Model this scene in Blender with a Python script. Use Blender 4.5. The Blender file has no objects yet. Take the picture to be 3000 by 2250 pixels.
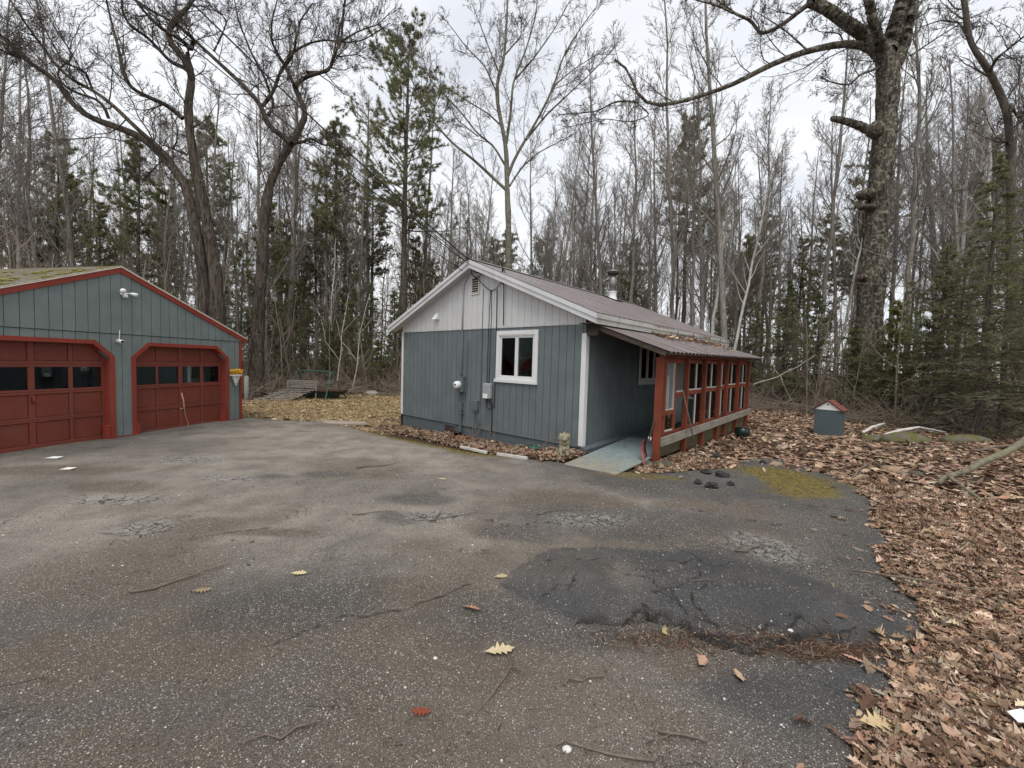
import bpy, bmesh, math, random
import numpy as np
from mathutils import Vector, Matrix

random.seed(7)
rs = np.random.RandomState(11)
scene = bpy.context.scene
COL = scene.collection
PI = math.pi

# ------------------------------------------------------------------ camera
F_PX, PITCH, ROLL, EYE = 1214.104, 0.0522985, -0.0298264, 1.9
_f = np.array([0, math.cos(PITCH), -math.sin(PITCH)])
_r0 = np.array([1.0, 0, 0]); _u0 = np.cross(_r0, _f)
_r = math.cos(ROLL)*_r0 - math.sin(ROLL)*_u0
_u = math.sin(ROLL)*_r0 + math.cos(ROLL)*_u0
cam = bpy.data.cameras.new('camera'); camo = bpy.data.objects.new('camera', cam); COL.objects.link(camo)
camo.matrix_world = Matrix(((_r[0], _u[0], -_f[0], 0), (_r[1], _u[1], -_f[1], 0), (_r[2], _u[2], -_f[2], EYE), (0, 0, 0, 1)))
cam.sensor_width = 36; cam.lens = F_PX/3000*36; cam.clip_start = 0.05; cam.clip_end = 900
scene.camera = camo

# ------------------------------------------------------------------ sky, sun, exposure (overcast afternoon)
SUN_EL, SUN_AZ = math.radians(62), math.radians(186)      # azimuth clockwise from +Y
world = bpy.data.worlds.new('World'); scene.world = world; world.use_nodes = True
wn, wl = world.node_tree.nodes, world.node_tree.links
wn.clear()
wo = wn.new('ShaderNodeOutputWorld'); bg = wn.new('ShaderNodeBackground'); sky = wn.new('ShaderNodeTexSky')
sky.sky_type = 'NISHITA'; sky.sun_disc = False; sky.sun_elevation = SUN_EL; sky.sun_rotation = SUN_AZ
sky.air_density = 1.0; sky.dust_density = 1.0; sky.ozone_density = 1.5
tc = wn.new('ShaderNodeTexCoord'); mp = wn.new('ShaderNodeMapping'); mp.inputs['Scale'].default_value = (1.2, 1.2, 2.6)
nz = wn.new('ShaderNodeTexNoise'); nz.inputs['Scale'].default_value = 2.3; nz.inputs['Detail'].default_value = 5; nz.inputs['Roughness'].default_value = 0.55
cr = wn.new('ShaderNodeValToRGB'); cr.color_ramp.elements[0].position = 0.34; cr.color_ramp.elements[0].color = (0.84, 0.84, 0.84, 1)
cr.color_ramp.elements[1].position = 0.52; cr.color_ramp.elements[1].color = (1, 1, 1, 1)
nz2 = wn.new('ShaderNodeTexNoise'); nz2.inputs['Scale'].default_value = 1.6; nz2.inputs['Detail'].default_value = 3
cc = wn.new('ShaderNodeValToRGB'); cc.color_ramp.elements[0].position = 0.3; cc.color_ramp.elements[0].color = (5.5, 5.75, 6.2, 1)
cc.color_ramp.elements[1].position = 0.7; cc.color_ramp.elements[1].color = (7.5, 7.65, 7.85, 1)
mx = wn.new('ShaderNodeMixRGB')
wl.new(tc.outputs['Generated'], mp.inputs[0]); wl.new(mp.outputs[0], nz.inputs['Vector']); wl.new(mp.outputs[0], nz2.inputs['Vector'])
wl.new(nz.outputs[0], cr.inputs[0]); wl.new(nz2.outputs[0], cc.inputs[0])
wl.new(cr.outputs[0], mx.inputs[0]); wl.new(sky.outputs[0], mx.inputs[1]); wl.new(cc.outputs[0], mx.inputs[2])
wl.new(mx.outputs[0], bg.inputs[0]); wl.new(bg.outputs[0], wo.inputs[0])
bg.inputs[1].default_value = 0.10
sl = bpy.data.lights.new('sun', 'SUN'); sl.energy = 1.5; sl.angle = math.radians(35); sl.color = (1.0, 0.97, 0.93)
so = bpy.data.objects.new('sun', sl); COL.objects.link(so)
sd = Vector((math.sin(SUN_AZ)*math.cos(SUN_EL), math.cos(SUN_AZ)*math.cos(SUN_EL), math.sin(SUN_EL)))
so.rotation_euler = sd.to_track_quat('Z', 'Y').to_euler(); so.location = sd*60
vs = scene.view_settings; vs.view_transform = 'Standard'; vs.look = 'None'; vs.exposure = 0.56; vs.gamma = 1.0; vs.use_curve_mapping = False
scene.cycles.use_denoising = True
scene.cycles.max_bounces = 6; scene.cycles.transparent_max_bounces = 12

# ------------------------------------------------------------------ helpers
def ray(x, y): return _f + _r*(x-1500)/F_PX + _u*(1125-y)/F_PX
def at(x, y, Y):
    d = ray(x, y); return np.array([0, 0, EYE]) + d*(Y/d[1])
def tag(o, label=None, cat=None, group=None, kind=None):
    if label: o['label'] = label
    if cat: o['category'] = cat
    if group: o['group'] = group
    if kind: o['kind'] = kind
    return o
def empty(name, loc=(0, 0, 0), rz=0.0):
    o = bpy.data.objects.new(name, None); COL.objects.link(o); o.location = loc; o.rotation_euler = (0, 0, rz); o.empty_display_size = .2
    return o
def link_mesh(name, me, mats=None, parent=None):
    o = bpy.data.objects.new(name, me); COL.objects.link(o)
    if mats is not None:
        for m in (mats if isinstance(mats, (list, tuple)) else [mats]): me.materials.append(m)
    if parent: o.parent = parent
    return o
def np_mesh(name, V, Fc, smooth=True, col=None, midx=None):
    """V (n,3); Fc list of int arrays each (m,k)"""
    V = np.asarray(V, np.float32)
    if not isinstance(Fc, list): Fc = [Fc]
    me = bpy.data.meshes.new(name)
    loops = np.concatenate([f.ravel() for f in Fc]).astype(np.int32)
    tot = np.concatenate([np.full(len(f), f.shape[1], np.int32) for f in Fc])
    st = np.concatenate([[0], np.cumsum(tot)[:-1]]).astype(np.int32)
    me.vertices.add(len(V)); me.vertices.foreach_set('co', V.ravel())
    me.loops.add(len(loops)); me.loops.foreach_set('vertex_index', loops)
    me.polygons.add(len(tot)); me.polygons.foreach_set('loop_start', st); me.polygons.foreach_set('loop_total', tot)
    if midx is not None: me.polygons.foreach_set('material_index', np.asarray(midx, np.int32))
    me.update(calc_edges=True)
    me.polygons.foreach_set('use_smooth', np.full(len(tot), smooth, bool))
    if col is not None:
        for nm, c in (col.items() if isinstance(col, dict) else [('col', col)]):
            c = np.asarray(c, np.float32)
            if c.ndim == 1: c = np.repeat(c[:, None], 3, 1)
            a = me.color_attributes.new(nm, 'FLOAT_COLOR', 'POINT')
            a.data.foreach_set('color', np.concatenate([c, np.ones((len(c), 1), np.float32)], 1).ravel())
    me.validate()
    return me

class MB:
    def __init__(s): s.v = []; s.f = []
    def add(s, vs, fs):
        n = len(s.v); s.v += [tuple(map(float, v)) for v in vs]; s.f += [tuple(i+n for i in f) for f in fs]; return s
    def box(s, x0, x1, y0, y1, z0, z1):
        if x0 > x1: x0, x1 = x1, x0
        if y0 > y1: y0, y1 = y1, y0
        if z0 > z1: z0, z1 = z1, z0
        return s.add([(x0,y0,z0),(x1,y0,z0),(x1,y1,z0),(x0,y1,z0),(x0,y0,z1),(x1,y0,z1),(x1,y1,z1),(x0,y1,z1)],
              [(0,3,2,1),(4,5,6,7),(0,1,5,4),(1,2,6,5),(2,3,7,6),(3,0,4,7)])
    def prism(s, poly, d, axis='y', a=0.0):
        """poly 2D CCW seen with the extrusion axis; extruded from a to a+d"""
        n = len(poly)
        def P(p, t): return (p[0], t, p[1]) if axis == 'y' else ((t, p[0], p[1]) if axis == 'x' else (p[0], p[1], t))
        vs = [P(p, a) for p in poly]+[P(p, a+d) for p in poly]
        fs = [tuple(range(n)), tuple(range(2*n-1, n-1, -1))]+[(i, i+n, (i+1) % n+n, (i+1) % n) for i in range(n)]
        return s.add(vs, fs)
    def beam(s, p, q, w, h, up=(0, 0, 1)):
        p, q = Vector(p), Vector(q); d = (q-p).normalized(); u = Vector(up)
        r = d.cross(u)
        if r.length < 1e-4: r = d.cross(Vector((1, 0, 0)))
        r.normalize(); u = r.cross(d); vs = []
        for e in (p, q):
            for a, b in ((-1, -1), (1, -1), (1, 1), (-1, 1)): vs.append(e+r*(a*w/2)+u*(b*h/2))
        return s.add(vs, [(0,1,2,3),(7,6,5,4),(0,4,5,1),(1,5,6,2),(2,6,7,3),(3,7,4,0)])
    def tube(s, pts, r, n=8, cap=True):
        pts = [Vector(p) for p in pts]; K = len(pts); rr = r if isinstance(r, (list, tuple)) else [r]*K
        vs = []; ref = None
        for i, p in enumerate(pts):
            t = (pts[min(i+1, K-1)]-pts[max(i-1, 0)]).normalized()
            if ref is None: ref = t.orthogonal().normalized()
            ref = (ref-t*ref.dot(t)); ref = ref.normalized() if ref.length > 1e-6 else t.orthogonal().normalized()
            b = t.cross(ref)
            for k in range(n):
                a = 2*PI*k/n; vs.append(p+(ref*math.cos(a)+b*math.sin(a))*rr[i])
        fs = [(i*n+k, i*n+(k+1) % n, (i+1)*n+(k+1) % n, (i+1)*n+k) for i in range(K-1) for k in range(n)]
        if cap: fs += [tuple(range(n-1, -1, -1)), tuple((K-1)*n+k for k in range(n))]
        return s.add(vs, fs)
    def lathe(s, prof, n=24, c=(0, 0, 0), close=True):
        vs = [(c[0]+r*math.cos(2*PI*k/n), c[1]+r*math.sin(2*PI*k/n), c[2]+z) for r, z in prof for k in range(n)]
        fs = [(i*n+k, i*n+(k+1) % n, (i+1)*n+(k+1) % n, (i+1)*n+k) for i in range(len(prof)-1) for k in range(n)]
        if close: fs += [tuple(range(n-1, -1, -1)), tuple((len(prof)-1)*n+k for k in range(n))]
        return s.add(vs, fs)
    def ball(s, c, r, n=10, m=7, sq=(1, 1, 1), jit=0, rng=None):
        prof = []
        vs = []; rng = rng or random
        for i in range(m+1):
            th = PI*i/m
            for k in range(n):
                ph = 2*PI*k/n; j = 1+rng.uniform(-jit, jit) if 0 < i < m else 1
                vs.append((c[0]+r*sq[0]*math.sin(th)*math.cos(ph)*j, c[1]+r*sq[1]*math.sin(th)*math.sin(ph)*j, c[2]-r*sq[2]*math.cos(th)*j))
        fs = [(i*n+k, i*n+(k+1) % n, (i+1)*n+(k+1) % n, (i+1)*n+k) for i in range(m) for k in range(n)]
        return s.add(vs, fs)
    def mesh(s, name, smooth=False):
        me = bpy.data.meshes.new(name); me.from_pydata(s.v, [], s.f); me.validate()
        if smooth: me.polygons.foreach_set('use_smooth', [True]*len(me.polygons))
        return me
    def build(s, name, mat, parent=None, bevel=0, smooth=False, loc=None):
        o = link_mesh(name, s.mesh(name, smooth), mat, parent)
        if loc is not None: o.location = loc
        if bevel:
            b = o.modifiers.new('bevel', 'BEVEL'); b.width = bevel; b.segments = 2; b.limit_method = 'ANGLE'; b.angle_limit = math.radians(40)
        return o
def copy_tree(o, parent=None):
    c = o.copy(); COL.objects.link(c); c.parent = parent
    for ch in list(o.children): copy_tree(ch, c)
    return c

# vectorised value noise
def _hash(ix, iy, seed):
    n = (ix*374761393+iy*668265263+seed*1442695041) & 0x7fffffff
    n = ((n ^ (n >> 13))*1274126177) & 0x7fffffff
    return ((n ^ (n >> 16)) & 0xffff)/65535.0
def vnoise(x, y, seed=0):
    x = np.asarray(x, float); y = np.asarray(y, float)
    ix = np.floor(x).astype(np.int64); iy = np.floor(y).astype(np.int64); fx = x-ix; fy = y-iy
    fx = fx*fx*(3-2*fx); fy = fy*fy*(3-2*fy)
    a = _hash(ix, iy, seed); b = _hash(ix+1, iy, seed); c = _hash(ix, iy+1, seed); d = _hash(ix+1, iy+1, seed)
    return (a*(1-fx)+b*fx)*(1-fy)+(c*(1-fx)+d*fx)*fy
def fbm(x, y, seed=0, o=4):
    s = 0; a = 1; t = 0
    for i in range(o):
        s = s+a*vnoise(np.asarray(x)*2**i+i*17.3, np.asarray(y)*2**i+i*9.1, seed+i); t += a; a *= .5
    return s/t
def sstep(a, b, x):
    t = np.clip((x-a)/(b-a), 0, 1); return t*t*(3-2*t)
def poly_sd(poly, X, Y):
    """signed distance, negative inside"""
    X = np.asarray(X, float); Y = np.asarray(Y, float)
    d = np.full(X.shape, 1e9); ins = np.zeros(X.shape, bool); n = len(poly)
    for i in range(n):
        ax, ay = poly[i]; bx, by = poly[(i+1) % n]
        ex, ey = bx-ax, by-ay; wx, wy = X-ax, Y-ay
        t = np.clip((wx*ex+wy*ey)/(ex*ex+ey*ey), 0, 1)
        d = np.minimum(d, (wx-ex*t)**2+(wy-ey*t)**2)
        c = ((ay <= Y) & (by > Y)) | ((by <= Y) & (ay > Y))
        with np.errstate(divide='ignore', invalid='ignore'):
            xi = ax+(Y-ay)/(by-ay if by != ay else 1e-9)*ex
        ins ^= c & (X < xi)
    d = np.sqrt(d); return np.where(ins, -d, d)

# ------------------------------------------------------------------ materials
class NT:
    def __init__(s, name, rough=.8, spec=.3):
        s.m = bpy.data.materials.new(name); s.m.use_nodes = True; s.n = s.m.node_tree.nodes; s.l = s.m.node_tree.links
        s.b = s.n['Principled BSDF']; s.b.inputs['Roughness'].default_value = rough; s.b.inputs['Specular IOR Level'].default_value = spec
        s.out = s.n['Material Output']
    def new(s, t, **k):
        n = s.n.new(t)
        for a, v in k.items():
            if hasattr(n, a): setattr(n, a, v)
            else: n.inputs[a.replace('_', ' ')].default_value = v
        return n
    def link(s, a, b): s.l.new(a, b)
    def coord(s, kind='Object', scale=(1, 1, 1), loc=(0, 0, 0)):
        t = s.n.new('ShaderNodeTexCoord'); m = s.n.new('ShaderNodeMapping'); m.inputs['Scale'].default_value = scale; m.inputs['Location'].default_value = loc
        if kind == 'World':
            g = s.n.new('ShaderNodeNewGeometry'); s.link(g.outputs['Position'], m.inputs[0])
        else: s.link(t.outputs[kind], m.inputs[0])
        return m.outputs[0]
    def noise(s, co, scale, detail=4, rough=.6, dist=0):
        n = s.new('ShaderNodeTexNoise'); n.inputs['Scale'].default_value = scale; n.inputs['Detail'].default_value = detail
        n.inputs['Roughness'].default_value = rough; n.inputs['Distortion'].default_value = dist
        s.link(co, n.inputs['Vector']); return n.outputs[0]
    def vor(s, co, scale, feature='F1', out='Distance', rnd=1):
        n = s.new('ShaderNodeTexVoronoi'); n.feature = feature; n.inputs['Scale'].default_value = scale; n.inputs['Randomness'].default_value = rnd
        s.link(co, n.inputs['Vector']); return n.outputs[out]
    def ramp(s, fac, stops):
        r = s.new('ShaderNodeValToRGB'); e = r.color_ramp.elements
        while len(e) < len(stops): e.new(.5)
        for i, (p, c) in enumerate(stops):
            e[i].position = p; e[i].color = (c, c, c, 1) if isinstance(c, (int, float)) else (*c, 1)
        s.link(fac, r.inputs[0]); return r.outputs[0]
    def mix(s, fac, a, b, mode='MIX'):
        m = s.new('ShaderNodeMixRGB'); m.blend_type = mode
        for i, v in ((0, fac), (1, a), (2, b)):
            if hasattr(v, 'is_linked') or hasattr(v, 'links'): s.link(v, m.inputs[i])
            elif isinstance(v, (int, float)): m.inputs[i].default_value = v if i == 0 else (v, v, v, 1)
            else: m.inputs[i].default_value = (*v, 1)
        return m.outputs[0]
    def math(s, op, a, b=0.0):
        m = s.new('ShaderNodeMath'); m.operation = op
        for i, v in ((0, a), (1, b)):
            if isinstance(v, (int, float)): m.inputs[i].default_value = v
            else: s.link(v, m.inputs[i])
        return m.outputs[0]
    def attr(s, name, out='Fac'):
        a = s.new('ShaderNodeAttribute'); a.attribute_name = name; return a.outputs[out]
    def rnd(s):
        return s.new('ShaderNodeObjectInfo').outputs['Random']
    def bump(s, h, strength=.3, dist=.01, prev=None):
        b = s.new('ShaderNodeBump'); b.inputs['Strength'].default_value = strength; b.inputs['Distance'].default_value = dist
        s.link(h, b.inputs['Height'])
        if prev is not None: s.link(prev, b.inputs['Normal'])
        s.link(b.outputs[0], s.b.inputs['Normal']); return b.outputs[0]
    def color(s, c):
        if isinstance(c, tuple): s.b.inputs['Base Color'].default_value = (*c, 1)
        else: s.link(c, s.b.inputs['Base Color'])
def lerp3(c, k): return tuple(min(1, x*k) for x in c)

def mat_paint(name, c, rough=.6, var=.18, grain=(1, 1, .06), gs=60, wear=None, wearc=(.35, .33, .3), wearlo=.66, bumpk=.25, dirt=.25, spec=.3):
    t = NT(name, rough, spec); co = t.coord('Object')
    n1 = t.noise(co, 1.7, 5); g = t.noise(t.coord('Object', grain), gs, 4, .7)
    a = t.mix(t.ramp(n1, [(.3, 0.0), (.7, 1.0)]), lerp3(c, 1-var), lerp3(c, 1+var))
    a = t.mix(t.ramp(g, [(.35, .18), (.65, 0.0)]), a, lerp3(c, .5))
    a = t.mix(t.math('MULTIPLY', t.rnd(), .16), a, lerp3(c, .7))
    if dirt:
        d = t.noise(t.coord('World', (1, 1, .35)), 3.1, 6, .7)
        a = t.mix(t.ramp(d, [(.5, 0.0), (.8, dirt)]), a, (.13, .115, .09))
    if wear:
        w = t.noise(t.coord('Object', grain), wear, 6, .75)
        a = t.mix(t.ramp(w, [(wearlo, 0.0), (wearlo+.04, .85)]), a, wearc)
    t.color(a); t.bump(g, bumpk, .004)
    return t.m
def mat_wood(name, c, c2, rough=.85, axis=(1, 1, .05), sc=30, green=0):
    t = NT(name, rough, .2); co = t.coord('Object', axis)
    g = t.noise(co, sc, 6, .7, .6)
    a = t.mix(t.ramp(g, [(.3, 0.0), (.68, 1.0)]), c, c2)
    d = t.noise(t.coord('World'), 2.6, 5, .7)
    a = t.mix(t.ramp(d, [(.45, 0.0), (.75, .5)]), a, lerp3(c, .5))
    if green: a = t.mix(t.ramp(t.noise(t.coord('World'), 4, 4), [(.4, 0.0), (.7, green)]), a, (.05, .06, .02))
    t.color(a); t.bump(g, .5, .006); return t.m
def mat_flat(name, c, rough=.5, metal=0, var=.15, sc=8, bumpk=.0, spec=.4):
    t = NT(name, rough, spec); t.b.inputs['Metallic'].default_value = metal
    n = t.noise(t.coord('Object'), sc, 5, .65)
    t.color(t.mix(t.ramp(n, [(.3, 0.0), (.7, 1.0)]), lerp3(c, 1-var), lerp3(c, 1+var)))
    if bumpk: t.bump(n, bumpk, .01)
    return t.m
M = {}
M['blue'] = mat_paint('slate_blue_siding_paint', (.138, .162, .165), .62, .16)
M['gblue'] = mat_paint('garage_siding_paint', (.180, .215, .205), .68, .15, gs=45, bumpk=.4)
M['white_siding'] = mat_paint('white_siding_paint', (.58, .575, .565), .6, .05, dirt=.10)
M['white'] = mat_paint('white_trim_paint', (.72, .72, .71), .5, .06, wear=9, wearc=(.34, .29, .24), wearlo=.70, dirt=.15)
M['fascia'] = mat_paint('weathered_fascia_paint', (.50, .48, .44), .7, .1, grain=(.3, .05, 1), gs=20, wear=5, wearc=(.16, .13, .10), wearlo=.56, dirt=.5)
M['fascia_clean'] = mat_paint('gable_fascia_paint', (.62, .61, .61), .55, .08, dirt=.2)
M['red'] = mat_paint('barn_red_trim_paint', (.27, .044, .028), .55, .15, wear=7, wearc=(.3, .12, .1), wearlo=.68)
M['porch_red'] = mat_paint('porch_post_red_stain', (.20, .045, .022), .7, .25, wear=8, wearc=(.10, .035, .02), wearlo=.62)
M['door_red'] = mat_paint('garage_door_red_paint', (.185, .046, .029), .55, .12, gs=80)
M['door_frame_red'] = mat_paint('garage_door_frame_paint', (.205, .052, .036), .5, .12, gs=80)
M['foundation'] = mat_paint('painted_concrete', (.10, .12, .13), .8, .15, grain=(1, 1, 1), gs=35, bumpk=.5)
M['rail_wood'] = mat_wood('grey_weathered_lumber', (.17, .145, .115), (.36, .33, .28), axis=(1, .04, 1))
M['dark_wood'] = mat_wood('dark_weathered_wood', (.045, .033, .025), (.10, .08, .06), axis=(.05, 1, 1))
M['skirt'] = mat_wood('mossy_skirt_plywood', (.07, .06, .03), (.15, .125, .07), green=.6)
M['edging'] = mat_wood('white_peeling_board', (.5, .48, .43), (.7, .68, .62), axis=(.05, 1, 1))
M['old_grey_wood'] = mat_wood('silvered_slat_wood', (.17, .155, .14), (.36, .335, .30), axis=(.05, 1, 1))
M['black'] = mat_flat('black_plastic', (.015, .015, .016), .5)
M['cable'] = mat_flat('black_cable_rubber', (.012, .012, .013), .6)
M['grey_cable'] = mat_flat('painted_grey_conduit', (.09, .115, .125), .6)
M['pale_cable'] = mat_flat('pale_painted_conduit', (.42, .43, .44), .6)
M['grey_box'] = mat_flat('painted_metal_box', (.105, .13, .138), .5)
M['lt_box'] = mat_flat('light_grey_plastic_box', (.30, .31, .32), .5, var=.1)
M['wh_plastic'] = mat_flat('white_plastic', (.75, .75, .74), .4, var=.04)
M['steel'] = mat_flat('stainless_flue', (.26, .25, .235), .42, .8, bumpk=.05)
M['galv'] = mat_flat('drip_edge_metal', (.72, .66, .55), .5, 0)
M['green_metal'] = mat_flat('faded_green_metal', (.035, .085, .065), .6, .1, .3)
M['dark_green'] = mat_flat('dark_green_enamel', (.014, .028, .022), .25, .2, .3)
M['rust'] = mat_flat('rusty_brown_metal', (.10, .045, .025), .8, .3, .4)
M['pink'] = mat_flat('faded_red_plastic', (.26, .085, .08), .55, 0, .15)
M['yellow'] = mat_flat('yellow_petals', (.75, .42, .03), .7, 0, .4, 30)
M['stonewhite'] = mat_flat('white_carved_plaster', (.62, .6, .56), .8, 0, .25, 14, .5)
M['terracotta'] = mat_flat('terracotta', (.22, .07, .035), .85, 0, .25)
M['curtain'] = mat_flat('white_curtain_cloth', (.55, .54, .5), .9, 0, .12, 4)
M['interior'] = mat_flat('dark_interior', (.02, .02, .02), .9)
M['paper'] = mat_flat('white_paper_scrap', (.8, .8, .8), .8, 0, .05)
M['green_bag'] = mat_flat('green_plastic_bag', (.02, .08, .05), .4, 0, .4, 20)
M['shingle_red'] = mat_flat('red_shingle', (.19, .055, .045), .9, 0, .3, 25, .4)
M['rope'] = mat_flat('dusty_rope', (.42, .25, .18), .9)
M['twig'] = mat_wood('twig_bark', (.10, .075, .055), (.22, .18, .15), axis=(1, 1, 1), sc=40)
M['concrete'] = mat_flat('old_concrete', (.32, .27, .22), .9, 0, .2, 10, .4)

def mat_glass():
    t = NT('window_glass'); t.n.remove(t.b)
    g = t.new('ShaderNodeBsdfGlossy'); g.inputs['Roughness'].default_value = .02; g.inputs['Color'].default_value = (.9, .93, .95, 1)
    tr = t.new('ShaderNodeBsdfTransparent'); tr.inputs['Color'].default_value = (.72, .76, .75, 1)
    fr = t.new('ShaderNodeFresnel'); fr.inputs['IOR'].default_value = 1.5
    m = t.new('ShaderNodeMixShader'); t.link(fr.outputs[0], m.inputs[0]); t.link(tr.outputs[0], m.inputs[1]); t.link(g.outputs[0], m.inputs[2])
    t.link(m.outputs[0], t.out.inputs[0]); return t.m
M['glass'] = mat_glass()
def mat_metalroof():
    t = NT('brown_metal_roofing', .42, .5); t.b.inputs['Metallic'].default_value = .25
    n = t.noise(t.coord('World', (1, 1, 1)), 1.3, 6, .7); n2 = t.noise(t.coord('World'), 40, 3)
    a = t.mix(t.ramp(n, [(.3, 0.0), (.7, 1.0)]), (.17, .138, .132), (.25, .212, .204))
    a = t.mix(t.ramp(n2, [(.66, 0.0), (.8, .3)]), a, (.11, .09, .08))
    t.color(a); return t.m
M['roof'] = mat_metalroof()
def mat_shingles():
    t = NT('mossy_asphalt_shingles', .95, .1); w = t.coord('World')
    n = t.noise(w, 90, 3); m = t.noise(w, 3.0, 6, .65); l = t.noise(w, 22, 4)
    a = t.mix(n, (.11, .10, .09), (.30, .27, .23))
    a = t.mix(t.ramp(t.rnd(), [(0, 0.0), (1, .25)]), a, (.12, .10, .08))
    a = t.mix(t.ramp(m, [(.46, 0.0), (.58, .85)]), a, t.mix(l, (.05, .055, .012), (.26, .22, .06)))
    t.color(a); t.bump(n, .6, .006); return t.m
M['shingles'] = mat_shingles()
def mat_bark(name, c1, c2, lichen, lc=(.33, .34, .25), sc=16, bumpd=.03, stretch=.16, lsc=5.0, llo=.56, mossc=None):
    t = NT(name, .95, .1); co = t.coord('Object', (1, 1, stretch)); w = t.coord('Object')
    wv = t.noise(co, sc, 5, .65, .4); f = t.noise(w, 60, 4)
    a = t.mix(t.ramp(wv, [(.38, 0.0), (.58, 1.0)]), c1, c2)
    a = t.mix(t.ramp(f, [(.35, .35), (.6, 0.0)]), a, lerp3(c1, .6))
    a = t.mix(t.math('MULTIPLY', t.rnd(), .45), a, lerp3(c1, 1.15))
    if lichen:
        l1 = t.noise(w, lsc, 7, .75, .3); k = t.ramp(l1, [(llo, 0.0), (llo+.035, lichen)])
        a = t.mix(k, a, t.mix(f, lerp3(lc, .6), lc))
    if mossc: a = t.mix(t.ramp(t.noise(w, 2.2, 5), [(.5, 0.0), (.65, .6)]), a, mossc)
    t.color(a); t.bump(wv, .9, bumpd); return t.m
M['bark'] = mat_bark('grey_forest_bark', (.145, .127, .105), (.33, .30, .26), .5, sc=22, bumpd=.012)
M['bark_oak'] = mat_bark('furrowed_oak_bark', (.028, .021, .016), (.165, .132, .105), .85, (.31, .32, .24), 12, .07, .10, 6.5, .525)
M['bark_oak2'] = mat_bark('dark_oak_bark', (.032, .025, .020), (.14, .115, .092), .8, (.30, .31, .21), 15, .05, .10, 6.5, .60)
M['bark_mid'] = mat_bark('pale_lichened_bark', (.10, .088, .07), (.25, .225, .19), .6, (.32, .33, .22), 20, .015, .3, 6, .5)
M['bark_pine'] = mat_bark('pine_bark', (.065, .052, .042), (.165, .138, .115), .35, (.2, .21, .15), 18, .02)
M['twigs'] = mat_flat('twig_grey_brown', (.22, .195, .168), .9, 0, .25, 3)
M['brush'] = mat_flat('dry_brush_tan', (.24, .195, .15), .9, 0, .35, 2)
def mat_birch():
    t = NT('birch_bark', .7, .2); co = t.coord('Object', (1, 1, 7)); w = t.coord('Object')
    n = t.noise(co, 5, 4, .7); a = t.mix(t.ramp(n, [(.60, 0.0), (.64, .9)]), (.62, .59, .54), (.05, .045, .04))
    a = t.mix(t.ramp(t.noise(w, 2.5, 4), [(.45, 0.0), (.7, .55)]), a, (.28, .25, .21)); t.color(a); return t.m
M['birch'] = mat_birch()
def mat_leafcol(name, rough=.8, trans=0):
    t = NT(name, rough, .15); c = t.attr('col', 'Color'); n = t.noise(t.coord('Object'), 35, 3)
    a = t.mix(t.ramp(n, [(.35, .3), (.6, 0.0)]), c, t.mix(1.0, c, (.55, .5, .45), 'MULTIPLY')); t.color(a)
    return t.m
M['leaf'] = mat_leafcol('dead_oak_leaf')
def mat_needle(name, c1, c2, c3):
    t = NT(name, .6, .25); n = t.noise(t.coord('Object'), 1.3, 4); r = t.rnd()
    a = t.mix(t.ramp(n, [(.35, 0.0), (.65, 1.0)]), c1, c2); a = t.mix(t.math('MULTIPLY', r, .5), a, c3)
    t.color(a); tl = t.new('ShaderNodeBsdfTranslucent'); t.link(a, tl.inputs['Color']); ms = t.new('ShaderNodeMixShader'); ms.inputs[0].default_value = .35
    t.link(t.b.outputs[0], ms.inputs[1]); t.link(tl.outputs[0], ms.inputs[2]); t.link(ms.outputs[0], t.out.inputs[0]); return t.m
M['pine_needle'] = mat_needle('white_pine_needles', (.165, .175, .095), (.30, .30, .16), (.28, .25, .14))
M['fir_needle'] = mat_needle('hemlock_needles', (.145, .165, .085), (.25, .265, .135), (.26, .25, .13))
M['yellow_needle'] = mat_needle('yellow_green_needles', (.15, .165, .06), (.27, .27, .10), (.18, .18, .08))
# ------------------------------------------------------------------ ground
DRIVE = [(-16, 1.0), (-16, 12.5), (-9.0, 12.35), (-7.6, 12.35), (-6.6, 12.15), (-5.7, 12.5), (-4.7, 12.0), (-4.1, 11.5), (-3.1, 10.45), (-1.45, 9.33), (.1, 8.5), (1.0, 7.9),
         (1.4, 7.5), (2.3, 7.25), (3.0, 7.45), (4.2, 7.9), (4.9, 8.6), (5.6, 8.8), (5.9, 8.2), (5.9, 7.2), (5.75, 6.5), (5.35, 5.9), (4.75, 5.2), (4.25, 4.5), (3.75, 3.9),
         (3.4, 3.4), (3.05, 2.95), (2.5, 2.5), (2.05, 2.2), (1.75, 1.98), (1.6, 1.6), (1.3, .6), (-3, -1.5), (-16, -1.5)]
PATCH = [(-.08, 3.38), (.12, 3.75), (.42, 4.05), (.95, 4.18), (1.45, 4.12), (1.95, 4.2), (2.35, 4.0), (2.75, 3.62), (2.95, 3.25), (2.95, 2.95), (2.6, 2.78), (2.3, 2.78), (1.95, 2.72), (1.62, 2.62), (1.45, 2.72), (1.28, 2.95), (1.0, 3.0), (.7, 2.9), (.3, 3.05)]
LOWPATCH = [(1.1, 2.35), (1.45, 2.5), (1.9, 2.52), (2.3, 2.6), (2.6, 2.75), (2.2, 2.4), (1.85, 2.15), (1.55, 2.02), (1.3, 2.12)]
MOSSP = [(4.45, 8.0), (5.1, 7.9), (5.6, 7.1), (5.55, 6.3), (4.9, 5.95), (4.1, 5.75), (3.95, 6.3), (4.3, 6.9), (4.2, 7.5)]
def wob(x, y, a, s=1.3, seed=5): return (fbm(x*s, y*s, seed, 5)-.5)*2*a
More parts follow.
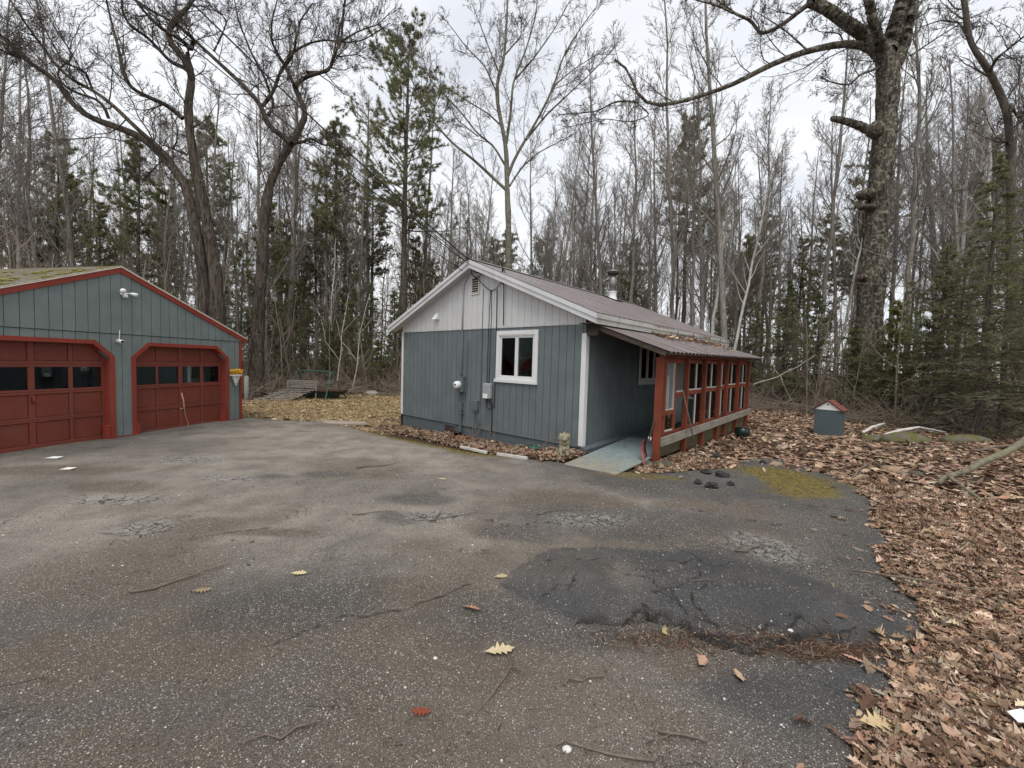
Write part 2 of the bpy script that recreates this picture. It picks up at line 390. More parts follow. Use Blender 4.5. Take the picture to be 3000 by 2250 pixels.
LIP = [(.55, 2.94), (.8, 2.93), (1.05, 3.0), (1.28, 2.92), (1.42, 2.76), (1.62, 2.66), (1.95, 2.76), (2.15, 2.86), (2.35, 2.86)]
def polyline_d(pl, X, Y):
    d = np.full(np.shape(X), 1e9)
    for (ax, ay), (bx, by) in zip(pl[:-1], pl[1:]):
        ex, ey = bx-ax, by-ay; t = np.clip(((X-ax)*ex+(Y-ay)*ey)/(ex*ex+ey*ey), 0, 1)
        d = np.minimum(d, np.hypot(X-ax-ex*t, Y-ay-ey*t))
    return d
def ground_h(X, Y):
    X = np.asarray(X, float); Y = np.asarray(Y, float); r = np.hypot(X, Y)
    h = -.25*np.exp(-((X+4.0)**2/5.0+(Y-14.2)**2/5.5))
    hx, hy = X-1.513, Y-8.6845; la = -hx*.7416+hy*.6709; lb = hx*.6709+hy*.7416      # dip towards the gable wall
    dip = sstep(-2.6, -.5, lb)*sstep(-.2, 2.2, la)*sstep(9.5, 6.0, la)*sstep(2.5, .5, lb)
    h = h-.19*dip*(1-.5*sstep(5.2, 7, la))
    far = sstep(13, 26, r)
    h = h+far*(fbm(X*.22, Y*.22, 31, 4)-.5)*.7*sstep(17, 30, r)
    lit = sstep(.15, 1.6, poly_sd(DRIVE, X, Y))*sstep(2.0, 6.5, X)
    h = h+lit*((fbm(X*.9, Y*.9, 3, 4)-.42)*.22+.03*(fbm(X*4, Y*4, 8, 2)-.5))
    h = h*(1-.9*np.exp(-((X-9.3)**2+(Y-12.3)**2)/2.2)); h = h+.16*np.exp(-((X-11.6)**2/1.8+(Y-10.6)**2/1.0))
    return h
def drive_h(X, Y):
    h = ground_h(X, Y)+.022+(fbm(X*.8, Y*.8, 21, 3)-.5)*.035
    w = poly_sd(PATCH, X+wob(X, Y, .05, 3, 5), Y+wob(X, Y, .05, 3, 9))
    ins = sstep(.16, -.30, w)
    h = h+ins*.045+ins*(fbm(X*3.2, Y*3.2, 61, 3)-.5)*.09
    # heaved hump above the broken lower lip
    hx2 = np.where(Y > 3.10, .36, .15); h = h+.13*np.exp(-(((X-1.8)/.55)**2+((Y-3.10)/hx2)**2))*sstep(.08, -.10, w)+.05*np.exp(-(((X-.55)/.35)**2+((Y-3.55)/.3)**2))*sstep(.06, -.10, w)+.03*np.exp(-(((X-.95)/.3)**2+((Y-3.3)/.25)**2))
    lp = polyline_d(LIP, X+wob(X, Y, .05, 6, 3), Y+wob(X, Y, .04, 6, 4))
    h = h-.10*np.exp(-(lp/.020)**2)-.035*sstep(0, .12, lp)*np.exp(-(lp/.2)**2)*(w > -.04)
    h = h-.012*np.exp(-((polyline_d([(.9, 3.75), (1.15, 3.5), (1.3, 3.2), (1.35, 2.95)], X+wob(X, Y, .09, 5, 3), Y+wob(X, Y, .07, 5, 4)))/.015)**2)
    h = h-.012*np.exp(-((polyline_d([(2.35, 2.86), (2.1, 2.98), (1.8, 2.9), (1.5, 2.86), (1.35, 3.02), (1.2, 3.2)], X+wob(X, Y, .1, 5, 13), Y+wob(X, Y, .08, 5, 14)))/.014)**2)
    h = h-.012*np.exp(-((polyline_d([(.15, 3.6), (.45, 3.75), (.75, 3.72), (1.0, 3.9)], X+wob(X, Y, .1, 5, 23), Y+wob(X, Y, .08, 5, 24)))/.014)**2)
    return h

def grid_sheet(xs, ys, hf, keep=None):
    X, Y = np.meshgrid(xs, ys); Z = hf(X, Y)
    V = np.stack([X, Y, Z], -1).reshape(-1, 3); nx = len(xs); ny = len(ys)
    i, j = np.meshgrid(np.arange(nx-1), np.arange(ny-1)); a = (j*nx+i).ravel()
    Fq = np.stack([a, a+1, a+nx+1, a+nx], 1)
    if keep is not None:
        K = keep(X, Y).ravel(); Fq = Fq[K[Fq].any(1)]
        use = np.unique(Fq); mp_ = np.full(len(V), -1); mp_[use] = np.arange(len(use)); V = V[use]; Fq = mp_[Fq]
    return V, Fq
def spaced(a, b, f, n0=.25, g=1.06):
    out = [a]; st = n0
    while out[-1] < b: out.append(out[-1]+st); st = min(st*g, 12)
    return out
pos = spaced(0, 330, None, .22, 1.045)
xs = np.array([-v for v in pos[::-1]][:-1]+pos); ys = np.array([-12, -8, -5, -3, -2]+[v-1.5 for v in pos])
V, Fq = grid_sheet(xs, ys, lambda X, Y: ground_h(X, Y)-.012*(poly_sd(DRIVE, X, Y) < 0))
t = NT('forest_floor_and_lawn', .95, .1); w = t.coord('World')
n1 = t.noise(w, .9, 6, .7); n2 = t.noise(w, 9, 5, .7); n3 = t.noise(w, 45, 4, .7)
soil = t.mix(t.ramp(n2, [(.35, 0.0), (.65, 1.0)]), (.045, .032, .022), (.11, .078, .052))
leafy = t.mix(t.ramp(n3, [(.40, 0.0), (.60, 1.0)]), (.09, .058, .038), (.30, .21, .145))
straw = t.mix(t.ramp(n3, [(.35, 0.0), (.65, 1.0)]), (.21, .15, .075), (.46, .37, .20))
straw = t.mix(t.ramp(n2, [(.45, 0.0), (.7, .7)]), straw, (.15, .13, .05))
a = t.mix(t.ramp(n1, [(.35, .45), (.6, 1.0)]), soil, leafy)
a = t.mix(t.attr('lawn'), a, straw); a = t.mix(t.attr('near'), a, t.mix(n2, (.035, .022, .015), (.10, .065, .042)))
t.color(a); t.bump(n2, .8, .05)
LAWN = [(-8.5, 12.2), (-11.5, 20.2), (-9.5, 21.5), (-2.5, 21.8), (1.5, 21), (-3.0, 13.5), (-3.5, 11.2), (-5.2, 12.0)]
lw = sstep(.5, -.6, poly_sd(LAWN, V[:, 0], V[:, 1])+wob(V[:, 0], V[:, 1], .6, .8, 4))
me = np_mesh('ground', V, Fq, True, {'lawn': lw, 'near': sstep(14, 11, np.hypot(V[:, 0], V[:, 1]))*(1-lw)})
link_mesh('ground', me, t.m)['kind'] = 'structure'

# driveway sheet
xs = np.concatenate([np.arange(-16, -6, .14), np.arange(-6, -1.5, .07), np.arange(-1.5, .5, .022), np.arange(.5, 2.5, .012), np.arange(2.5, 3.4, .022), np.arange(3.4, 6.2, .05)])
ys = np.concatenate([np.arange(-1.5, 1.2, .3), np.arange(1.2, 2.55, .022), np.arange(2.55, 3.35, .012), np.arange(3.35, 4.4, .022), np.arange(4.4, 8.9, .055), np.arange(8.9, 12.6, .1)])
edge_w = lambda X, Y: poly_sd(DRIVE, X, Y)+wob(X, Y, .10, 1.8, 6)+wob(X, Y, .05, 9, 7)
def dh(X, Y):
    e = edge_w(X, Y); return drive_h(X, Y)-.05*sstep(-.06, .05, e)
V, Fq = grid_sheet(xs, ys, dh, lambda X, Y: edge_w(X, Y) < .02)
X, Y = V[:, 0], V[:, 1]
def blob(cx, cy, rx, ry, seed, th=0, soft=.35, am=.55, sc=2.4):
    dx, dy = X-cx, Y-cy; c, s = math.cos(th), math.sin(th)
    d = np.hypot((dx*c+dy*s)/rx, (-dx*s+dy*c)/ry)+(fbm(X*sc, Y*sc, seed, 5)-.5)*2*am
    return sstep(1+soft, 1-soft, d)
patch = sstep(.035, -.035, poly_sd(PATCH, X+wob(X, Y, .05, 3, 5), Y+wob(X, Y, .05, 3, 9))+wob(X, Y, .03, 20, 2))
patch = np.maximum(patch, .8*sstep(.06, -.06, poly_sd(LOWPATCH, X+wob(X, Y, .05, 4, 15), Y+wob(X, Y, .05, 4, 19))+wob(X, Y, .05, 16, 2)))
rightdark = sstep(1.5, .2, -poly_sd(DRIVE, X, Y)+wob(X, Y, .3, 1.2, 44))*sstep(1.2, 2.6, X+.15*Y)*(X > 0)
rightdark = np.maximum(rightdark, blob(4.2, 6.8, 1.3, 1.6, 47)*.9)
moss = sstep(.12, -.25, poly_sd(MOSSP, X, Y)+wob(X, Y, .45, 1.7, 12)+wob(X, Y, .15, 9, 3))
moss = np.maximum(moss, .75*blob(2.35, 7.02, .75, .22, 13, -.1)); moss = np.maximum(moss, .5*blob(4.0, 8.0, .5, .5, 33))
hl = polyline_d([(-4.1, 11.5), (-3.1, 10.4), (-1.5, 9.2), (-.3, 8.55)], X, Y)
moss = np.maximum(moss, sstep(.42, .1, hl+wob(X, Y, .2, 2.6, 14))*sstep(.3, -.6, X)*.95)
patch = patch*(.72+.28*sstep(.35, .6, fbm(X*2.2, Y*2.2, 122, 5)))*(1-.55*blob(1.02, 3.5, .16, .32, 123, -.3))*(1-.4*blob(2.3, 3.45, .4, .12, 124, -.3))
dirt = np.zeros_like(X)
for a_ in [(-7.2, 6.3, 1.5, .35, 51, .2), (-3.3, 4.45, .55, .22, 52, 0), (-2.5, 4.3, .5, .12, 53, .1), (-5.4, 5.6, .6, .25, 54, 0), (1.9, 4.75, .8, .35, 55, 0), (.9, 2.75, .45, .22, 56, 0), (2.1, 2.66, .55, .12, 57, .15),
           (-.6, 3.3, .6, .3, 58, 0), (-.1, 2.5, .7, .3, 59, 0), (1.25, 2.55, .3, .18, 60, 0), (-1.8, 2.6, 1.2, .4, 61, .2), (2.9, 5.6, .9, .3, 62, 0), (.6, 5.6, 1.0, .4, 63, 0)]:
    dirt = np.maximum(dirt, blob(*a_))
dirt = np.maximum(dirt, sstep(.46, .66, fbm(X*.6, Y*.6, 71, 5))*.8)
dirt = np.maximum(dirt, sstep(.35, .0, -edge_w(X, Y))*.8*(X > -9))
pale = np.zeros_like(X)
for a_ in [(-5.7, 7.2, .55, .3, 81, 0), (-5.0, 5.15, .6, .2, 82, 0), (-3.85, 4.4, .32, .2, 83, 0), (-4.2, 6.2, .4, .15, 84, 0), (2.75, 4.3, .35, .3, 85, 0), (-.9, 4.9, .35, .15, 87, 0), (1.0, 4.9, .5, .2, 89, 0)]:
    pale = np.maximum(pale, blob(*a_, .5, .7, 4.5))
stain = np.zeros_like(X)
for a_ in [(-2.9, 6.56, .42, .17, 91, 0), (-3.6, 6.35, .32, .12, 92, 0), (-1.28, 4.85, .28, .18, 93, 0), (-1.2, 5.5, .5, .2, 94, 0), (-1.5, 3.1, .7, .4, 95, .3), (.2, 4.5, .6, .25, 96, 0), (-9.5, 9.3, 3.5, 1.2, 97, 0.5), (1.4, 4.9, 1.5, .5, 98, 0), (.4, 3.0, .9, .35, 101, 0), (2.4, 3.9, .8, .4, 102, 0), (2.6, 6.3, 1.3, .5, 103, 0)]:
    stain = np.maximum(stain, blob(*a_, .4, .5))
gnear = sstep(2.2, .2, -((X+7.5)*.977-(Y-11.5)*.21))
apron = sstep(1.5, .9, (X+7.86)*.977-(Y-11.97)*.211+wob(X, Y, .25, 1.0, 99))
light = np.clip(fbm(X*.5+3, Y*.5, 77, 5)*.75+.32*sstep(2.5, 6.5, Y)*sstep(3.5, 0, X)-.04, 0, 1)
crk_ = np.zeros_like(X)
cr_lines = [LIP, [(x_, y_+.07+.03*math.sin(x_*9)) for x_, y_ in LIP[2:8]], [(2.35, 2.86), (2.1, 2.98), (1.8, 2.9), (1.5, 2.86), (1.35, 3.02), (1.2, 3.2)], [(.15, 3.6), (.45, 3.75), (.75, 3.72), (1.0, 3.9)], [(.9, 3.75), (1.15, 3.5), (1.3, 3.2), (1.35, 2.95)], [(1.3, 3.2), (1.5, 3.35), (1.75, 3.6), (1.8, 3.8)],
            [(1.95, 2.76), (2.1, 2.84), (2.3, 2.8), (2.6, 2.95)], [(.3, 3.2), (.55, 3.3), (.6, 3.45)], [(1.5, 2.86), (1.45, 3.1), (1.6, 3.3)], [(1.1, 3.6), (1.4, 3.68), (1.6, 3.62)], [(2.2, 5.6), (2.8, 5.1), (3.6, 4.9)], [(-.4, 4.9), (0, 4.7), (.5, 4.8), (.9, 4.6)], [(-1.6, 2.5), (-1.2, 2.9), (-.6, 3.1), (-.3, 3.4)], [(-4.2, 4.2), (-3.4, 4.0), (-2.6, 4.4)]]
for i_, pl_ in enumerate(cr_lines):
    wd_ = .006+.005*(i_ < 2)+.004*fbm(X*6, Y*6, 150+i_, 2)
    d_ = polyline_d(pl_, X+wob(X, Y, .10, 5, 130+i_)+wob(X, Y, .025, 24, 160+i_), Y+wob(X, Y, .08, 5, 140+i_)+wob(X, Y, .02, 24, 170+i_)); crk_ = np.maximum(crk_, np.exp(-(d_/wd_)**2).__mul__(sstep(.32, .5, fbm(X*5, Y*5, 180+i_, 3)))*.9)
me = np_mesh('driveway', V, Fq, True, {'m1': np.stack([patch, moss, dirt], 1), 'm2': np.stack([pale, np.maximum(stain, apron*.8), rightdark], 1), 'm3': np.stack([light, crk_, light], 1)})
t = NT('weathered_asphalt', .88, .25); w = t.coord('World')
def sep(nm):
    s_ = t.new('ShaderNodeSeparateColor'); t.link(t.attr(nm, 'Color'), s_.inputs[0]); return s_.outputs
m1, m2, m3 = sep('m1'), sep('m2'), sep('m3')
fine = t.noise(w, 130, 3, .7); mid = t.noise(w, 26, 5, .7); big = t.noise(w, 2.2, 6, .65)
base = t.mix(t.ramp(m3[0], [(.3, 0.0), (.68, 1.0)]), (.105, .093, .080), (.33, .29, .24))
base = t.mix(t.ramp(big, [(.35, .5), (.62, 0.0)]), base, (.085, .077, .071))
brown = t.mix(mid, (.065, .048, .035), (.165, .128, .092))
base = t.mix(t.math('MULTIPLY', m1[2], t.ramp(mid, [(.3, .45), (.6, 1.0)])), base, brown)
base = t.mix(t.math('MULTIPLY', m2[2], .70), base, (.052, .052, .053))
base = t.mix(t.math('MULTIPLY', m2[1], .65), base, (.055, .052, .050))
base = t.mix(t.math('MULTIPLY', m1[0], .93), base, t.mix(big, (.036, .037, .039), (.092, .091, .090)))
base = t.mix(t.math('MULTIPLY', m2[0], t.ramp(mid, [(.42, 0.0), (.55, .85)])), base, (.30, .285, .26))
base = t.mix(t.ramp(fine, [(.36, .85), (.56, 0.0)]), base, t.mix(1.0, base, (.28, .27, .26), 'MULTIPLY'))
# pale aggregate
def specks(scale, lo, thr):
    v = t.new('ShaderNodeTexVoronoi'); v.inputs['Scale'].default_value = scale; t.link(w, v.inputs['Vector'])
    k = t.ramp(v.outputs['Distance'], [(lo, 1.0), (lo+.08, 0.0)])
    c = t.new('ShaderNodeSeparateColor'); t.link(v.outputs['Color'], c.inputs[0])
    return t.math('MULTIPLY', k, t.ramp(c.outputs[0], [(thr, 0.0), (thr+.05, 1.0)])), c.outputs[1]
s1, sc1 = specks(88, .32, .70); s2, sc2 = specks(150, .36, .45)
agg = t.mix(sc1, (.22, .19, .16), (.62, .58, .53))
dens = t.math('SUBTRACT', 1.0, t.math('MULTIPLY', m1[0], .72))
dens = t.math('MULTIPLY', dens, t.ramp(t.noise(w, 1.1, 4), [(.3, .35), (.6, 1.0)]))
base = t.mix(t.math('MULTIPLY', s2, t.math('MULTIPLY', dens, .6)), base, t.mix(sc2, (.17, .155, .14), (.42, .39, .35)))
base = t.mix(t.math('MULTIPLY', s1, t.math('MULTIPLY', dens, .9)), base, agg)
# cracks
wd = t.mix(.10, w, t.new('ShaderNodeTexNoise').outputs['Color'], 'ADD')
wn_ = t.new('ShaderNodeTexNoise'); wn_.inputs['Scale'].default_value = 2.5; wn_.inputs['Detail'].default_value = 5; t.link(w, wn_.inputs['Vector'])
wd = t.mix(.55, w, wn_.outputs['Color'], 'ADD')
cv = t.vor(wd, .95, 'DISTANCE_TO_EDGE'); crk = t.ramp(cv, [(.0, 1.0), (.011, 0.0)])
crk = t.math('MULTIPLY', crk, t.ramp(t.noise(w, .8, 4), [(.56, 0.0), (.64, .7)]))
cv2 = t.vor(wd, 7, 'DISTANCE_TO_EDGE'); crk2 = t.math('MULTIPLY', t.ramp(cv2, [(.0, 1.0), (.06, 0.0)]), t.math('MINIMUM', t.math('ADD', m2[0], t.ramp(t.noise(w, 1.7, 3), [(.60, 0.0), (.66, .6)])), 1.0))
ck = t.math('MAXIMUM', t.math('MAXIMUM', crk, crk2), m3[1])
base = t.mix(ck, base, (.012, .010, .008))
mossc = t.mix(t.ramp(t.noise(w, 14, 5, .7), [(.35, 0.0), (.68, 1.0)]), (.075, .058, .013), (.23, .17, .034))
mk = t.math('MULTIPLY', t.math('MULTIPLY', m1[1], t.ramp(mid, [(.34, .25), (.54, 1.0)])), .95)
base = t.mix(mk, base, mossc)
t.color(base)
hh = t.math('SUBTRACT', t.math('ADD', t.math('MULTIPLY', fine, .8), t.math('MULTIPLY', mid, .6)), t.math('MULTIPLY', ck, 2.0))
hh = t.math('ADD', hh, t.math('MULTIPLY', s1, .5)); t.bump(hh, .85, .006)
dw = link_mesh('driveway', me, t.m); dw['kind'] = 'structure'

# generic scattered bits ------------------------------------------------
def scatter_mesh(tmplV, tmplF, P, S, rot, col=None):
    """tmplV (k,3) tmplF list; P (n,3), S (n,) or (n,3), rot (n,3,3)"""
    n = len(P); k = len(tmplV); S = np.asarray(S, float)
    S = S[:, None, None] if S.ndim == 1 else S[:, None, :]
    Vv = np.einsum('nij,nkj->nki', rot, tmplV[None]*S)+P[:, None, :]
    off = (np.arange(n)*k)[:, None, None]
    Fs = [(f[None]+off).reshape(-1, f.shape[1]) for f in tmplF]
    c = np.repeat(col, k, 0) if col is not None else None
    return Vv.reshape(-1, 3), Fs, c
def rotmats(n, tilt, rng, spin=True):
    az = rng.uniform(0, 2*PI, n); ti = np.abs(rng.normal(0, tilt, n)); ax = rng.uniform(0, 2*PI, n)
    c, s = np.cos(az), np.sin(az); Z = np.zeros(n); O = np.ones(n)
    Rz = np.stack([c, -s, Z, s, c, Z, Z, Z, O], 1).reshape(n, 3, 3)
    ux, uy = np.cos(ax), np.sin(ax); ct, st_ = np.cos(ti), np.sin(ti); k = 1-ct
    Rt = np.stack([ct+ux*ux*k, ux*uy*k, uy*st_, ux*uy*k, ct+uy*uy*k, -ux*st_, -uy*st_, ux*st_, ct], 1).reshape(n, 3, 3)
    return Rt @ Rz
# pebbles loose on the asphalt near the camera
oct_v = np.array([(1, 0, 0), (0, .8, 0), (-.9, 0, 0), (0, -.85, 0), (.1, 0, .55), (0, .1, -.5)], float)
oct_f = [np.array([(0, 1, 4), (1, 2, 4), (2, 3, 4), (3, 0, 4), (1, 0, 5), (2, 1, 5), (3, 2, 5), (0, 3, 5)])]
rg = np.random.RandomState(5); n = 42000
ang = rg.uniform(-.93, .93, n); rr = 1.75+rg.uniform(0, 1, n)**1.6*5.5
PX, PY = rr*np.sin(ang), rr*np.cos(ang)
ok = (edge_w(PX, PY) < -.03) & (rg.uniform(0, 1, n) < .25+.9*sstep(.4, .6, fbm(PX*1.2, PY*1.2, 15, 3)))
PX, PY = PX[ok], PY[ok]; n = len(PX); S = rg.lognormal(-5.65, .42, n)*(1+.08*np.hypot(PX, PY))
tone = np.where(rg.uniform(0, 1, n) < .14, rg.uniform(.3, .65, n), rg.uniform(.07, .24, n))
col = tone[:, None]*np.array([1, .95, .87])[None]*rg.uniform(.9, 1.1, (n, 3))
Vv, Fs, c = scatter_mesh(oct_v, oct_f, np.stack([PX, PY, drive_h(PX, PY)+S*.15], 1), S, rotmats(n, .3, rg), col)
mp_ = NT('pebble', .8, .2); mp_.color(mp_.attr('col', 'Color'))
tag(link_mesh('gravel', np_mesh('gravel', Vv, Fs, True, c), mp_.m), 'loose pale and grey pebbles strewn over the asphalt', 'gravel', kind='stuff')

# dead leaves: lobed oak leaf templates
def leaf_template(lobes, curl, seed):
    r_ = np.random.RandomState(seed); n = lobes*2+1
    xs_ = np.linspace(-.5, .5, n+2)[1:-1]; w_ = .27*np.sqrt(np.clip(1-(xs_*1.7-.08)**2, .05, 1))
    w_ = w_*(np.resize([.75, 1.05, .55, 1.1, .6, .95, .5], n) if lobes == 3 else np.resize([.6, 1.0, .42, 1.25, .38, 1.2, .45, .8, .35], n))
    Vt = [(-.62, 0, 0)]
    for x_, ww in zip(xs_, w_):
        a_ = ww*r_.uniform(.8, 1.15); b_ = ww*r_.uniform(.8, 1.15)
        Vt += [(x_+.05*(ww > .15), a_, curl*a_*a_*9), (x_, 0, 0), (x_+.05*(ww > .15), -b_, curl*b_*b_*9)]
    Vt.append((.55, 0, 0)); Vt = np.array(Vt); Vt[:, 2] += curl*.8*(Vt[:, 0]**2)*r_.uniform(-1, 2)
    tri = []; qd = []
    f0 = 1; tri += [(0, f0+1, f0), (0, f0+2, f0+1)]
    for i in range(n-1):
        a_ = 1+3*i; b_ = a_+3; qd += [(a_, a_+1, b_+1, b_), (a_+1, a_+2, b_+2, b_+1)]
    l_ = 1+3*(n-1); e = len(Vt)-1; tri += [(l_, l_+1, e), (l_+1, l_+2, e)]
    return Vt, [np.array(tri), np.array(qd)]
T_hi = [leaf_template(3, c_, s_) for c_, s_ in ((.12, 1), (.3, 2), (-.25, 3), (.5, 4), (.18, 5), (.4, 6))]
T_lo = [(np.array([(-.55, 0, .02), (0, .26, .05*k_), (.5, 0, -.03), (0, -.24, .08*k_), (0, 0, -.03*k_)]), [np.array([(0, 4, 1), (1, 4, 2), (2, 4, 3), (3, 4, 0)])]) for k_ in (1, 1.6, -.8)]
LEAFC = np.array([(.50, .36, .26), (.38, .255, .18), (.26, .165, .115), (.15, .09, .06), (.62, .49, .37), (.42, .25, .17), (.30, .22, .165)])
def leaf_cols(n, rng, bright=1.0):
    k = rng.choice(len(LEAFC), n, p=[.15, .19, .23, .21, .06, .07, .09]); return LEAFC[k]*np.array([[.95, .97, .95]])*rng.uniform(.7, 1.25, (n, 1))*rng.uniform(.94, 1.06, (n, 3))*bright
def leaf_field(name, X, Y, Z, size, tilt, seed, label, hi=True, bright=1.0, parent=None, colf=None):
    rng = np.random.RandomState(seed); Vs = []; Fall = {3: [], 4: []}; Cs = []; off = 0
    T = T_hi if hi else T_lo; idx = rng.randint(0, len(T), len(X))
    for i, (tv, tf) in enumerate(T):
        k = idx == i; n = int(k.sum())
        if not n: continue
        S = size*rng.lognormal(-.05, .32, n); P = np.stack([X[k], Y[k], Z[k]+np.abs(rng.normal(0, .012, n))+S*.06], 1)
        v, fs, c = scatter_mesh(tv, tf, P, S, rotmats(n, tilt, rng), leaf_cols(n, rng, bright) if colf is None else colf(n, rng))
        Vs.append(v); Cs.append(c)
        for f in fs: Fall[f.shape[1]].append(f+off)
        off += len(v)
    o = link_mesh(name, np_mesh(name, np.concatenate(Vs), [np.concatenate(f) for f in Fall.values() if f], False, np.concatenate(Cs)), M['leaf'], parent)
    return tag(o, label, None if parent else 'leaves', kind='stuff')
HTH = .7355
HC = np.array([1.513, 8.6845])
def h2w(x, y):  # cottage local -> world
    return HC[0]+x*math.cos(HTH)+y*math.sin(HTH), HC[1]-x*math.sin(HTH)+y*math.cos(HTH)
HOUSE = [h2w(-6.9, -.02), h2w(.05, -.02), h2w(.05, 8.8), h2w(-6.9, 8.8)]
PORCHF = [h2w(0, -.1), h2w(1.42, -.1), h2w(1.42, 7.4), h2w(0, 7.4)]
def ring_samples(n, r0, r1, a0, a1, rng, p=1.0):
    a = rng.uniform(a0, a1, n); r = np.sqrt(rng.uniform(r0*r0, r1*r1, n)) if p == 1 else r0+(r1-r0)*rng.uniform(0, 1, n)**p
    return r*np.sin(a), r*np.cos(a)
def free(X, Y): return (poly_sd(HOUSE, X, Y) > 0) & (poly_sd(PORCHF, X, Y) > 0)
rng = np.random.RandomState(21)
# near litter to the right
X, Y = ring_samples(96000, 1.6, 9.5, .3, 1.15, rng); e = edge_w(X, Y)
p = sstep(-.12, .12, e+wob(X, Y, .16, 3, 2)+wob(X, Y, .10, 9, 3))+.006*(e < 0)*sstep(-.8, 0, e)
k = (rng.uniform(0, 1, len(X)) < p) & free(X, Y) & (X > 1.2); X, Y = X[k], Y[k]
nr = np.hypot(X, Y) < 6.5
leaf_field('leaf_litter', X[nr], Y[nr], np.maximum(ground_h(X[nr], Y[nr]), np.where(edge_w(X[nr], Y[nr]) < 0, drive_h(X[nr], Y[nr]), -9)), .066, .38, 31, 'thick fallen oak leaves heaped along the right edge of the asphalt')
leaf_field('leaf_litter', X[~nr], Y[~nr], np.maximum(ground_h(X[~nr], Y[~nr]), np.where(edge_w(X[~nr], Y[~nr]) < 0, drive_h(X[~nr], Y[~nr]), -9)), .080, .42, 32, 'brown oak leaves covering the ground between the porch and the big oak')
X, Y = ring_samples(60000, 9.5, 24, .18, 1.15, rng)
k = free(X, Y) & (rng.uniform(0, 1, len(X)) < .35+.65*sstep(.35, .55, fbm(X*.8, Y*.8, 45, 3))); X, Y = X[k], Y[k]
leaf_field('leaf_litter', X, Y, ground_h(X, Y), .14, .42, 33, 'brown leaves spread through the wood on the right side', hi=False)
# strip against the gable wall
n = 9500; lx = rng.uniform(-6.95, .15, n); ly = -.02-rng.uniform(0, 1, n)**1.2*1.15; X, Y = h2w(lx, ly)
k = (edge_w(X, Y) > -.10) | (rng.uniform(0, 1, n) < .03); X, Y = X[k], Y[k]
leaf_field('leaf_litter', X, Y, np.maximum(ground_h(X, Y), np.where(edge_w(X, Y) < 0, drive_h(X, Y), -9))+rng.uniform(0, .05, len(X)), .10, .5, 34, 'curled brown leaves banked against the foot of the gable wall', bright=.9)
# lawn
X, Y = ring_samples(36000, 11.4, 24, -.66, .05, rng); l_ = poly_sd(LAWN, X, Y)+wob(X, Y, .5, .8, 4)
k = free(X, Y) & (edge_w(X, Y) > -.1) & (rng.uniform(0, 1, len(X)) < np.where(l_ < .0, .40+.35*sstep(.4, .6, fbm(X*.7, Y*.7, 41, 3)), .8)); X, Y = X[k], Y[k]
leaf_field('leaf_litter', X, Y, ground_h(X, Y), .115, .35, 35, 'fallen leaves scattered over the straw coloured lawn', hi=False, bright=1.12)
# dry grass blades on the lawn
n = 60000; X, Y = ring_samples(n, 11.3, 22.5, -.62, -.04, rng); k = (poly_sd(LAWN, X, Y) < .15) & free(X, Y) & (edge_w(X, Y) > .0); X, Y = X[k], Y[k]; n = len(X)
bl = np.array([(-.08, 0, 0), (.08, 0, 0), (.02, .25, .8)]); bf = [np.array([(0, 1, 2)])]
gc = np.array([(.50, .40, .20), (.38, .29, .14), (.22, .21, .08), (.60, .50, .30)])[rng.choice(4, n, p=[.4, .3, .1, .2])]*rng.uniform(.75, 1.2, (n, 1))
Vv, Fs, c = scatter_mesh(bl, bf, np.stack([X, Y, ground_h(X, Y)], 1), rng.uniform(.05, .12, n), rotmats(n, .7, rng), gc)
tag(link_mesh('dry_grass', np_mesh('dry_grass', Vv, Fs, False, c), M['leaf']), 'short straw coloured dead grass between the garage and the cottage', 'grass', kind='stuff')
# sparse leaf crumbs and pine straw on the asphalt
n = 5000; X, Y = ring_samples(n, 1.8, 9, -.9, .95, rng); k = edge_w(X, Y) < -.02
cl = fbm(X*1.1, Y*1.1, 66, 4); near_ = np.exp(-(((X-2.1)/.6)**2+((Y-2.68)/.13)**2))*1.0+np.exp(-(((X-1.2)/.5)**2+((Y-2.72)/.14)**2))
X2, Y2 = rng.normal(2.15, .33, 2600), rng.normal(2.72, .055, 2600); X3, Y3 = rng.normal(1.15, .3, 900), rng.normal(2.78, .07, 900)
k &= rng.uniform(0, 1, n) < .05+.9*sstep(.52, .68, cl); X = np.concatenate([X[k], X2, X3]); Y = np.concatenate([Y[k], Y2, Y3]); n = len(X)
sv = np.array([(-.5, -.02, 0), (-.5, .02, 0), (.5, .015, .01), (.5, -.015, .01)]); sf = [np.array([(0, 1, 2, 3)])]
gc = np.array([(.085, .045, .028), (.16, .095, .06), (.30, .22, .15), (.04, .025, .018)])[rng.choice(4, n, p=[.38, .28, .14, .2])]
Vv, Fs, c = scatter_mesh(sv*np.array([1, 2.2, 1]), sf, np.stack([X, Y, drive_h(X, Y)+.006+rng.uniform(0, .01, n)], 1), rng.uniform(.015, .055, n), rotmats(n, .22, rng), gc)
tag(link_mesh('pine_straw', np_mesh('pine_straw', Vv, Fs, False, c), M['leaf']), 'reddish brown pine straw and crumbs caught beside the dark asphalt patch', 'debris', kind='stuff')
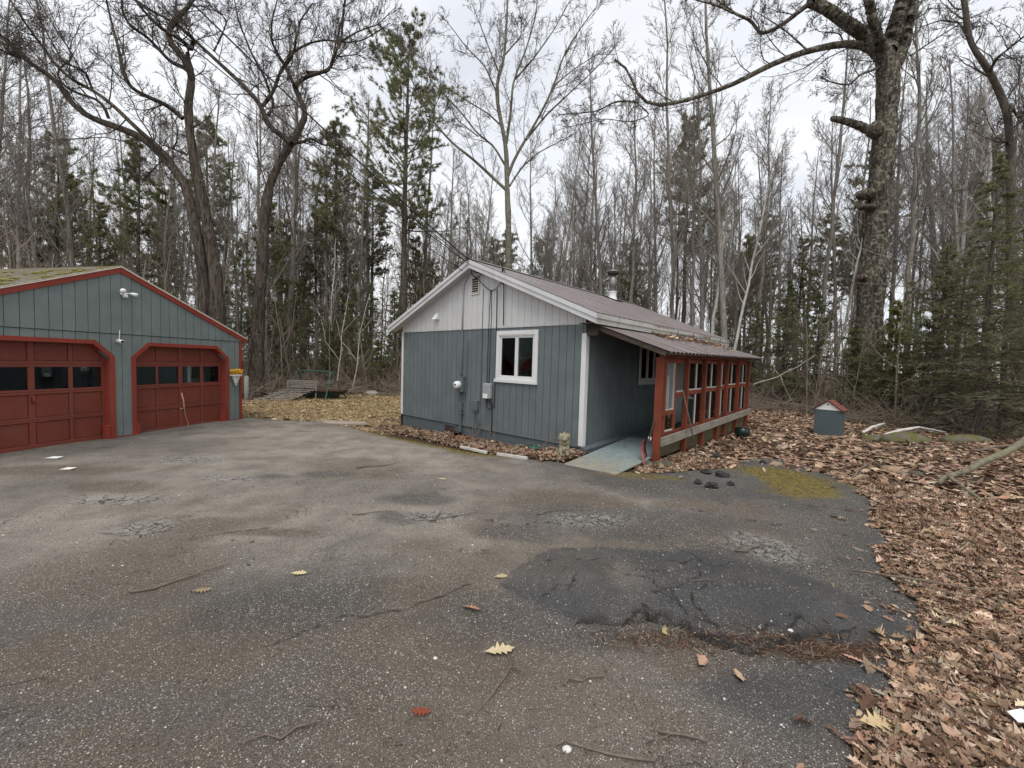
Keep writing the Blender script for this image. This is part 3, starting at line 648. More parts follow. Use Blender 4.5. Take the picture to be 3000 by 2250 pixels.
# moss cushions at the drive edge
n = 5200; X, Y = ring_samples(n*4, 5, 11, -.5, .85, rng)
mo = sstep(.12, -.25, poly_sd(MOSSP, X, Y)+wob(X, Y, .45, 1.7, 12)); mo = np.maximum(mo, sstep(.42, .1, polyline_d([(-4.1, 11.5), (-3.1, 10.4), (-1.5, 9.2), (-.3, 8.55)], X, Y)+wob(X, Y, .2, 2.6, 14))*(X < 0))
k = (rng.uniform(0, 1, len(X)) < mo*.8) & (edge_w(X, Y) < .1); X, Y = X[k], Y[k]; n = len(X)
gc = np.array([(.13, .10, .02), (.19, .145, .03), (.08, .07, .015)])[rng.randint(0, 3, n)]*rng.uniform(.7, 1.2, (n, 1))
Vv, Fs, c = scatter_mesh(oct_v*np.array([1, 1, .7]), oct_f, np.stack([X, Y, drive_h(X, Y)], 1), rng.uniform(.008, .026, n), rotmats(n, .2, rng), gc)
tag(link_mesh('moss', np_mesh('moss', Vv, Fs, True, c), M['leaf']), 'yellow green moss cushions on the dark asphalt by the drive edge', 'moss', kind='stuff')
# ------------------------------------------------------------------ buildings
def clip_top(x0, x1, top):      # list of (x, z) along the top between x0 and x1, with the apex if inside
    ap = top['ap']; pts = [x0]
    if x0 < ap < x1: pts.append(ap)
    pts.append(x1); return [(x, top['f'](x)) for x in pts]
def board(name, mat, parent, x0, x1, z0, top, y, th, axis='y', holes=(), zmax=None):
    """vertical board with outward face at y (towards -y, or +x when axis='x'); top = callable dict or number"""
    mb = MB(); cuts = sorted({x0, x1} | {c for h in holes for c in (h[0], h[1]) if x0 < c < x1})
    for a, b in zip(cuts[:-1], cuts[1:]):
        if b-a < .004: continue
        segs = [(z0, None)]
        for h in holes:
            if h[0] <= (a+b)/2 <= h[1]:
                n_ = []
                for s0, s1 in segs:
                    if h[2] > s0: n_.append((s0, h[2]))
                    n_.append((max(h[3], s0), s1))
                segs = n_
        for s0, s1 in segs:
            if s1 is None:
                tp = clip_top(a, b, top) if isinstance(top, dict) else [(a, top), (b, top)]
            else: tp = [(a, s1), (b, s1)]
            if max(z for _, z in tp) <= s0+.004: continue
            tp = [(x, max(z, s0+.001)) for x, z in tp]
            poly = [(a, s0), (b, s0)]+tp[::-1]
            MB().prism(poly, th, axis, y).build(name, mat, parent)
    return None

# ---- cottage (local x to the right along the gable wall, y away from it)
CW, CL = 6.765, 8.55
cot = tag(empty('cottage', (HC[0], HC[1], 0), -HTH), 'small slate blue cottage with white gable siding and brown metal roof', 'cottage')
SLOPE = .414; RZ = lambda x: 3.084-SLOPE*x if x > -CW/2 else 3.084+SLOPE*(x+CW)
WIN = (-2.505, -1.355, 1.475, 2.565)
SWIN = (2.62, 3.95, 1.49, 2.42)
mb = MB()
for z0, z1, x0, x1 in [(.13, 2.9, -CW+.05, WIN[0]-.03), (.13, 2.9, WIN[1]+.03, -.02), (.13, WIN[2]-.03, WIN[0]-.03, WIN[1]+.03), (WIN[3]+.03, 2.9, WIN[0]-.03, WIN[1]+.03)]: mb.box(x0, x1, .034, .10, z0, z1)
mb.prism([(-CW+.05, 2.9), (-.03, 2.9), (-CW/2, RZ(-CW/2)-.22)], .08, 'y', .018)
for y0, y1, z0, z1 in [(.1, SWIN[0]-.02, .13, 2.9), (SWIN[1]+.02, CL, .13, 2.9), (SWIN[0]-.02, SWIN[1]+.02, .13, SWIN[2]-.02), (SWIN[0]-.02, SWIN[1]+.02, SWIN[3]+.02, 2.9)]: mb.box(-.10, -.030, y0, y1, z0, z1)
mb.box(-CW+.01, -CW+.1, .1, CL, .13, 2.9); mb.box(-CW+.1, -.1, CL-.1, CL, .13, 2.9); mb.box(-CW+.1, -.1, .1, CL-.1, .1, .14); mb.box(-CW+.1, -.1, .1, CL-.1, 2.82, 2.86)
mb.build('wall', M['blue'], cot)
BW = .2033
x = -CW+.012; i = 0
xsb = [-CW+.0]+[-.066-BW*k for k in range(32, -1, -1)]+[-.0]
xsb = [v for v in xsb if v >= -CW]
for a, b in zip(xsb[:-1], xsb[1:]):
    a_, b_ = a+.006, b-.006
    if b_-a_ < .02: continue
    board('siding_board', M['blue'], cot, a_, b_, .155, 2.762, 0, .015, holes=[(WIN[0]-.02, WIN[1]+.02, WIN[2]-.02, WIN[3]+.02)])
top = {'ap': -CW/2, 'f': lambda x: RZ(x)-.13}
for a, b in zip(xsb[:-1], xsb[1:]):
    a_, b_ = a+.004, b-.004
    if b_-a_ < .02: continue
    o = board('gable_board', M['white_siding'], cot, a_, b_, 2.752+random.uniform(-.002, .002), top, -.018, .017)
# small drip lip under each gable board
mb = MB(); mb.box(-CW, 0, -.020, -.001, 2.738, 2.749); mb.build('drip_lip', M['white_siding'], cot)
# side wall boards (under the porch)
y = .015
while y < CL-.02:
    b_ = min(y+BW-.012, CL)
    if y < 7.6:
        mb = MB(); segs = [(.19, 2.86)]
        if b_ > SWIN[0] and y < SWIN[1]:
            for s0, s1 in ((.19, SWIN[2]), (SWIN[3], 2.86)): MB().box(-.014, .001, y, b_, s0, s1).build('siding_board', M['blue'], cot)
        else: MB().box(-.014, .001, y, b_, .19, 2.86).build('siding_board', M['blue'], cot)
    y += BW
mb = MB(); mb.box(-CW+.03, -.02, .02, .22, -.55, .152); mb.box(-.2, -.02, .22, CL, -.5, .15); mb.box(-CW+.03, -CW+.2, .22, CL, -.5, .15)
mb.build('foundation', M['foundation'], cot)
mb = MB(); mb.box(-CW-.02, -.0, -.012, .02, .138, .156); mb.build('sill_trim', M['blue'], cot)
# corner boards
mb = MB(); mb.box(-.085, .028, -.024, -.002, .17, 2.55); mb.box(.004, .028, -.002, .10, .17, 2.55); mb.build('corner_board', M['white'], cot, .003)
mb = MB(); mb.box(-CW-.035, -CW+.055, -.024, -.002, .155, 2.75); mb.box(-CW-.035, -CW-.004, -.002, .09, .155, 2.75); mb.build('corner_board', M['white'], cot, .003)
mb = MB(); mb.box(-CW-.035, -CW+.02, -.02, .05, -.4, .15); mb.build('corner_post', mat_flat('dark_post', (.02, .025, .02), .9), cot)
# roof
yo = -.289; xe = .408; LE = 8.852
def roof_panel_mesh(w, L, ribs, ribh=.03):
    """panel in local u (along eave) and s (down slope), z up; starts at u=0"""
    prof = [(0, 0)]
    for k in range(ribs):
        c = w*(k+.5)/ribs; prof += [(c-.028, 0), (c-.014, ribh), (c+.014, ribh), (c+.028, 0)]
    prof.append((w-.002, 0)); vs = []; fs = []; n = len(prof)
    for s_ in (0, L):
        for off in (0, -.006): vs += [(u, s_, z+off) for u, z in prof]
    for i in range(n-1):
        fs += [(i, i+1, 2*n+i+1, 2*n+i), (n+i+1, n+i, 3*n+i, 3*n+i+1), (i+1, i, n+i, n+i+1), (2*n+i, 2*n+i+1, 3*n+i+1, 3*n+i)]
    fs += [(0, 2*n, 3*n, n), (n-1, 2*n-1, 4*n-1, 3*n-1)]
    mb_ = MB(); mb_.add(vs, fs); return mb_.mesh('roof_panel')
def slope_matrix(org, ex, es):
    ex = Vector(ex).normalized(); es = Vector(es).normalized(); ez = ex.cross(es)
    return Matrix(((ex.x, es.x, ez.x, org[0]), (ex.y, es.y, ez.y, org[1]), (ex.z, es.z, ez.z, org[2]), (0, 0, 0, 1)))
NP = 10; pw = (LE-yo)/NP; SL = (CW/2+xe)*math.sqrt(1+SLOPE**2); RIDGE = RZ(-CW/2)
pm = roof_panel_mesh(pw, SL, 4); pm.materials.append(M['roof'])
for k in range(NP):
    o = bpy.data.objects.new('roof_panel', pm); COL.objects.link(o); o.parent = cot     # right slope: u along -y so that z is up
    o.matrix_local = slope_matrix((-CW/2, yo+pw*(k), RIDGE+.012+.0015*(k % 2)), (0, 1, 0), (1, 0, -SLOPE))
    if o.matrix_local.col[2][2] < 0: o.matrix_local = slope_matrix((-CW/2, yo+pw*(k+1), RIDGE+.012+.0015*(k % 2)), (0, -1, 0), (1, 0, -SLOPE))
for k in range(NP):
    o = bpy.data.objects.new('roof_panel', pm); COL.objects.link(o); o.parent = cot
    o.matrix_local = slope_matrix((-CW/2, yo+pw*k, RIDGE+.012+.0015*(k % 2)), (0, 1, 0), (-1, 0, -SLOPE))
    if o.matrix_local.col[2][2] < 0: o.matrix_local = slope_matrix((-CW/2, yo+pw*(k+1), RIDGE+.012+.0015*(k % 2)), (0, -1, 0), (-1, 0, -SLOPE))
mb = MB()
for s_ in (1, -1): mb.prism([(-CW/2, RIDGE+.05), (-CW/2+s_*.16, RIDGE+.05-.16*SLOPE), (-CW/2+s_*.16, RIDGE+.042-.16*SLOPE), (-CW/2, RIDGE+.042)][::s_], LE-yo+.02, 'y', yo-.01)
mb.build('ridge_cap', M['roof'], cot)
scr = MB()
for k in range(40):
    for s_ in np.arange(.25, SL, .55):
        yy = yo+.10+k*.2285; xx = -CW/2+s_/math.sqrt(1+SLOPE**2); zz = RIDGE+.012-(xx+CW/2)*SLOPE
        scr.box(xx-.008, xx+.008, yy-.008, yy+.008, zz+.003, zz+.012)
tag(scr.build('roof_screws', M['dark_wood'], cot), kind='stuff')
# deck under the sheets + soffit
mb = MB()
zt = lambda x: RZ(x)
for s_, xa in ((1, xe-.01), (-1, -CW-xe+.01)):
    p = [(-CW/2, RIDGE), (xa, RIDGE-abs(xa+CW/2)*SLOPE), (xa, RIDGE-abs(xa+CW/2)*SLOPE-.05), (-CW/2, RIDGE-.05)]
    mb.prism(p if s_ == -1 else p[::-1], LE-yo-.04, 'y', yo+.02)
mb.build('roof_deck', M['white_siding'], cot)
# rake fascia, two stepped boards each side
for s_ in (1, -1):
    xa = -CW/2+s_*(CW/2+xe)
    for (d0, d1, yy, th) in ((.0, .095, yo-.022, .024), (.095, .205, yo, .02)):
        dz = abs(xa+CW/2)*SLOPE
        p = [(-CW/2, RIDGE-d0), (xa, RIDGE-dz-d0), (xa, RIDGE-dz-d1), (-CW/2, RIDGE-d1)]
        MB().prism(p if s_ == -1 else p[::-1], th, 'y', yy).build('rake_board', M['fascia_clean'], cot, .002)
        MB().prism(p if s_ == -1 else p[::-1], th, 'y', LE-.02).build('rake_board', M['fascia_clean'], cot)
# eave fascia (right side), weathered, and soffit
ez = RIDGE-(CW/2+xe)*SLOPE
MB().box(xe-.004, xe+.018, yo-.02, LE, ez-.10, ez-.012).build('eave_fascia', M['fascia'], cot, .003)
MB().box(xe-.03, xe-.006, yo, LE, ez-.205, ez-.10).build('eave_fascia', M['fascia'], cot, .003)
MB().box(-CW-xe-.018, -CW-xe+.004, yo-.02, LE, ez-.12, ez-.012).build('eave_fascia', M['fascia'], cot)
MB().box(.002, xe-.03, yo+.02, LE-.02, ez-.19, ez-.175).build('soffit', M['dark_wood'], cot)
mb = MB()
for yy in (3.9, 5.1, 6.6, 7.7): mb.box(xe+.018, xe+.03, yy, yy+.02, ez-.17, ez-.02)
mb.build('gutter_strap', M['black'], cot)
# gable return soffit boards along the rake (seen from below)
mb = MB()
for s_ in (1, -1):
    xa = -CW/2+s_*(CW/2+xe-.03); dz = abs(xa+CW/2)*SLOPE
    p = [(-CW/2, RIDGE-.135), (xa, RIDGE-dz-.135), (xa, RIDGE-dz-.15), (-CW/2, RIDGE-.15)]
    mb.prism(p if s_ == -1 else p[::-1], .265, 'y', yo+.02)
mb.build('rake_soffit', M['white_siding'], cot)

def window(parent, w, h, leaves, name='window', trim=.10, mat=None, curtain=False):
    """front face towards -y, origin at lower left outer corner of the opening"""
    mat = mat or M['white']
    f = MB(); t_ = trim
    f.box(-t_, w+t_, -.03, -.003, h, h+t_); f.box(-t_, 0, -.03, -.003, -.0, h); f.box(w, w+t_, -.03, -.003, 0, h)
    f.box(-t_-.012, w+t_+.012, -.05, -.003, -t_*.75, 0)
    fr = f.build(name, mat, parent, .003)
    g = MB(); g.box(0, w, -.02, .09, h-.025, h); g.box(0, w, -.025, .09, 0, .03); g.box(0, .025, -.015, .09, .03, h-.025); g.box(w-.025, w, -.015, .09, .03, h-.025)
    g.build('frame', mat, fr)
    lw_ = (w-.05)/leaves
    for k in range(leaves):
        a = .025+lw_*k; s_ = MB(); e = .048
        s_.box(a+.002, a+lw_-.002, .004, .045, .03, .03+e+.02); s_.box(a+.002, a+lw_-.002, .004, .045, h-.025-e, h-.026)
        s_.box(a+.002, a+e, .004, .045, .03+e+.02, h-.025-e); s_.box(a+lw_-e, a+lw_-.002, .004, .045, .03+e+.02, h-.025-e)
        s_.build('sash', mat, fr, .002)
        MB().box(a+e-.004, a+lw_-e+.004, .022, .027, .03+e+.014, h-.02-e).build('pane', M['glass'], fr)
    return fr
w_ = window(cot, WIN[1]-WIN[0], WIN[3]-WIN[2], 2); w_.location = (WIN[0], -.003, WIN[2])
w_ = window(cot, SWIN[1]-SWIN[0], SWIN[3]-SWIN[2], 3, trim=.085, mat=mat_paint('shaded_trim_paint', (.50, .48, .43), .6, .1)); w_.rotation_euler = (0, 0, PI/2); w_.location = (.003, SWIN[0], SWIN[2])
# curtain inside side window and the interior
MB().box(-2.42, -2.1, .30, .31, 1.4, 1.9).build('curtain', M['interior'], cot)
# louvred gable vent
v = MB(); v.box(-3.56, -3.53, -.045, -.018, 3.68, 4.06); v.box(-3.28, -3.25, -.045, -.018, 3.68, 4.06); v.box(-3.56, -3.25, -.045, -.018, 4.06, 4.085); v.box(-3.56, -3.25, -.045, -.018, 3.64, 3.68)
vent = v.build('gable_vent', mat_paint('cream_vent_paint', (.62, .60, .54), .6, .05, dirt=.1), cot)
MB().box(-3.53, -3.28, -.0195, -.0185, 3.68, 4.06).build('vent_screen', M['black'], vent)
for k in range(6):
    z = 3.70+k*.06; MB().beam((-3.53, -.036, z), (-3.28, -.036, z), .032, .008, up=(0, -.6, 1)).build('louvre', mat_flat('cream_louvre', (.55, .53, .42), .6), vent)
# dryer hood
MB().add([(-5.08, -.018, 3.06), (-4.92, -.018, 3.06), (-4.92, -.018, 3.24), (-5.08, -.018, 3.24), (-5.08, -.16, 3.06), (-4.92, -.16, 3.06), (-4.92, -.04, 3.24), (-5.08, -.04, 3.24)],
         [(0, 3, 2, 1), (4, 5, 6, 7), (0, 1, 5, 4), (3, 7, 6, 2), (0, 4, 7, 3), (1, 2, 6, 5)]).build('vent_hood', M['wh_plastic'], cot, .004)
# crawl space vent
v = MB(); v.box(-4.60, -4.11, -.012, .022, -.15, -.115); v.box(-4.60, -4.11, -.012, .022, .075, .105); v.box(-4.60, -4.565, -.012, .022, -.115, .075); v.box(-4.145, -4.11, -.012, .022, -.115, .075)
cv = v.build('crawl_vent', M['foundation'], cot)
for k in range(5): MB().beam((-4.565, .006, -.095+k*.037), (-4.145, .006, -.095+k*.037), .02, .006, up=(0, -.7, 1)).build('louvre', M['rust'], cv)
# chimney flue
ch = tag(empty('stove_flue'), None); bpy.data.objects.remove(ch)
fx, fy = -2.95, 6.35
P3 = lambda r_, z_: (r_, z_)
flz = RZ(fx)
fl = MB().lathe([(.20, -.12), (.15, .10), (.145, .12), (.145, .26), (.165, .26), (.165, .285), (.15, .29)], 20, (fx, fy, flz)).build('chimney', M['wh_plastic'], cot, smooth=False)
MB().lathe([(.12, .28), (.12, .95)], 20, (fx, fy, flz)).build('flue_pipe', M['steel'], fl, smooth=True)
MB().lathe([(.10, .99), (.215, .99), (.215, 1.035), (.19, 1.05), (.02, 1.065)], 20, (fx, fy, flz)).build('flue_cap', M['steel'], fl, smooth=True)
MB().lathe([(.19, .90), (.205, .93), (.205, .985)], 20, (fx, fy, flz)).build('cap_band', M['black'], fl)
mb = MB(); mb.box(fx-.3, fx+.3, fy-.3, fy+.3, 0, .02)
fb = mb.build('flue_flashing', M['black'], cot); fb.data.transform(Matrix.Translation((-fx, -fy, 0))); fb.location = (fx, fy, flz+.035); fb.rotation_euler = (0, math.atan(SLOPE), 0)

# ---- porch (part of the cottage)
PX0 = 1.5; PT0, PT1, PY1 = 2.185, 2.275, 7.5
pr_w = 1.75; psl0 = math.hypot(pr_w, 2.80-PT0)
NPP = 9; ppw = (PY1-.0)/NPP; pm2 = roof_panel_mesh(ppw, math.hypot(1.77, .60), 4); pm2.materials.append(M['roof'])
for k in range(NPP):
    ymid = ppw*(k+.5); zt_ = PT0+(PT1-PT0)*ymid/PY1; zin = 2.81
    o = bpy.data.objects.new('porch_roof_panel', pm2); COL.objects.link(o); o.parent = cot
    es = (1.74, 0, zt_-zin); o.matrix_local = slope_matrix((.01, .0+ppw*k, zin), (0, 1, 0), es)
    if o.matrix_local.col[2][2] < 0: o.matrix_local = slope_matrix((.01, ppw*(k+1), zin), (0, -1, 0), es)
zr = lambda x, y: 2.81+(PT0+(PT1-PT0)*y/PY1-2.81)*x/1.75
for yy in (.02, 1.25, 2.5, 3.75, 5.0, 6.25, 7.3):
    MB().beam((.03, yy+.02, zr(.03, yy)-.065), (1.70, yy+.02, zr(1.70, yy)-.065), .04, .09, up=(0, 0, 1)).build('rafter', M['dark_wood'], cot, .003)
MB().beam((1.41, .48, 2.125), (1.41, 7.2, 2.195), .05, .10).build('porch_beam', M['porch_red'], cot, .004)
MB().beam((1.73, .03, PT0-.035), (1.73, PY1-.04, PT1-.035), .02, .05).build('porch_fascia', M['dark_wood'], cot)
MB().box(.03, .28, -.012, .05, 2.50, 2.66).build('header_block', M['dark_wood'], cot)
ge = lambda y: 2.08+.07*y/7.4
posts = [.465, 1.868, 3.047, 4.22, 4.892, 6.04, 7.226]
for k, pe in enumerate(posts):
    x0 = PX0-.13 if k == 0 else PX0-.09
    gx, gy = h2w(PX0-.05, pe-.05)
    zb = float(ground_h(gx, gy))-.05+(.0 if k == 0 else .02*k)
    MB().box(x0, PX0, pe-(.10 if k == 0 else .088), pe, zb, ge(pe)).build('porch_post', M['porch_red'], cot, .005)
# front studs doubled beside the corner post
RT = lambda y: .525+(.663-.525)*(y-.42)/(7.35-.42); RB = lambda y: .346+(.496-.346)*(y-.42)/(7.35-.42)
MB().beam((PX0+.021, .42, (RT(.42)+RB(.42))/2), (PX0+.021, 7.38, (RT(7.38)+RB(7.38))/2), .04, RT(0)-RB(0)).build('skirt_rail', M['rail_wood'], cot, .006)
dull = mat_paint('whitewashed_sash', (.50, .48, .43), .6, .1, dirt=.4)
rb = M['porch_red']
bays = [(posts[i], posts[i+1]-.088) for i in range(6)]
XI = PX0-.09                     # infill stands behind the posts
milk = NT('milky_plastic_sheet', .5, .4); milk.color((.34, .35, .34)); mt_ = milk.new('ShaderNodeBsdfTransparent'); mm_ = milk.new('ShaderNodeMixShader'); mm_.inputs[0].default_value = .72
milk.link(milk.b.outputs[0], mm_.inputs[1]); milk.link(mt_.outputs[0], mm_.inputs[2]); milk.link(mm_.outputs[0], milk.out.inputs[0])
for i, (y0, y1) in enumerate(bays):
    zl = RT((y0+y1)/2)+.015; zh = ge(y1)-.05
    MB().box(XI-.05, XI, y0-.06, y1+.06, zl-.06, zl+.02).build('sill_rail', rb, cot, .003)
    MB().box(XI-.05, XI, y0-.06, y1+.06, zh-.06, zh+.02).build('head_rail', rb, cot, .003)
    if i == 0:
        MB().box(XI-.06, XI+.002, .74, .84, zl+.02, zh-.06).build('stud', rb, cot, .003)
        MB().box(XI-.05, XI+.004, 1.27, 1.37, zl+.02, zh-.06).build('stud', rb, cot, .003)
        MB().box(XI-.04, XI+.006, .48, 1.269, .915, 1.012).build('mid_rail', rb, cot, .003)
        MB().box(XI-.04, XI+.003, 1.371, y1+.05, 1.270, 1.370).build('mid_rail', rb, cot, .003)
        MB().box(XI-.04, XI+.001, 1.371, y1+.05, 1.371, 1.40).build('sash_rail', dull, cot)
        MB().box(XI-.03, XI-.026, .841, 1.269, 1.04, zh-.061).build('pane', milk.m, cot)
        MB().box(XI-.03, XI-.026, .841, 1.269, zl+.05, .914).build('pane', M['glass'], cot)
        MB().box(XI-.036, XI-.002, 1.245, 1.268, 1.04, zh-.061).build('sash_stile', dull, cot)
        MB().box(XI-.036, XI+.002, .841, 1.268, 1.013, 1.038).build('sash_rail', dull, cot)
        MB().box(XI-.036, XI+.0, .841, 1.268, zl+.021, zl+.05).build('sash_rail', dull, cot)
        cu = MB(); nq = 26; vs_ = []
        for q in range(nq):
            yy = .80+.5*q/(nq-1); vs_ += [(XI-.12+.03*math.sin(q*1.25), yy, z_) for z_ in (zl+.03, 1.2, 1.72)]
        cu.add(vs_, [(3*q+r_, 3*q+3+r_, 3*q+4+r_, 3*q+1+r_) for q in range(nq-1) for r_ in range(2)])
        o = cu.build('curtain', M['curtain'], cot, smooth=True); sm_ = o.modifiers.new('solid', 'SOLIDIFY'); sm_.thickness = .006
    else:
        zm = 1.325+.018*i
        MB().box(XI-.045, XI+.003, y0-.05, y1+.05, zm-.048, zm+.048).build('mid_rail', rb, cot, .003)
        MB().box(XI-.04, XI+.001, y0-.05, y1+.05, zm+.049, zm+.075).build('sash_rail', dull, cot)
        ym = (y0+y1)/2+.16+(.03 if i % 2 else -.02)
        if i == 3: ym = (y0+y1)/2+.1
        for (za, zb_) in ((zl+.021, zm-.049), (zm+.076, zh-.061)):
            MB().box(XI-.022, XI-.004, ym-.03, ym+.03, za, zb_).build('sash_stile', dull, cot, .002)
            MB().box(XI-.03, XI-.025, y0-.04, y1+.04, za, zb_).build('pane', M['glass'], cot)
    MB().box(XI-.03, XI-.008, y0-.02, y1+.02, .09 if i < 5 else .1, zl-.061).build('skirt_panel', M['skirt'], cot)
# far end wall of the porch, deck, ledge
MB().box(.02, PX0-.13, 7.2, 7.24, .1, 2.2).build('end_wall', M['blue'], cot)
for k in range(9): MB().box(.03+k*.149, .03+k*.149+.144, 1.87, 7.19, .165, .195).build('deck_board', mat_paint('deck_paint', (.10, .14, .15), .6) if k == 0 else bpy.data.materials['deck_paint'], cot)
MB().box(.03, PX0-.1, 1.90, 7.19, .0, .16).build('deck_joist', M['dark_wood'], cot)
MB().add([(.004, -.06, .01), (.15, -.06, .01), (.15, -.06, .135), (.004, -.06, .175), (.004, 3.6, .16), (.15, 3.6, .16), (.15, 3.6, .235), (.004, 3.6, .26)],
         [(0, 1, 2, 3), (7, 6, 5, 4), (0, 4, 5, 1), (1, 5, 6, 2), (2, 6, 7, 3), (3, 7, 4, 0)]).build('base_ledge', M['foundation'], cot, .004)
# entry door halfway along the porch and something pale inside the porch
dr = MB().box(.006, .03, 5.0, 5.9, .2, 2.2).build('door', M['white'], cot, .003)
MB().ball((.05, 5.08, 1.15), .03).build('handle', M['steel'], dr, smooth=True)

# leaves on the porch roof
rng = np.random.RandomState(9); n = 900; ly = rng.uniform(2.2, 7.45, n); lx = .35+np.abs(rng.normal(0, .22, n))+(rng.uniform(0, 1, n) < .06)*rng.uniform(0, 1, n); lx = np.clip(lx, .2, 1.65)
X, Y = h2w(lx, ly); Z = np.array([zr(a, b) for a, b in zip(lx, ly)])+.015+rng.uniform(0, .03, n)
leaf_field('leaf_litter', X, Y, Z, .10, .4, 77, 'brown leaves collected on the brown metal porch roof', hi=False, bright=1.1)

# ---- entry ramp
ramp = tag(empty('entry_ramp', (HC[0], HC[1], 0), -HTH), 'worn blue grey plywood ramp leading up into the porch', 'ramp')
t = NT('worn_ramp_paint', .7, .3); w = t.coord('Object'); g = t.noise(t.coord('Object', (4, .8, 1)), 5, 6, .75, .5); s_ = t.new('ShaderNodeSeparateXYZ'); t.link(w, s_.inputs[0])
k = t.math('SUBTRACT', g, t.math('MULTIPLY', t.math('ADD', s_.outputs[1], 1.1), .13))
a = t.mix(t.ramp(t.noise(w, 8, 5), [(.35, 0.0), (.65, 1.0)]), (.155, .215, .225), (.25, .30, .30))
a = t.mix(t.ramp(k, [(.36, 0.0), (.44, .8)]), a, t.mix(t.noise(w, 12, 4), (.12, .095, .055), (.42, .37, .28)))
a = t.mix(t.ramp(t.noise(t.coord('Object', (5, 1, 1)), 14, 5, .8), [(.60, 0.0), (.66, .7)]), a, (.05, .05, .045)); t.color(a); t.bump(g, .4, .005)
MB().add([(.315, -1.09, .012), (1.345, -1.01, .012), (1.345, -1.01, .034), (.315, -1.09, .034), (.17, 1.86, .175), (1.36, 1.86, .175), (1.36, 1.86, .197), (.17, 1.86, .197)],
         [(0, 1, 2, 3), (7, 6, 5, 4), (0, 4, 5, 1), (1, 5, 6, 2), (2, 6, 7, 3), (3, 7, 4, 0)]).build('ramp_sheet', t.m, ramp, .002)
MB().box(.35, .39, -.2, 1.84, .0, .07).box(1.25, 1.29, -.2, 1.84, .0, .07).build('ramp_joist', M['dark_wood'], ramp)

# ---- garage (local x to the right seen from its front, y into the building)
GT = .2125; GW = 6.06; gar = tag(empty('garage', (-7.8638, 11.9683, 0), PI/2-GT), 'two door garage with grey blue siding and barn red doors and trim', 'garage')
GD = 7.2; GS = (3.694+.02-2.36)/3.22; GRZ = lambda x: 3.70-GS*abs(x+GW/2)
def door_open(l, r): return [(-l, 0), (-r, 0), (-r, 1.776), (-r-.316, 2.10), (-l+.316, 2.10), (-l, 1.776)]
DOORS = [(2.7519, .4685), (5.50, 3.245)]    # inner opening edges (a coordinates)
zop, zch = 2.02, 1.74
holes = [(-a, -b, 0, zop) for a, b in DOORS]
mb = MB()
for x0, x1 in ((-GW, -DOORS[1][0]), (-DOORS[1][1], -DOORS[0][0]), (-DOORS[0][1], 0)): mb.box(x0+.01, x1-.0, .030, .10, -.1, 2.3)
for a, b in DOORS: mb.box(-a, -b, .030, .10, zop, 2.3)
mb.prism([(-GW+.02, 2.3), (-.02, 2.3), (-.02, GRZ(0)-.08), (-GW/2, GRZ(-GW/2)-.08), (-GW+.02, GRZ(-GW)-.08)], .08, 'y', .016)
mb.box(-GW+.01, -GW+.1, .1, GD, -.1, 2.3); mb.box(-.1, -.01, .1, GD, -.1, 2.3); mb.box(-GW+.1, -.1, GD-.1, GD, -.1, 2.3)
mb.build('wall', M['gblue'], gar)
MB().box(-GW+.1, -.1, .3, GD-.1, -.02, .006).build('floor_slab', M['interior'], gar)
gx_ = sorted({0.0, -GW} | {-(2.8109+k*.202) for k in range(-13, 17) if 0.02 < 2.8109+k*.202 < GW-.02})
for a, b in zip(gx_[:-1], gx_[1:]):
    board('siding_board', M['gblue'], gar, a+.0055, b-.0055, .0, 2.250, 0, .015, holes=holes)
topg = {'ap': -GW/2, 'f': lambda x: GRZ(x)-.06}
for a, b in zip(gx_[:-1], gx_[1:]):
    board('gable_board', M['gblue'], gar, a+.005, b-.005, 2.262, topg, -.014, .014)
mb = MB(); mb.box(-GW, 0, -.006, .014, 2.250, 2.262); mb.build('seam_strip', M['black'], gar)
for a, b in DOORS:   # chamfer fillers behind the trim
    for s_, xa in ((1, -a), (-1, -b)):
        p = [(xa-.01*s_, zch-.02), (xa+s_*.30, zop+.01), (xa-.01*s_, zop+.01)]
        if s_ == -1: p = p[::-1]
        MB().prism(p, .10, 'y', .001).build('siding_board', M['gblue'], gar)
TW = .085
for a, b in DOORS:
    xl, xr = -a, -b; tr = MB()
    def strip(p, q, w0=TW):
        pass
    outer = [(xl-TW, -.02), (xl-TW, zch+.035), (xl+.30-.035, zop+TW), (xr-.30+.035, zop+TW), (xr+TW, zch+.035), (xr+TW, -.02)]
    inner = [(xl, -.02), (xl, zch), (xl+.30, zop), (xr-.30, zop), (xr, zch), (xr, -.02)]
    for i in range(5):
        q = [outer[i], inner[i], inner[i+1], outer[i+1]]
        MB().prism(q, .022, 'y', -.024).build('door_trim', M['red'], gar, .003)
        # jambs returning to the door
        dx, dz = inner[i+1][0]-inner[i][0], inner[i+1][1]-inner[i][1]; L_ = math.hypot(dx, dz); nx_, nz_ = -dz/L_*.02, dx/L_*.02
        q = [inner[i], (inner[i][0]+nx_, inner[i][1]+nz_), (inner[i+1][0]+nx_, inner[i+1][1]+nz_), inner[i+1]]
        MB().prism(q[::-1], .155, 'y', -.001).build('jamb', M['red'], gar)
    for xx in (xl+.005, xr-.075): MB().box(xx, xx+.07, -.01, .13, -.015, .30).build('jamb_block', M['red'], gar, .003)
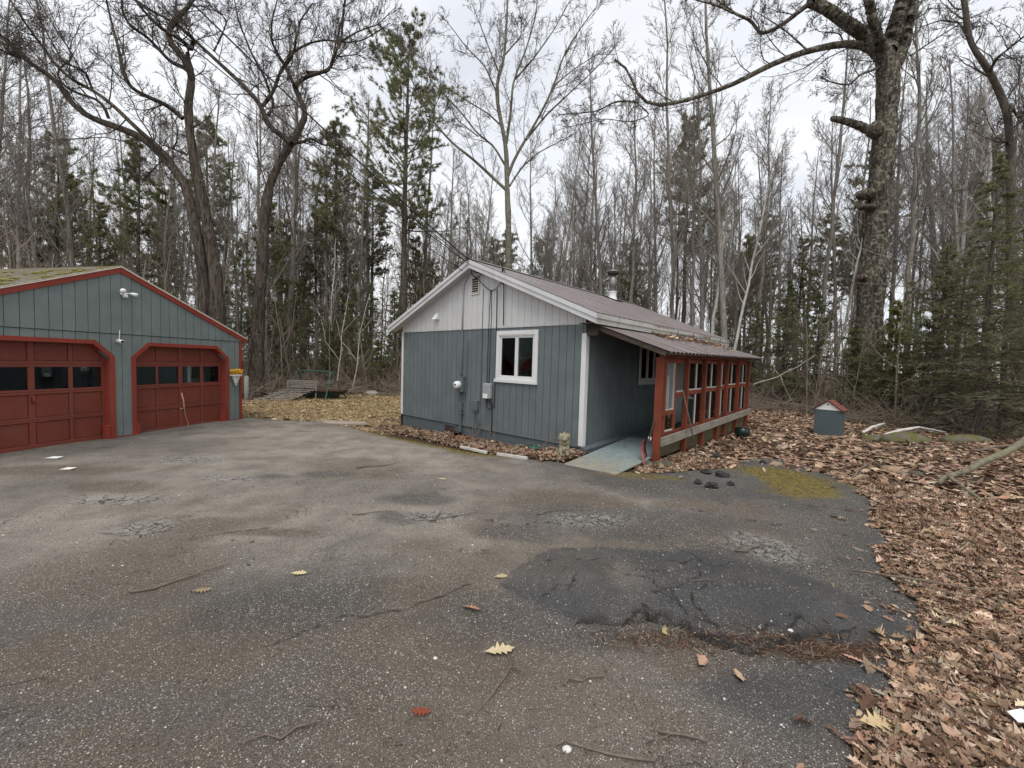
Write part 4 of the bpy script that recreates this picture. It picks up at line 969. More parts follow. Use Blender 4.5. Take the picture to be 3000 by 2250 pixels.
def garage_door(a, b, first, handle, rope=False, label=None):
    """door leaf behind the opening: a,b the opening edges (a coordinate)"""
    xl, xr = -a-.03, -b+.03; Y0 = .15
    d = MB().box(xl, xr, Y0+.03, Y0+.05, -.01, zop+.05).build('garage_door', M['door_red'], gar)
    # the leaf is pierced by four panes: rebuild as strips around the glass
    rows = [(.084, .508), (.588, 1.03), (1.122, 1.546), (1.66, zop+.05)]
    ps = [(-v1, -v0) for v0, v1 in first]
    me = MB()
    for r0, r1 in ((-.01, 1.122), (1.546, zop+.05)): me.box(xl, xr, Y0+.03, Y0+.05, r0, r1)
    xs_ = [xl]+[v for p in sorted(ps) for v in p]+[xr]
    for i in range(0, len(xs_), 2): me.box(xs_[i], xs_[i+1], Y0+.03, Y0+.05, 1.122, 1.546)
    old = d.data; d.data = me.mesh('garage_door'); d.data.materials.append(M['door_red'])
    bpy.data.meshes.remove(old)
    for (x0, x1) in sorted(ps):
        for r, (z0, z1) in enumerate(rows):
            if r == 2: MB().box(x0, x1, Y0+.034, Y0+.040, z0, z1).build('pane', M['glass'], d)
            else: MB().box(x0+.012, x1-.012, Y0+.018, Y0+.031, z0+.012, z1-.012).build('panel', M['door_red'], d, .004)
    for k_, (z0, z1) in enumerate(((-.01, .084), (.508, .546), (.549, .588), (1.03, 1.074), (1.077, 1.122), (1.546, 1.60), (1.603, 1.66))):
        MB().box(xl, xr, Y0, Y0+.03, z0, z1).build('rail', M['door_frame_red'], d, .005)
    zs = [(.084, .508), (.588, 1.03), (1.122, 1.546), (1.66, zop+.05)]
    for i in range(0, len(xs_), 2):
        for z0, z1 in zs: MB().box(xs_[i], xs_[i+1], Y0+.003, Y0+.03, z0+.001, z1-.001).build('stile', M['door_frame_red'], d, .004)
    return d
P1 = [(2.149, 2.69), (1.653-.0, 2.149), (1.075, 1.564), (.531, 1.010)]
P1 = [(2.191, 2.70), (1.653, 2.149), (1.075, 1.564), (.531, 1.010)]
d1 = garage_door(*DOORS[0], P1, None)
P2 = [(4.975+.03, 5.43), (4.451, 4.945), (3.850, 4.361), (3.291, 3.786)]
d2 = garage_door(*DOORS[1], P2, None)
hb = MB().beam((-4.405, .135, .86), (-4.405, .135, 1.0), .02, .02); hb.tube([(-4.405, .15, .87), (-4.405, .09, .89), (-4.405, .09, .97), (-4.405, .15, .99)], .012, 8); hb.build('handle', M['red'], d2, smooth=True)
hb = MB().tube([(-1.61, .15, .80), (-1.61, .10, .81), (-1.61, .10, .87), (-1.61, .15, .88)], .01, 8); hb.box(-1.65, -1.57, .13, .15, .47, .50); hb.build('handle', M['rope'], d1)
MB().tube([(-1.62, .12, .87), (-1.60, .09, .70), (-1.57, .11, .53), (-1.56, .10, .46)], [.016, .02, .018, .016], 7).tube([(-1.57, .10, .50), (-1.55, .09, .3), (-1.49, .08, .1), (-1.50, .05, .03), (-1.56, .05, .02)], .006, 6).build('pull_rope', M['rope'], d1, smooth=True)
# corner trim, sill trim
MB().box(-.04, .035, -.03, -.006, -.02, 2.245).box(.012, .035, -.006, .09, -.02, 2.245).build('corner_board', M['red'], gar, .003)
MB().box(-GW-.035, -GW+.04, -.03, -.006, -.02, 2.245).build('corner_board', M['red'], gar, .003)
for x0, x1 in ((-DOORS[0][1]+TW, .0), (-DOORS[1][1]+TW, -DOORS[0][0]-TW), (-GW, -DOORS[1][0]-TW)): MB().box(x0, x1, -.03, .0, -.03, .045).build('base_trim', mat_paint('faded_base_trim', (.22, .055, .05), .6, .15) if x0 > -.5 else bpy.data.materials['faded_base_trim'], gar, .003)
# rake boards, drip edge, shingled roof
gz = GRZ(-GW/2)
for s_ in (1, -1):
    xa = -GW/2+s_*(GW/2+.196); dz = abs(xa+GW/2)*GS
    p = [(-GW/2, gz-.012), (xa, gz-dz-.012), (xa, gz-dz-.13), (-GW/2, gz-.13)]
    MB().prism(p if s_ == -1 else p[::-1], .03, 'y', -.20+.18).build('rake_board', M['red'], gar, .003) if False else MB().prism(p if s_ == -1 else p[::-1], .028, 'y', -.045).build('rake_board', M['red'], gar, .003)
    p = [(-GW/2, gz+.02), (xa, gz-dz+.02), (xa, gz-dz-.016), (-GW/2, gz-.016)]
    MB().prism(p if s_ == -1 else p[::-1], .012, 'y', -.06).build('drip_edge', M['galv'], gar)
    p = [(-GW/2, gz-.0), (xa, gz-dz), (xa, gz-dz-.05), (-GW/2, gz-.05)]
    MB().prism(p if s_ == -1 else p[::-1], GD+.2, 'y', -.015).build('roof_deck', M['dark_wood'], gar)
# shingles laid tab by tab on the slope the photograph shows (left), joined past the limit
rng = np.random.RandomState(4)
def shingle_set(sgn, joined):
    L_ = (GW/2+.21)*math.sqrt(1+GS*GS); n = int(L_/.14); cs = 1/math.sqrt(1+GS*GS); far = MB(); cnt = 0
    sh = MB().add([(0, 0, 0), (.298, 0, 0), (.298, .17, .0), (0, .17, 0), (0, 0, .012), (.298, 0, .012), (.298, .17, .004), (0, .17, .004)], [(0, 3, 2, 1), (4, 5, 6, 7), (0, 1, 5, 4), (1, 2, 6, 5), (2, 3, 7, 6), (3, 0, 4, 7)]).mesh('shingle'); sh.materials.append(M['shingles'])
    for r in range(n+1):
        s0 = L_-r*.14-.002
        if s0 < .12: break
        y = -.062-(.15 if r % 2 else 0); 
        while y < GD+.1:
            y0 = max(y, -.062)+.001; s_ = s0+rng.uniform(-.006, .006); x_ = -GW/2+sgn*s_*cs; z_ = gz-s_*cs*GS+.004+r*.0001
            es = (-sgn*cs, 0, GS*cs)
            wid = (y+.298)-y0
            if wid > .03:
                if not joined and cnt < 290 and y0 < 3.2:
                    o = bpy.data.objects.new('shingle', sh); COL.objects.link(o); o.parent = gar; cnt += 1
                    m_ = slope_matrix((x_, y0 if sgn < 0 else y0+wid, z_+rng.uniform(0, .004)), (0, 1 if sgn < 0 else -1, 0), es)
                    if m_.col[2][2] < 0: m_ = slope_matrix((x_, y0+wid if sgn < 0 else y0, z_), (0, -1 if sgn < 0 else 1, 0), es)
                    o.matrix_local = m_ @ Matrix.Diagonal((wid/.298, 1, 1, 1))
                else:
                    e = Vector(es); up = Vector((GS*cs*sgn, 0, cs)); b0 = Vector((x_, y0, z_)); b1 = Vector((x_, y0+wid, z_))
                    vs_ = [b0, b1, b1+e*.17, b0+e*.17]; vs_ += [vs_[0]+up*.012, vs_[1]+up*.012, vs_[2]+up*.004, vs_[3]+up*.004]
                    far.add(vs_, [(0, 3, 2, 1), (4, 5, 6, 7), (0, 1, 5, 4), (1, 2, 6, 5), (2, 3, 7, 6), (3, 0, 4, 7)] if sgn < 0 else [(0, 1, 2, 3), (7, 6, 5, 4), (4, 5, 1, 0), (5, 6, 2, 1), (6, 7, 3, 2), (7, 4, 0, 3)])
            y += .302
    tag(far.build('roof_shingles', M['shingles'], gar), kind='stuff')
shingle_set(-1, False); shingle_set(1, True)
mb = MB(); mo_c = [(rng.uniform(-GW+.1, -GW/2-.4), rng.uniform(0, 5)) for _ in range(70)]
for cx_, cy_ in mo_c:
    for _ in range(rng.randint(3, 12)):
        x_ = cx_+rng.normal(0, .10); y_ = cy_+rng.normal(0, .14); z_ = GRZ(x_)+.02
        if -GW-.1 < x_ < -GW/2 and y_ > -.04: mb.ball((x_, y_, z_), rng.uniform(.02, .055), 6, 4, (1.3, 1.3, .45), .25)
t = NT('roof_moss', .95, .1); n_ = t.noise(t.coord('World'), 25, 4); t.color(t.mix(n_, (.09, .085, .015), (.32, .27, .09)))
tag(mb.build('roof_moss', t.m, gar, smooth=True), kind='stuff')

# ------------------------------------------------------------------ things on the buildings
def gar_obj(name, label, cat, x, y, z, group=None):
    e = tag(empty(name, (0, 0, 0)), label, cat, group); c, s = math.cos(PI/2-GT), math.sin(PI/2-GT)
    e.location = (-7.8638+x*c-y*s, 11.9683+x*s+y*c, z); e.rotation_euler = (0, 0, PI/2-GT); return e
def cot_obj(name, label, cat, x, y, z, group=None):
    e = tag(empty(name, (0, 0, 0)), label, cat, group); wx, wy = h2w(x, y); e.location = (wx, wy, z); e.rotation_euler = (0, 0, -HTH); return e
e = gar_obj('floodlight', 'white twin head floodlight under the garage gable peak', 'floodlight', -3.0, -.014, 3.13); e.scale = (.72, .72, .72)
MB().lathe([(.055, 0), (.06, .03), (.045, .05), (.03, .05)], 16).build('base', M['wh_plastic'], e, smooth=True).rotation_euler = (PI/2, 0, 0)
MB().tube([(0, -.04, -.02), (-.05, -.10, .03), (-.09, -.13, .05)], .018, 8).tube([(-.07, -.12, .045), (-.12, -.20, .06), (-.16, -.28, .05)], [.035, .06, .075], 14).build('lamp_head', M['wh_plastic'], e, smooth=True)
MB().tube([(0, -.04, -.02), (.10, -.08, .02), (.2, -.09, .02)], .018, 8).tube([(.16, -.09, .02), (.22, -.12, .015), (.28, -.20, -.01)], [.035, .05, .065], 14).build('lamp_head', M['wh_plastic'], e, smooth=True)
MB().lathe([(.03, 0), (.06, -.03), (.065, -.09), (.05, -.10), (.01, -.10)], 16, (.02, -.10, -.02)).build('motion_sensor', M['wh_plastic'], e, smooth=True)
e = gar_obj('security_camera', 'small white bullet security camera with antenna between the garage doors', 'camera', -3.10, -.01, 2.10)
MB().lathe([(.04, 0), (.04, .02), (.02, .04)], 14).build('base', M['wh_plastic'], e, smooth=True).rotation_euler = (PI/2, 0, 0)
MB().tube([(0, -.03, 0), (-.03, -.08, 0), (-.05, -.12, 0)], .014, 8).tube([(-.03, -.06, .01), (-.06, -.22, -.01)], .036, 14).build('body', M['wh_plastic'], e, smooth=True)
MB().tube([(-.0605, -.222, -.01), (-.0612, -.227, -.0105)], .028, 14).build('lens', M['black'], e)
MB().tube([(.0, -.05, .03), (.01, -.05, .24)], .008, 6).build('antenna', M['wh_plastic'], e)
e = gar_obj('wall_planter', 'white carved wall planter with yellow flowers beside the right garage door', 'planter', -.245, -.0, 1.02); e.scale = (1.05, 1.05, 1.05)
MB().lathe([(.015, -.02), (.03, .02), (.025, .05), (.06, .09), (.05, .12), (.09, .18), (.085, .22), (.15, .26), (.155, .285), (.10, .285)], 14, (0, -.10, 0)).build('pot', M['stonewhite'], e, smooth=True)
fl = MB(); rng = np.random.RandomState(8)
for _ in range(40):
    a_ = rng.uniform(0, 2*PI); r_ = rng.uniform(0, .14); c_ = (r_*math.cos(a_), -.11+r_*.8*math.sin(a_), .30+rng.uniform(0, .12))
    for q in range(6):
        b_ = q*PI/3+rng.uniform(0, .5); fl.add([c_, (c_[0]+.05*math.cos(b_-.3), c_[1]+.05*math.sin(b_-.3), c_[2]+.018), (c_[0]+.07*math.cos(b_), c_[1]+.07*math.sin(b_), c_[2]-.02), (c_[0]+.05*math.cos(b_+.3), c_[1]+.05*math.sin(b_+.3), c_[2]+.018)], [(0, 1, 2, 3)])
fl.build('flowers', M['yellow'], e)
# pale chair seen through the third pane
e = gar_obj('plastic_chair', 'pale chair inside the garage behind the third door pane', 'chair', -.68, .75, 0)
ch_m = mat_flat('pale_chair_plastic', (.5, .5, .5), .6)
MB().tube([(-.2, 0, .8), (-.21, .0, 1.25), (-.15, .0, 1.5), (0, 0, 1.56), (.15, 0, 1.5), (.21, 0, 1.25), (.2, 0, .8)], .035, 8).build('back_frame', ch_m, e, smooth=True)
MB().box(-.17, .17, -.02, .02, .75, 1.2).build('backrest', ch_m, e, .01); MB().box(-.22, .22, -.45, .02, .68, .74).build('seat', ch_m, e, .01)
for sx in (-.2, .2):
    for sy in (-.4, 0): MB().box(sx-.02, sx+.02, sy-.02, sy+.02, 0, .68).build('leg', ch_m, e)

# electric gear on the cottage gable wall (x = -a)
e = cot_obj('electric_meter', 'round glass electric meter on a grey box with its conduits', 'meter', -3.92, 0, 1.27)
MB().box(-.04, .19, -.12, -.002, -.21, .21).build('meter_box', M['grey_box'], e, .008)
o = MB().lathe([(.0, 0), (.10, 0), (.105, .03), (.10, .10), (.085, .13), (.0, .135)], 20, close=False).build('dial', M['wh_plastic'], e, smooth=True)
o.rotation_euler = (PI/2, 0, 0); o.location = (.05, -.12, -.02)
MB().box(.01, .09, -.262, -.256, -.02, .005).build('dial_face', M['black'], e)
MB().tube([(.05, -.05, .20), (.05, -.05, .30), (.055, -.04, .5), (.055, -.035, 1.47)], [.03, .022, .02, .02], 8).build('conduit', M['grey_cable'], e, smooth=True)
MB().tube([(.055, -.05, 1.47), (.055, -.05, 2.3), (.07, -.05, 2.66), (.16, -.07, 2.80), (.24, -.09, 2.86)], .02, 8).build('conduit', M['pale_cable'], e, smooth=True)
MB().tube([(.03, -.06, -.20), (.05, -.06, -.36), (.13, -.06, -.42), (.22, -.06, -.34), (.26, -.05, -.1), (.28, -.04, 1.12), (.27, -.02, 1.17)], .014, 8).build('cable', M['grey_cable'], e, smooth=True)
MB().box(.03, .13, -.10, -.012, -.72, -.50).build('disconnect_box', M['grey_box'], e, .006)
MB().tube([(.085, -.06, -.72), (.085, -.06, -1.25), (.085, -.06, -1.46)], .032, 10).box(.03, .15, -.10, -.02, -.80, -.77).build('riser_pipe', M['grey_cable'], e, smooth=False)
e = cot_obj('junction_box', 'small square grey junction box with thin dangling wires', 'junction box', -3.30, 0, .75)
MB().box(-.07, .13, -.10, -.002, -.13, .12).build('box', M['grey_box'], e, .008); MB().box(.05, .12, -.09, -.02, -.17, -.13).build('fitting', M['grey_box'], e)
MB().tube([(0, -.05, -.13), (0, -.05, -.5), (.05, -.05, -.62), (.1, -.05, -.66), (.22, -.05, -.62)], .008, 6).tube([(.09, -.05, -.17), (.12, -.05, -.55)], .008, 6).tube([(.02, -.03, -.62), (.06, -.03, -.78), (.2, -.03, -.80), (.26, -.03, -.7), (.26, -.03, -.45), (.18, -.03, -.42), (.17, -.03, -.6)], .006, 6).build('wire', M['grey_cable'], e, smooth=True)
MB().tube([(.18, -.025, .0), (.19, -.025, 1.9), (.2, -.025, 3.0)], .010, 6).build('cable', M['grey_cable'], e)
e = cot_obj('utility_box', 'light grey rounded utility box with white label and coiled black cable below', 'utility box', -2.83, 0, 1.14)
MB().box(-.14, .14, -.11, -.002, -.19, .21).build('cover', M['lt_box'], e, .03)
MB().box(-.10, .06, -.1135, -.112, -.17, -.06).build('sticker', M['paper'], e)
lt = MB()
for i_ in range(5): lt.box(-.08+i_*.026, -.07+i_*.026, -.1155, -.1145, -.13+.01*(i_ % 2), -.10)
lt.build('sticker_marks', M['lt_box'], e)
c_ = [(.09+.11*math.cos(a_), -.05-.01*(k % 3), -.32+.13*math.sin(a_)) for k, a_ in enumerate(np.linspace(PI/2, PI/2+4*PI, 30))]
MB().tube([(.08, -.05, -.18)]+c_+[(.16, -.03, -.45), (.16, -.03, -.9), (.16, -.02, -1.1)], .011, 6).build('coiled_cable', M['black'], e, smooth=True)
MB().tube([(.23, -.03, -.40), (.24, -.03, .6), (.245, -.04, 1.75), (.23, -.04, 2.55)], .011, 6).build('cable', M['black'], e)
e = cot_obj('cable_bundle', 'tangle of black cables and loops under the cottage gable peak', 'cable', -3.38, 0, 4.20)
tg = MB(); rng = np.random.RandomState(3)
tg.tube([(0, -.20, .12), (.1, -.18, -.02), (.3, -.1, -.06), (.5, -.1, .05), (.62, -.08, -.1)], .014, 6)
tg.tube([(0, -.2, .1), (-.05, -.15, -.05), (.05, -.1, -.15), (.2, -.1, -.12), (.42, -.08, .02)], .013, 6)
tg.tube([(.05, -.12, -.1), (.3, -.06, -.35), (.55, -.05, -.52), (.75, -.05, -.5), (.95, -.05, -.3), (1.0, -.06, -.05)], .009, 6)
tg.tube([(1.0+.07*math.cos(a_), -.06-.01*k/20, -.22+.18*math.sin(a_)) for k, a_ in enumerate(np.linspace(0, 4*PI, 26))], .011, 6)
tg.tube([(1.0, -.28, .28), (1.0, -.1, -.0), (1.02, -.05, -.5), (1.03, -.04, -1.4)], .010, 6)
tg.tube([(.55, -.04, -.5), (.52, -.03, -1.0), (.5, -.03, -2.2), (.5, -.03, -3.4)], .008, 6); tg.tube([(.58, -.04, -.5), (.60, -.03, -1.1), (.58, -.03, -2.2), (.57, -.03, -3.2)], .008, 6)
tg.build('loops', M['cable'], e, smooth=True)
# overhead cables from a far pole to the gable peak
apex = np.array([*h2w(-CW/2, -.30), 4.50])
for i, (px, Yd, ex, r_, lab) in enumerate([(554, 8.2, (0, 0, -.02), .016, 'thickest black overhead cable, crossing the sky to the cottage peak'), (395, 8.2, (-.10, 0, -.04), .011, 'black overhead cable second from the right above the drive'),
        (455, 8.6, (.05, .0, -.10), .008, 'thin overhead cable running close beside the thick one'), (270, 8.6, (-.15, .05, -.3), .008, 'lowest thin overhead cable passing left of the white pine'), (300, 8.3, (.0, 0, -.12), .006, 'thinnest overhead wire among those meeting the cottage gable')]):
    A = at(px, 0, Yd); B = apex+np.array(ex); D = (A-B); pts = []
    for s_ in np.linspace(0, 2.3, 26):
        p = B+D*s_; p[2] -= .35*(s_/1.0)*(1-s_)*(1 if s_ < 1 else .3); pts.append(tuple(p))
    tag(MB().tube(pts, r_, 6).build('overhead_cable', M['cable'], smooth=True), lab, 'cable', 'overhead cables running to the cottage')
# ------------------------------------------------------------------ things in the yard
def gz(x, y): return float(ground_h(x, y))
def dz(x, y): return float(drive_h(x, y))
# stone lion
lx, ly = h2w(-.10, -.52)
e = tag(empty('lion_statue', (lx, ly, gz(lx, ly)-.01), -HTH+.75), 'weathered stone lion statue sitting by the cottage corner', 'statue')
b = MB()
for c_, r_, q_ in [((0, .06, .10), .13, (1, 1.25, .9)), ((0, -.02, .22), .115, (1, 1, 1.25)), ((0, -.04, .33), .11, (1, .95, 1)), ((0, -.05, .42), .105, (1.05, .9, .95)), ((0, -.13, .41), .06, (1, 1.1, .8)), ((-.05, -.115, .455), .022, (1, 1, 1)), ((.05, -.115, .455), .022, (1, 1, 1)),
                  ((-.075, -.02, .49), .03, (1, .7, 1)), ((.075, -.02, .49), .03, (1, .7, 1)), ((-.09, .12, .08), .08, (.7, 1.3, 1)), ((.09, .12, .08), .08, (.7, 1.3, 1)), ((-.09, -.08, .03), .04, (1, 1.5, .8)), ((.09, -.08, .03), .04, (1, 1.5, .8)), ((0, .22, .06), .04, (1.6, 1, 1))]:
    b.ball(c_, r_, 14, 10, q_)
for s_ in (-1, 1): b.tube([(s_*.06, -.06, .26), (s_*.065, -.10, .14), (s_*.065, -.13, .02)], [.05, .038, .042], 10)
rr_ = random.Random(3)
for _ in range(46):
    a_ = rr_.uniform(0, 2*PI); z_ = rr_.uniform(.26, .50); b.ball((.10*math.cos(a_), -.03+.095*math.sin(a_) if math.sin(a_) > -.3 else -.06, z_), rr_.uniform(.018, .03), 7, 5, (1, 1, 1.5))
t = NT('weathered_cast_stone', .95, .1); n_ = t.noise(t.coord('Object'), 18, 6, .7); n2_ = t.noise(t.coord('Object'), 6, 4)
a = t.mix(t.ramp(n_, [(.35, 0.0), (.6, 1.0)]), (.10, .085, .055), (.36, .32, .23)); a = t.mix(t.ramp(n2_, [(.5, 0.0), (.7, .6)]), a, (.13, .12, .05)); t.color(a); t.bump(n_, .7, .01)
body = b.build('body', t.m, e, smooth=True); rm = body.modifiers.new('remesh', 'REMESH'); rm.mode = 'VOXEL'; rm.voxel_size = .009; rm.use_smooth_shade = True
b = MB().lathe([(.15, 0), (.155, .02), (.15, .035)], 20); b.build('base', t.m, e)
# plant pot, bag, tray, edging boards, dry stems by the wall
px_, py_ = h2w(-3.84, -.16); z0 = gz(px_, py_)
tag(MB().lathe([(.07, 0), (.10, .13), (.115, .13), (.115, .15), (.09, .15), (.085, .10)], 18, (px_, py_, z0+.03)).build('flower_pot', M['black'], smooth=True), 'black plastic plant pot at the foot of the riser pipe', 'pot')
px_, py_ = h2w(-3.55, -.30)
b = MB().box(-.32, .32, -.10, .10, 0, .012); 
for q in ((-.32, .32, -.11, -.10), (-.32, .32, .10, .11), (-.33, -.32, -.11, .11), (.32, .33, -.11, .11)): b.box(*q, 0, .09)
o = tag(b.build('planter_tray', M['terracotta'], loc=(px_, py_, gz(px_, py_)+.02)), 'long terracotta planter tray half buried in leaves by the wall', 'tray'); o.rotation_euler = (0, 0, -HTH)
px_, py_ = h2w(-1.12, -.16); b = MB(); rr_ = random.Random(5)
for _ in range(9): b.ball((rr_.uniform(-.10, .10), rr_.uniform(-.05, .05), rr_.uniform(.03, .10)), rr_.uniform(.04, .07), 8, 6, (1.3, .8, .9), .35, rr_)
o = tag(b.build('plastic_bag', M['green_bag'], loc=(px_, py_, gz(px_, py_))), 'crumpled dark green plastic lying in leaves below the gable wall', 'bag')
for (a0, a1, z_, lab) in ((-2.50, -1.60, -1.20, 'white peeling edging board left of the gap by the asphalt'), (-1.30, -.45, -1.22, 'white peeling edging board nearer the lion statue')):
    p = h2w(a0, z_); q = h2w(a1, z_-.03); zz = .03
    b = MB().beam((p[0], p[1], dz(*p)+.03), (q[0], q[1], dz(*q)+.03), .045, .06); tag(b.build('edging_board', M['edging'], bevel=.006), lab, 'board', 'edging boards by the leaf bed')
for i, (ax, n_) in enumerate(((-3.0, 7), (-2.35, 5), (-.95, 4))):
    b = MB(); rr_ = random.Random(20+i)
    for _ in range(n_):
        wx, wy = h2w(ax+rr_.uniform(-.12, .12), -.22+rr_.uniform(-.1, .08)); hh = rr_.uniform(.3, .62); dx, dy = rr_.uniform(-.35, .35), rr_.uniform(-.2, .1)
        b.tube([(wx, wy, gz(wx, wy)), (wx+dx*.4, wy+dy*.4, gz(wx, wy)+hh*.6), (wx+dx, wy+dy, gz(wx, wy)+hh)], [.005, .004, .002], 5)
        if rr_.random() < .6: b.tube([(wx+dx*.4, wy+dy*.4, gz(wx, wy)+hh*.6), (wx+dx*.4+rr_.uniform(-.15, .15), wy+dy*.4, gz(wx, wy)+hh*.85)], [.003, .002], 4)
    tag(b.build('dry_stems', M['brush']), ('tallest clump of bleached dry stems near the junction box', 'sparse dry stems below the left edge of the cottage window', 'thin dry stems rising beside the green plastic')[i], 'plant')
# stones at the foot of the porch post
px_, py_ = h2w(1.44, .36)
st_m = mat_flat('mossy_field_stone', (.085, .08, .055), .95, 0, .4, 9, .8)
for i, (dx, dy, r_) in enumerate(((-.17, -.10, .10), (.03, -.14, .11), (.2, -.04, .10), (.14, -.22, .09), (-.05, -.25, .07))):
    rr_ = random.Random(i); tag(MB().ball((0, 0, .02), r_, 12, 8, (1.15, .95, .75), .10, rr_).build('field_stone', st_m, smooth=True, loc=(px_+dx, py_+dy, gz(px_, py_))), ('mossy stone left of the corner porch post', 'round mossy stone in front of the corner porch post', 'mossy stone right of the corner porch post', 'lower mossy stone before the corner post', 'smallest mossy stone at the ramp side of the post')[i], 'stone', 'stones at the foot of the porch post')
# snow shovel
sx, sy = h2w(1.33, .18)
e = tag(empty('snow_shovel', (sx, sy, dz(sx, sy)), -HTH), 'faded red plastic snow shovel leaning behind the porch corner post', 'shovel')
b = MB(); pr = [(0, .02), (.05, .14), (.11, .24), (.12, .36), (.09, .46)]
for i in range(4):
    (u0, v0), (u1, v1) = pr[i], pr[i+1]
    b.add([(-.12, -.16+u0, v0), (.14, .16+u0, v0), (.14, .16+u1, v1), (-.12, -.16+u1, v1), (-.125, -.155+u0+.0, v0), (.135, .165+u0, v0), (.135, .165+u1, v1), (-.125, -.155+u1, v1)], [(0, 1, 2, 3), (7, 6, 5, 4), (0, 3, 7, 4), (1, 5, 6, 2)])
bl = b.build('blade', M['pink'], e, smooth=True); bl.rotation_euler = (0, 0, .9)
MB().tube([(.02, .05, .40), (.09, .32, 1.25)], .015, 8).build('handle', M['dark_wood'], e)
tag(MB().ball((0, 0, 0), .035, 8, 6, (1, 1, 1.4)).build('insulator_knob', M['wh_plastic'], loc=(*h2w(1.345, .30), .50), smooth=True), 'small white knob fixed behind the corner porch post', 'knob')
# rake leaning on the porch
bx, by = h2w(1.75, 1.80); tx, ty = h2w(1.54, 1.40)
e = tag(empty('garden_rake', (bx, by, gz(bx, by))), 'long handled wire rake leaning against the red porch posts', 'rake')
tp = Vector((tx-bx, ty-by, 1.40)); MB().tube([(0, 0, .02), tuple(tp*.5+Vector((.02, .03, 0))), tuple(tp)], [.014, .014, .013], 8).build('handle', M['twig'], e, smooth=True)
b = MB(); b.tube([(0, 0, .05), (-.26, -.22, .03), (-.22, -.36, .015), (.12, -.28, .01), (.34, -.10, .02), (.02, .0, .06)], .008, 6)
for q in np.linspace(0, 1, 9): b.tube([(0, 0, .06), (-.24+.56*q, -.30+.2*q, .05), (-.22+.56*q, -.36+.26*q, .01)], .004, 5)
b.build('wire_head', M['steel'], e)
# round dark green planter lying by the far posts
wx, wy = 6.27, 11.15; e = tag(empty('round_planter', (wx, wy, gz(wx, wy)+.14)), 'dark green glazed round pot lying on leaves by the porch', 'pot')
b = MB(); prof = [(.0, -.17)]+[(.19*math.sin(a_), -.17*math.cos(a_)) for a_ in np.linspace(.2, 2.0, 12)]+[(.185, .08), (.195, .095), (.175, .10), (.13, .03)]
o = b.lathe(prof, 26, close=False).build('bowl', M['dark_green'], e, smooth=True); o.rotation_euler = (-.35, .15, 0)
MB().tube([(.17*math.cos(a_), .0, .10+.13*math.sin(a_)) for a_ in np.linspace(0, PI, 12)], .005, 6).build('wire_handle', M['black'], e); 
for q in range(10): pass
# well house
wb = np.array(at(2382, 1271, 12.5)); wr = np.array(at(2440, 1273, 12.5)); wd_ = wr-wb; wang = math.atan2(wd_[1], wd_[0])-.03; wz = gz(wb[0], wb[1])
ww = .64; e = tag(empty('well_house', (wb[0], wb[1], wz-.03), -.86), 'small slate blue well house with a white gable and red shingled roof', 'well house')
wh = mat_paint('well_house_paint', (.088, .115, .122), .75, .12, grain=(.1, 1, 1), gs=30, bumpk=.4)
MB().box(0, ww, 0, ww*.85, 0, .80).build('wall', wh, e, .004)
g_ = MB().prism([(-.005, .795), (ww+.005, .795), (ww/2, 1.045)], .03, 'y', -.012).build('gable', M['wh_plastic'], e)
o = MB().lathe([(.022, 0), (.022, .012)], 12).build('vent_hole', M['black'], g_); o.location = (ww/2, -.013, .96); o.rotation_euler = (PI/2, 0, 0)
wS = .25/(ww/2)
for s_ in (1, -1):
    L_ = math.hypot(ww/2+.05, (ww/2+.05)*wS); p = [(ww/2, 1.075), (ww/2+s_*(ww/2+.05), 1.075-(ww/2+.05)*wS), (ww/2+s_*(ww/2+.05), 1.075-(ww/2+.05)*wS-.022), (ww/2, 1.053)]
    MB().prism(p if s_ == -1 else p[::-1], ww*.85+.1, 'y', -.045).build('roof_board', M['rust'], e)
    for r in range(7):
        u0 = L_*(1-r/7.0)-L_/7-.0; ux = u0/math.sqrt(1+wS*wS)
        for q in range(4):
            y0 = -.05+q*.163-(.0)
            c0 = Vector((ww/2+s_*(ux+L_/7/math.sqrt(1+wS*wS)), y0, 1.078-(ux+L_/7/math.sqrt(1+wS*wS))*wS)); up = Vector((s_*wS, 0, 1)).normalized(); es = Vector((-s_, 0, wS)).normalized()
            v_ = [c0, c0+Vector((0, .158, 0)), c0+Vector((0, .158, 0))+es*.07, c0+es*.07]; v_ += [v_[0]+up*.014, v_[1]+up*.014, v_[2]+up*.003, v_[3]+up*.003]
            MB().add([tuple(i_) for i_ in v_], [(0, 3, 2, 1), (4, 5, 6, 7), (0, 1, 5, 4), (1, 2, 6, 5), (2, 3, 7, 6), (3, 0, 4, 7)]).build('shingle', M['shingle_red'], e)
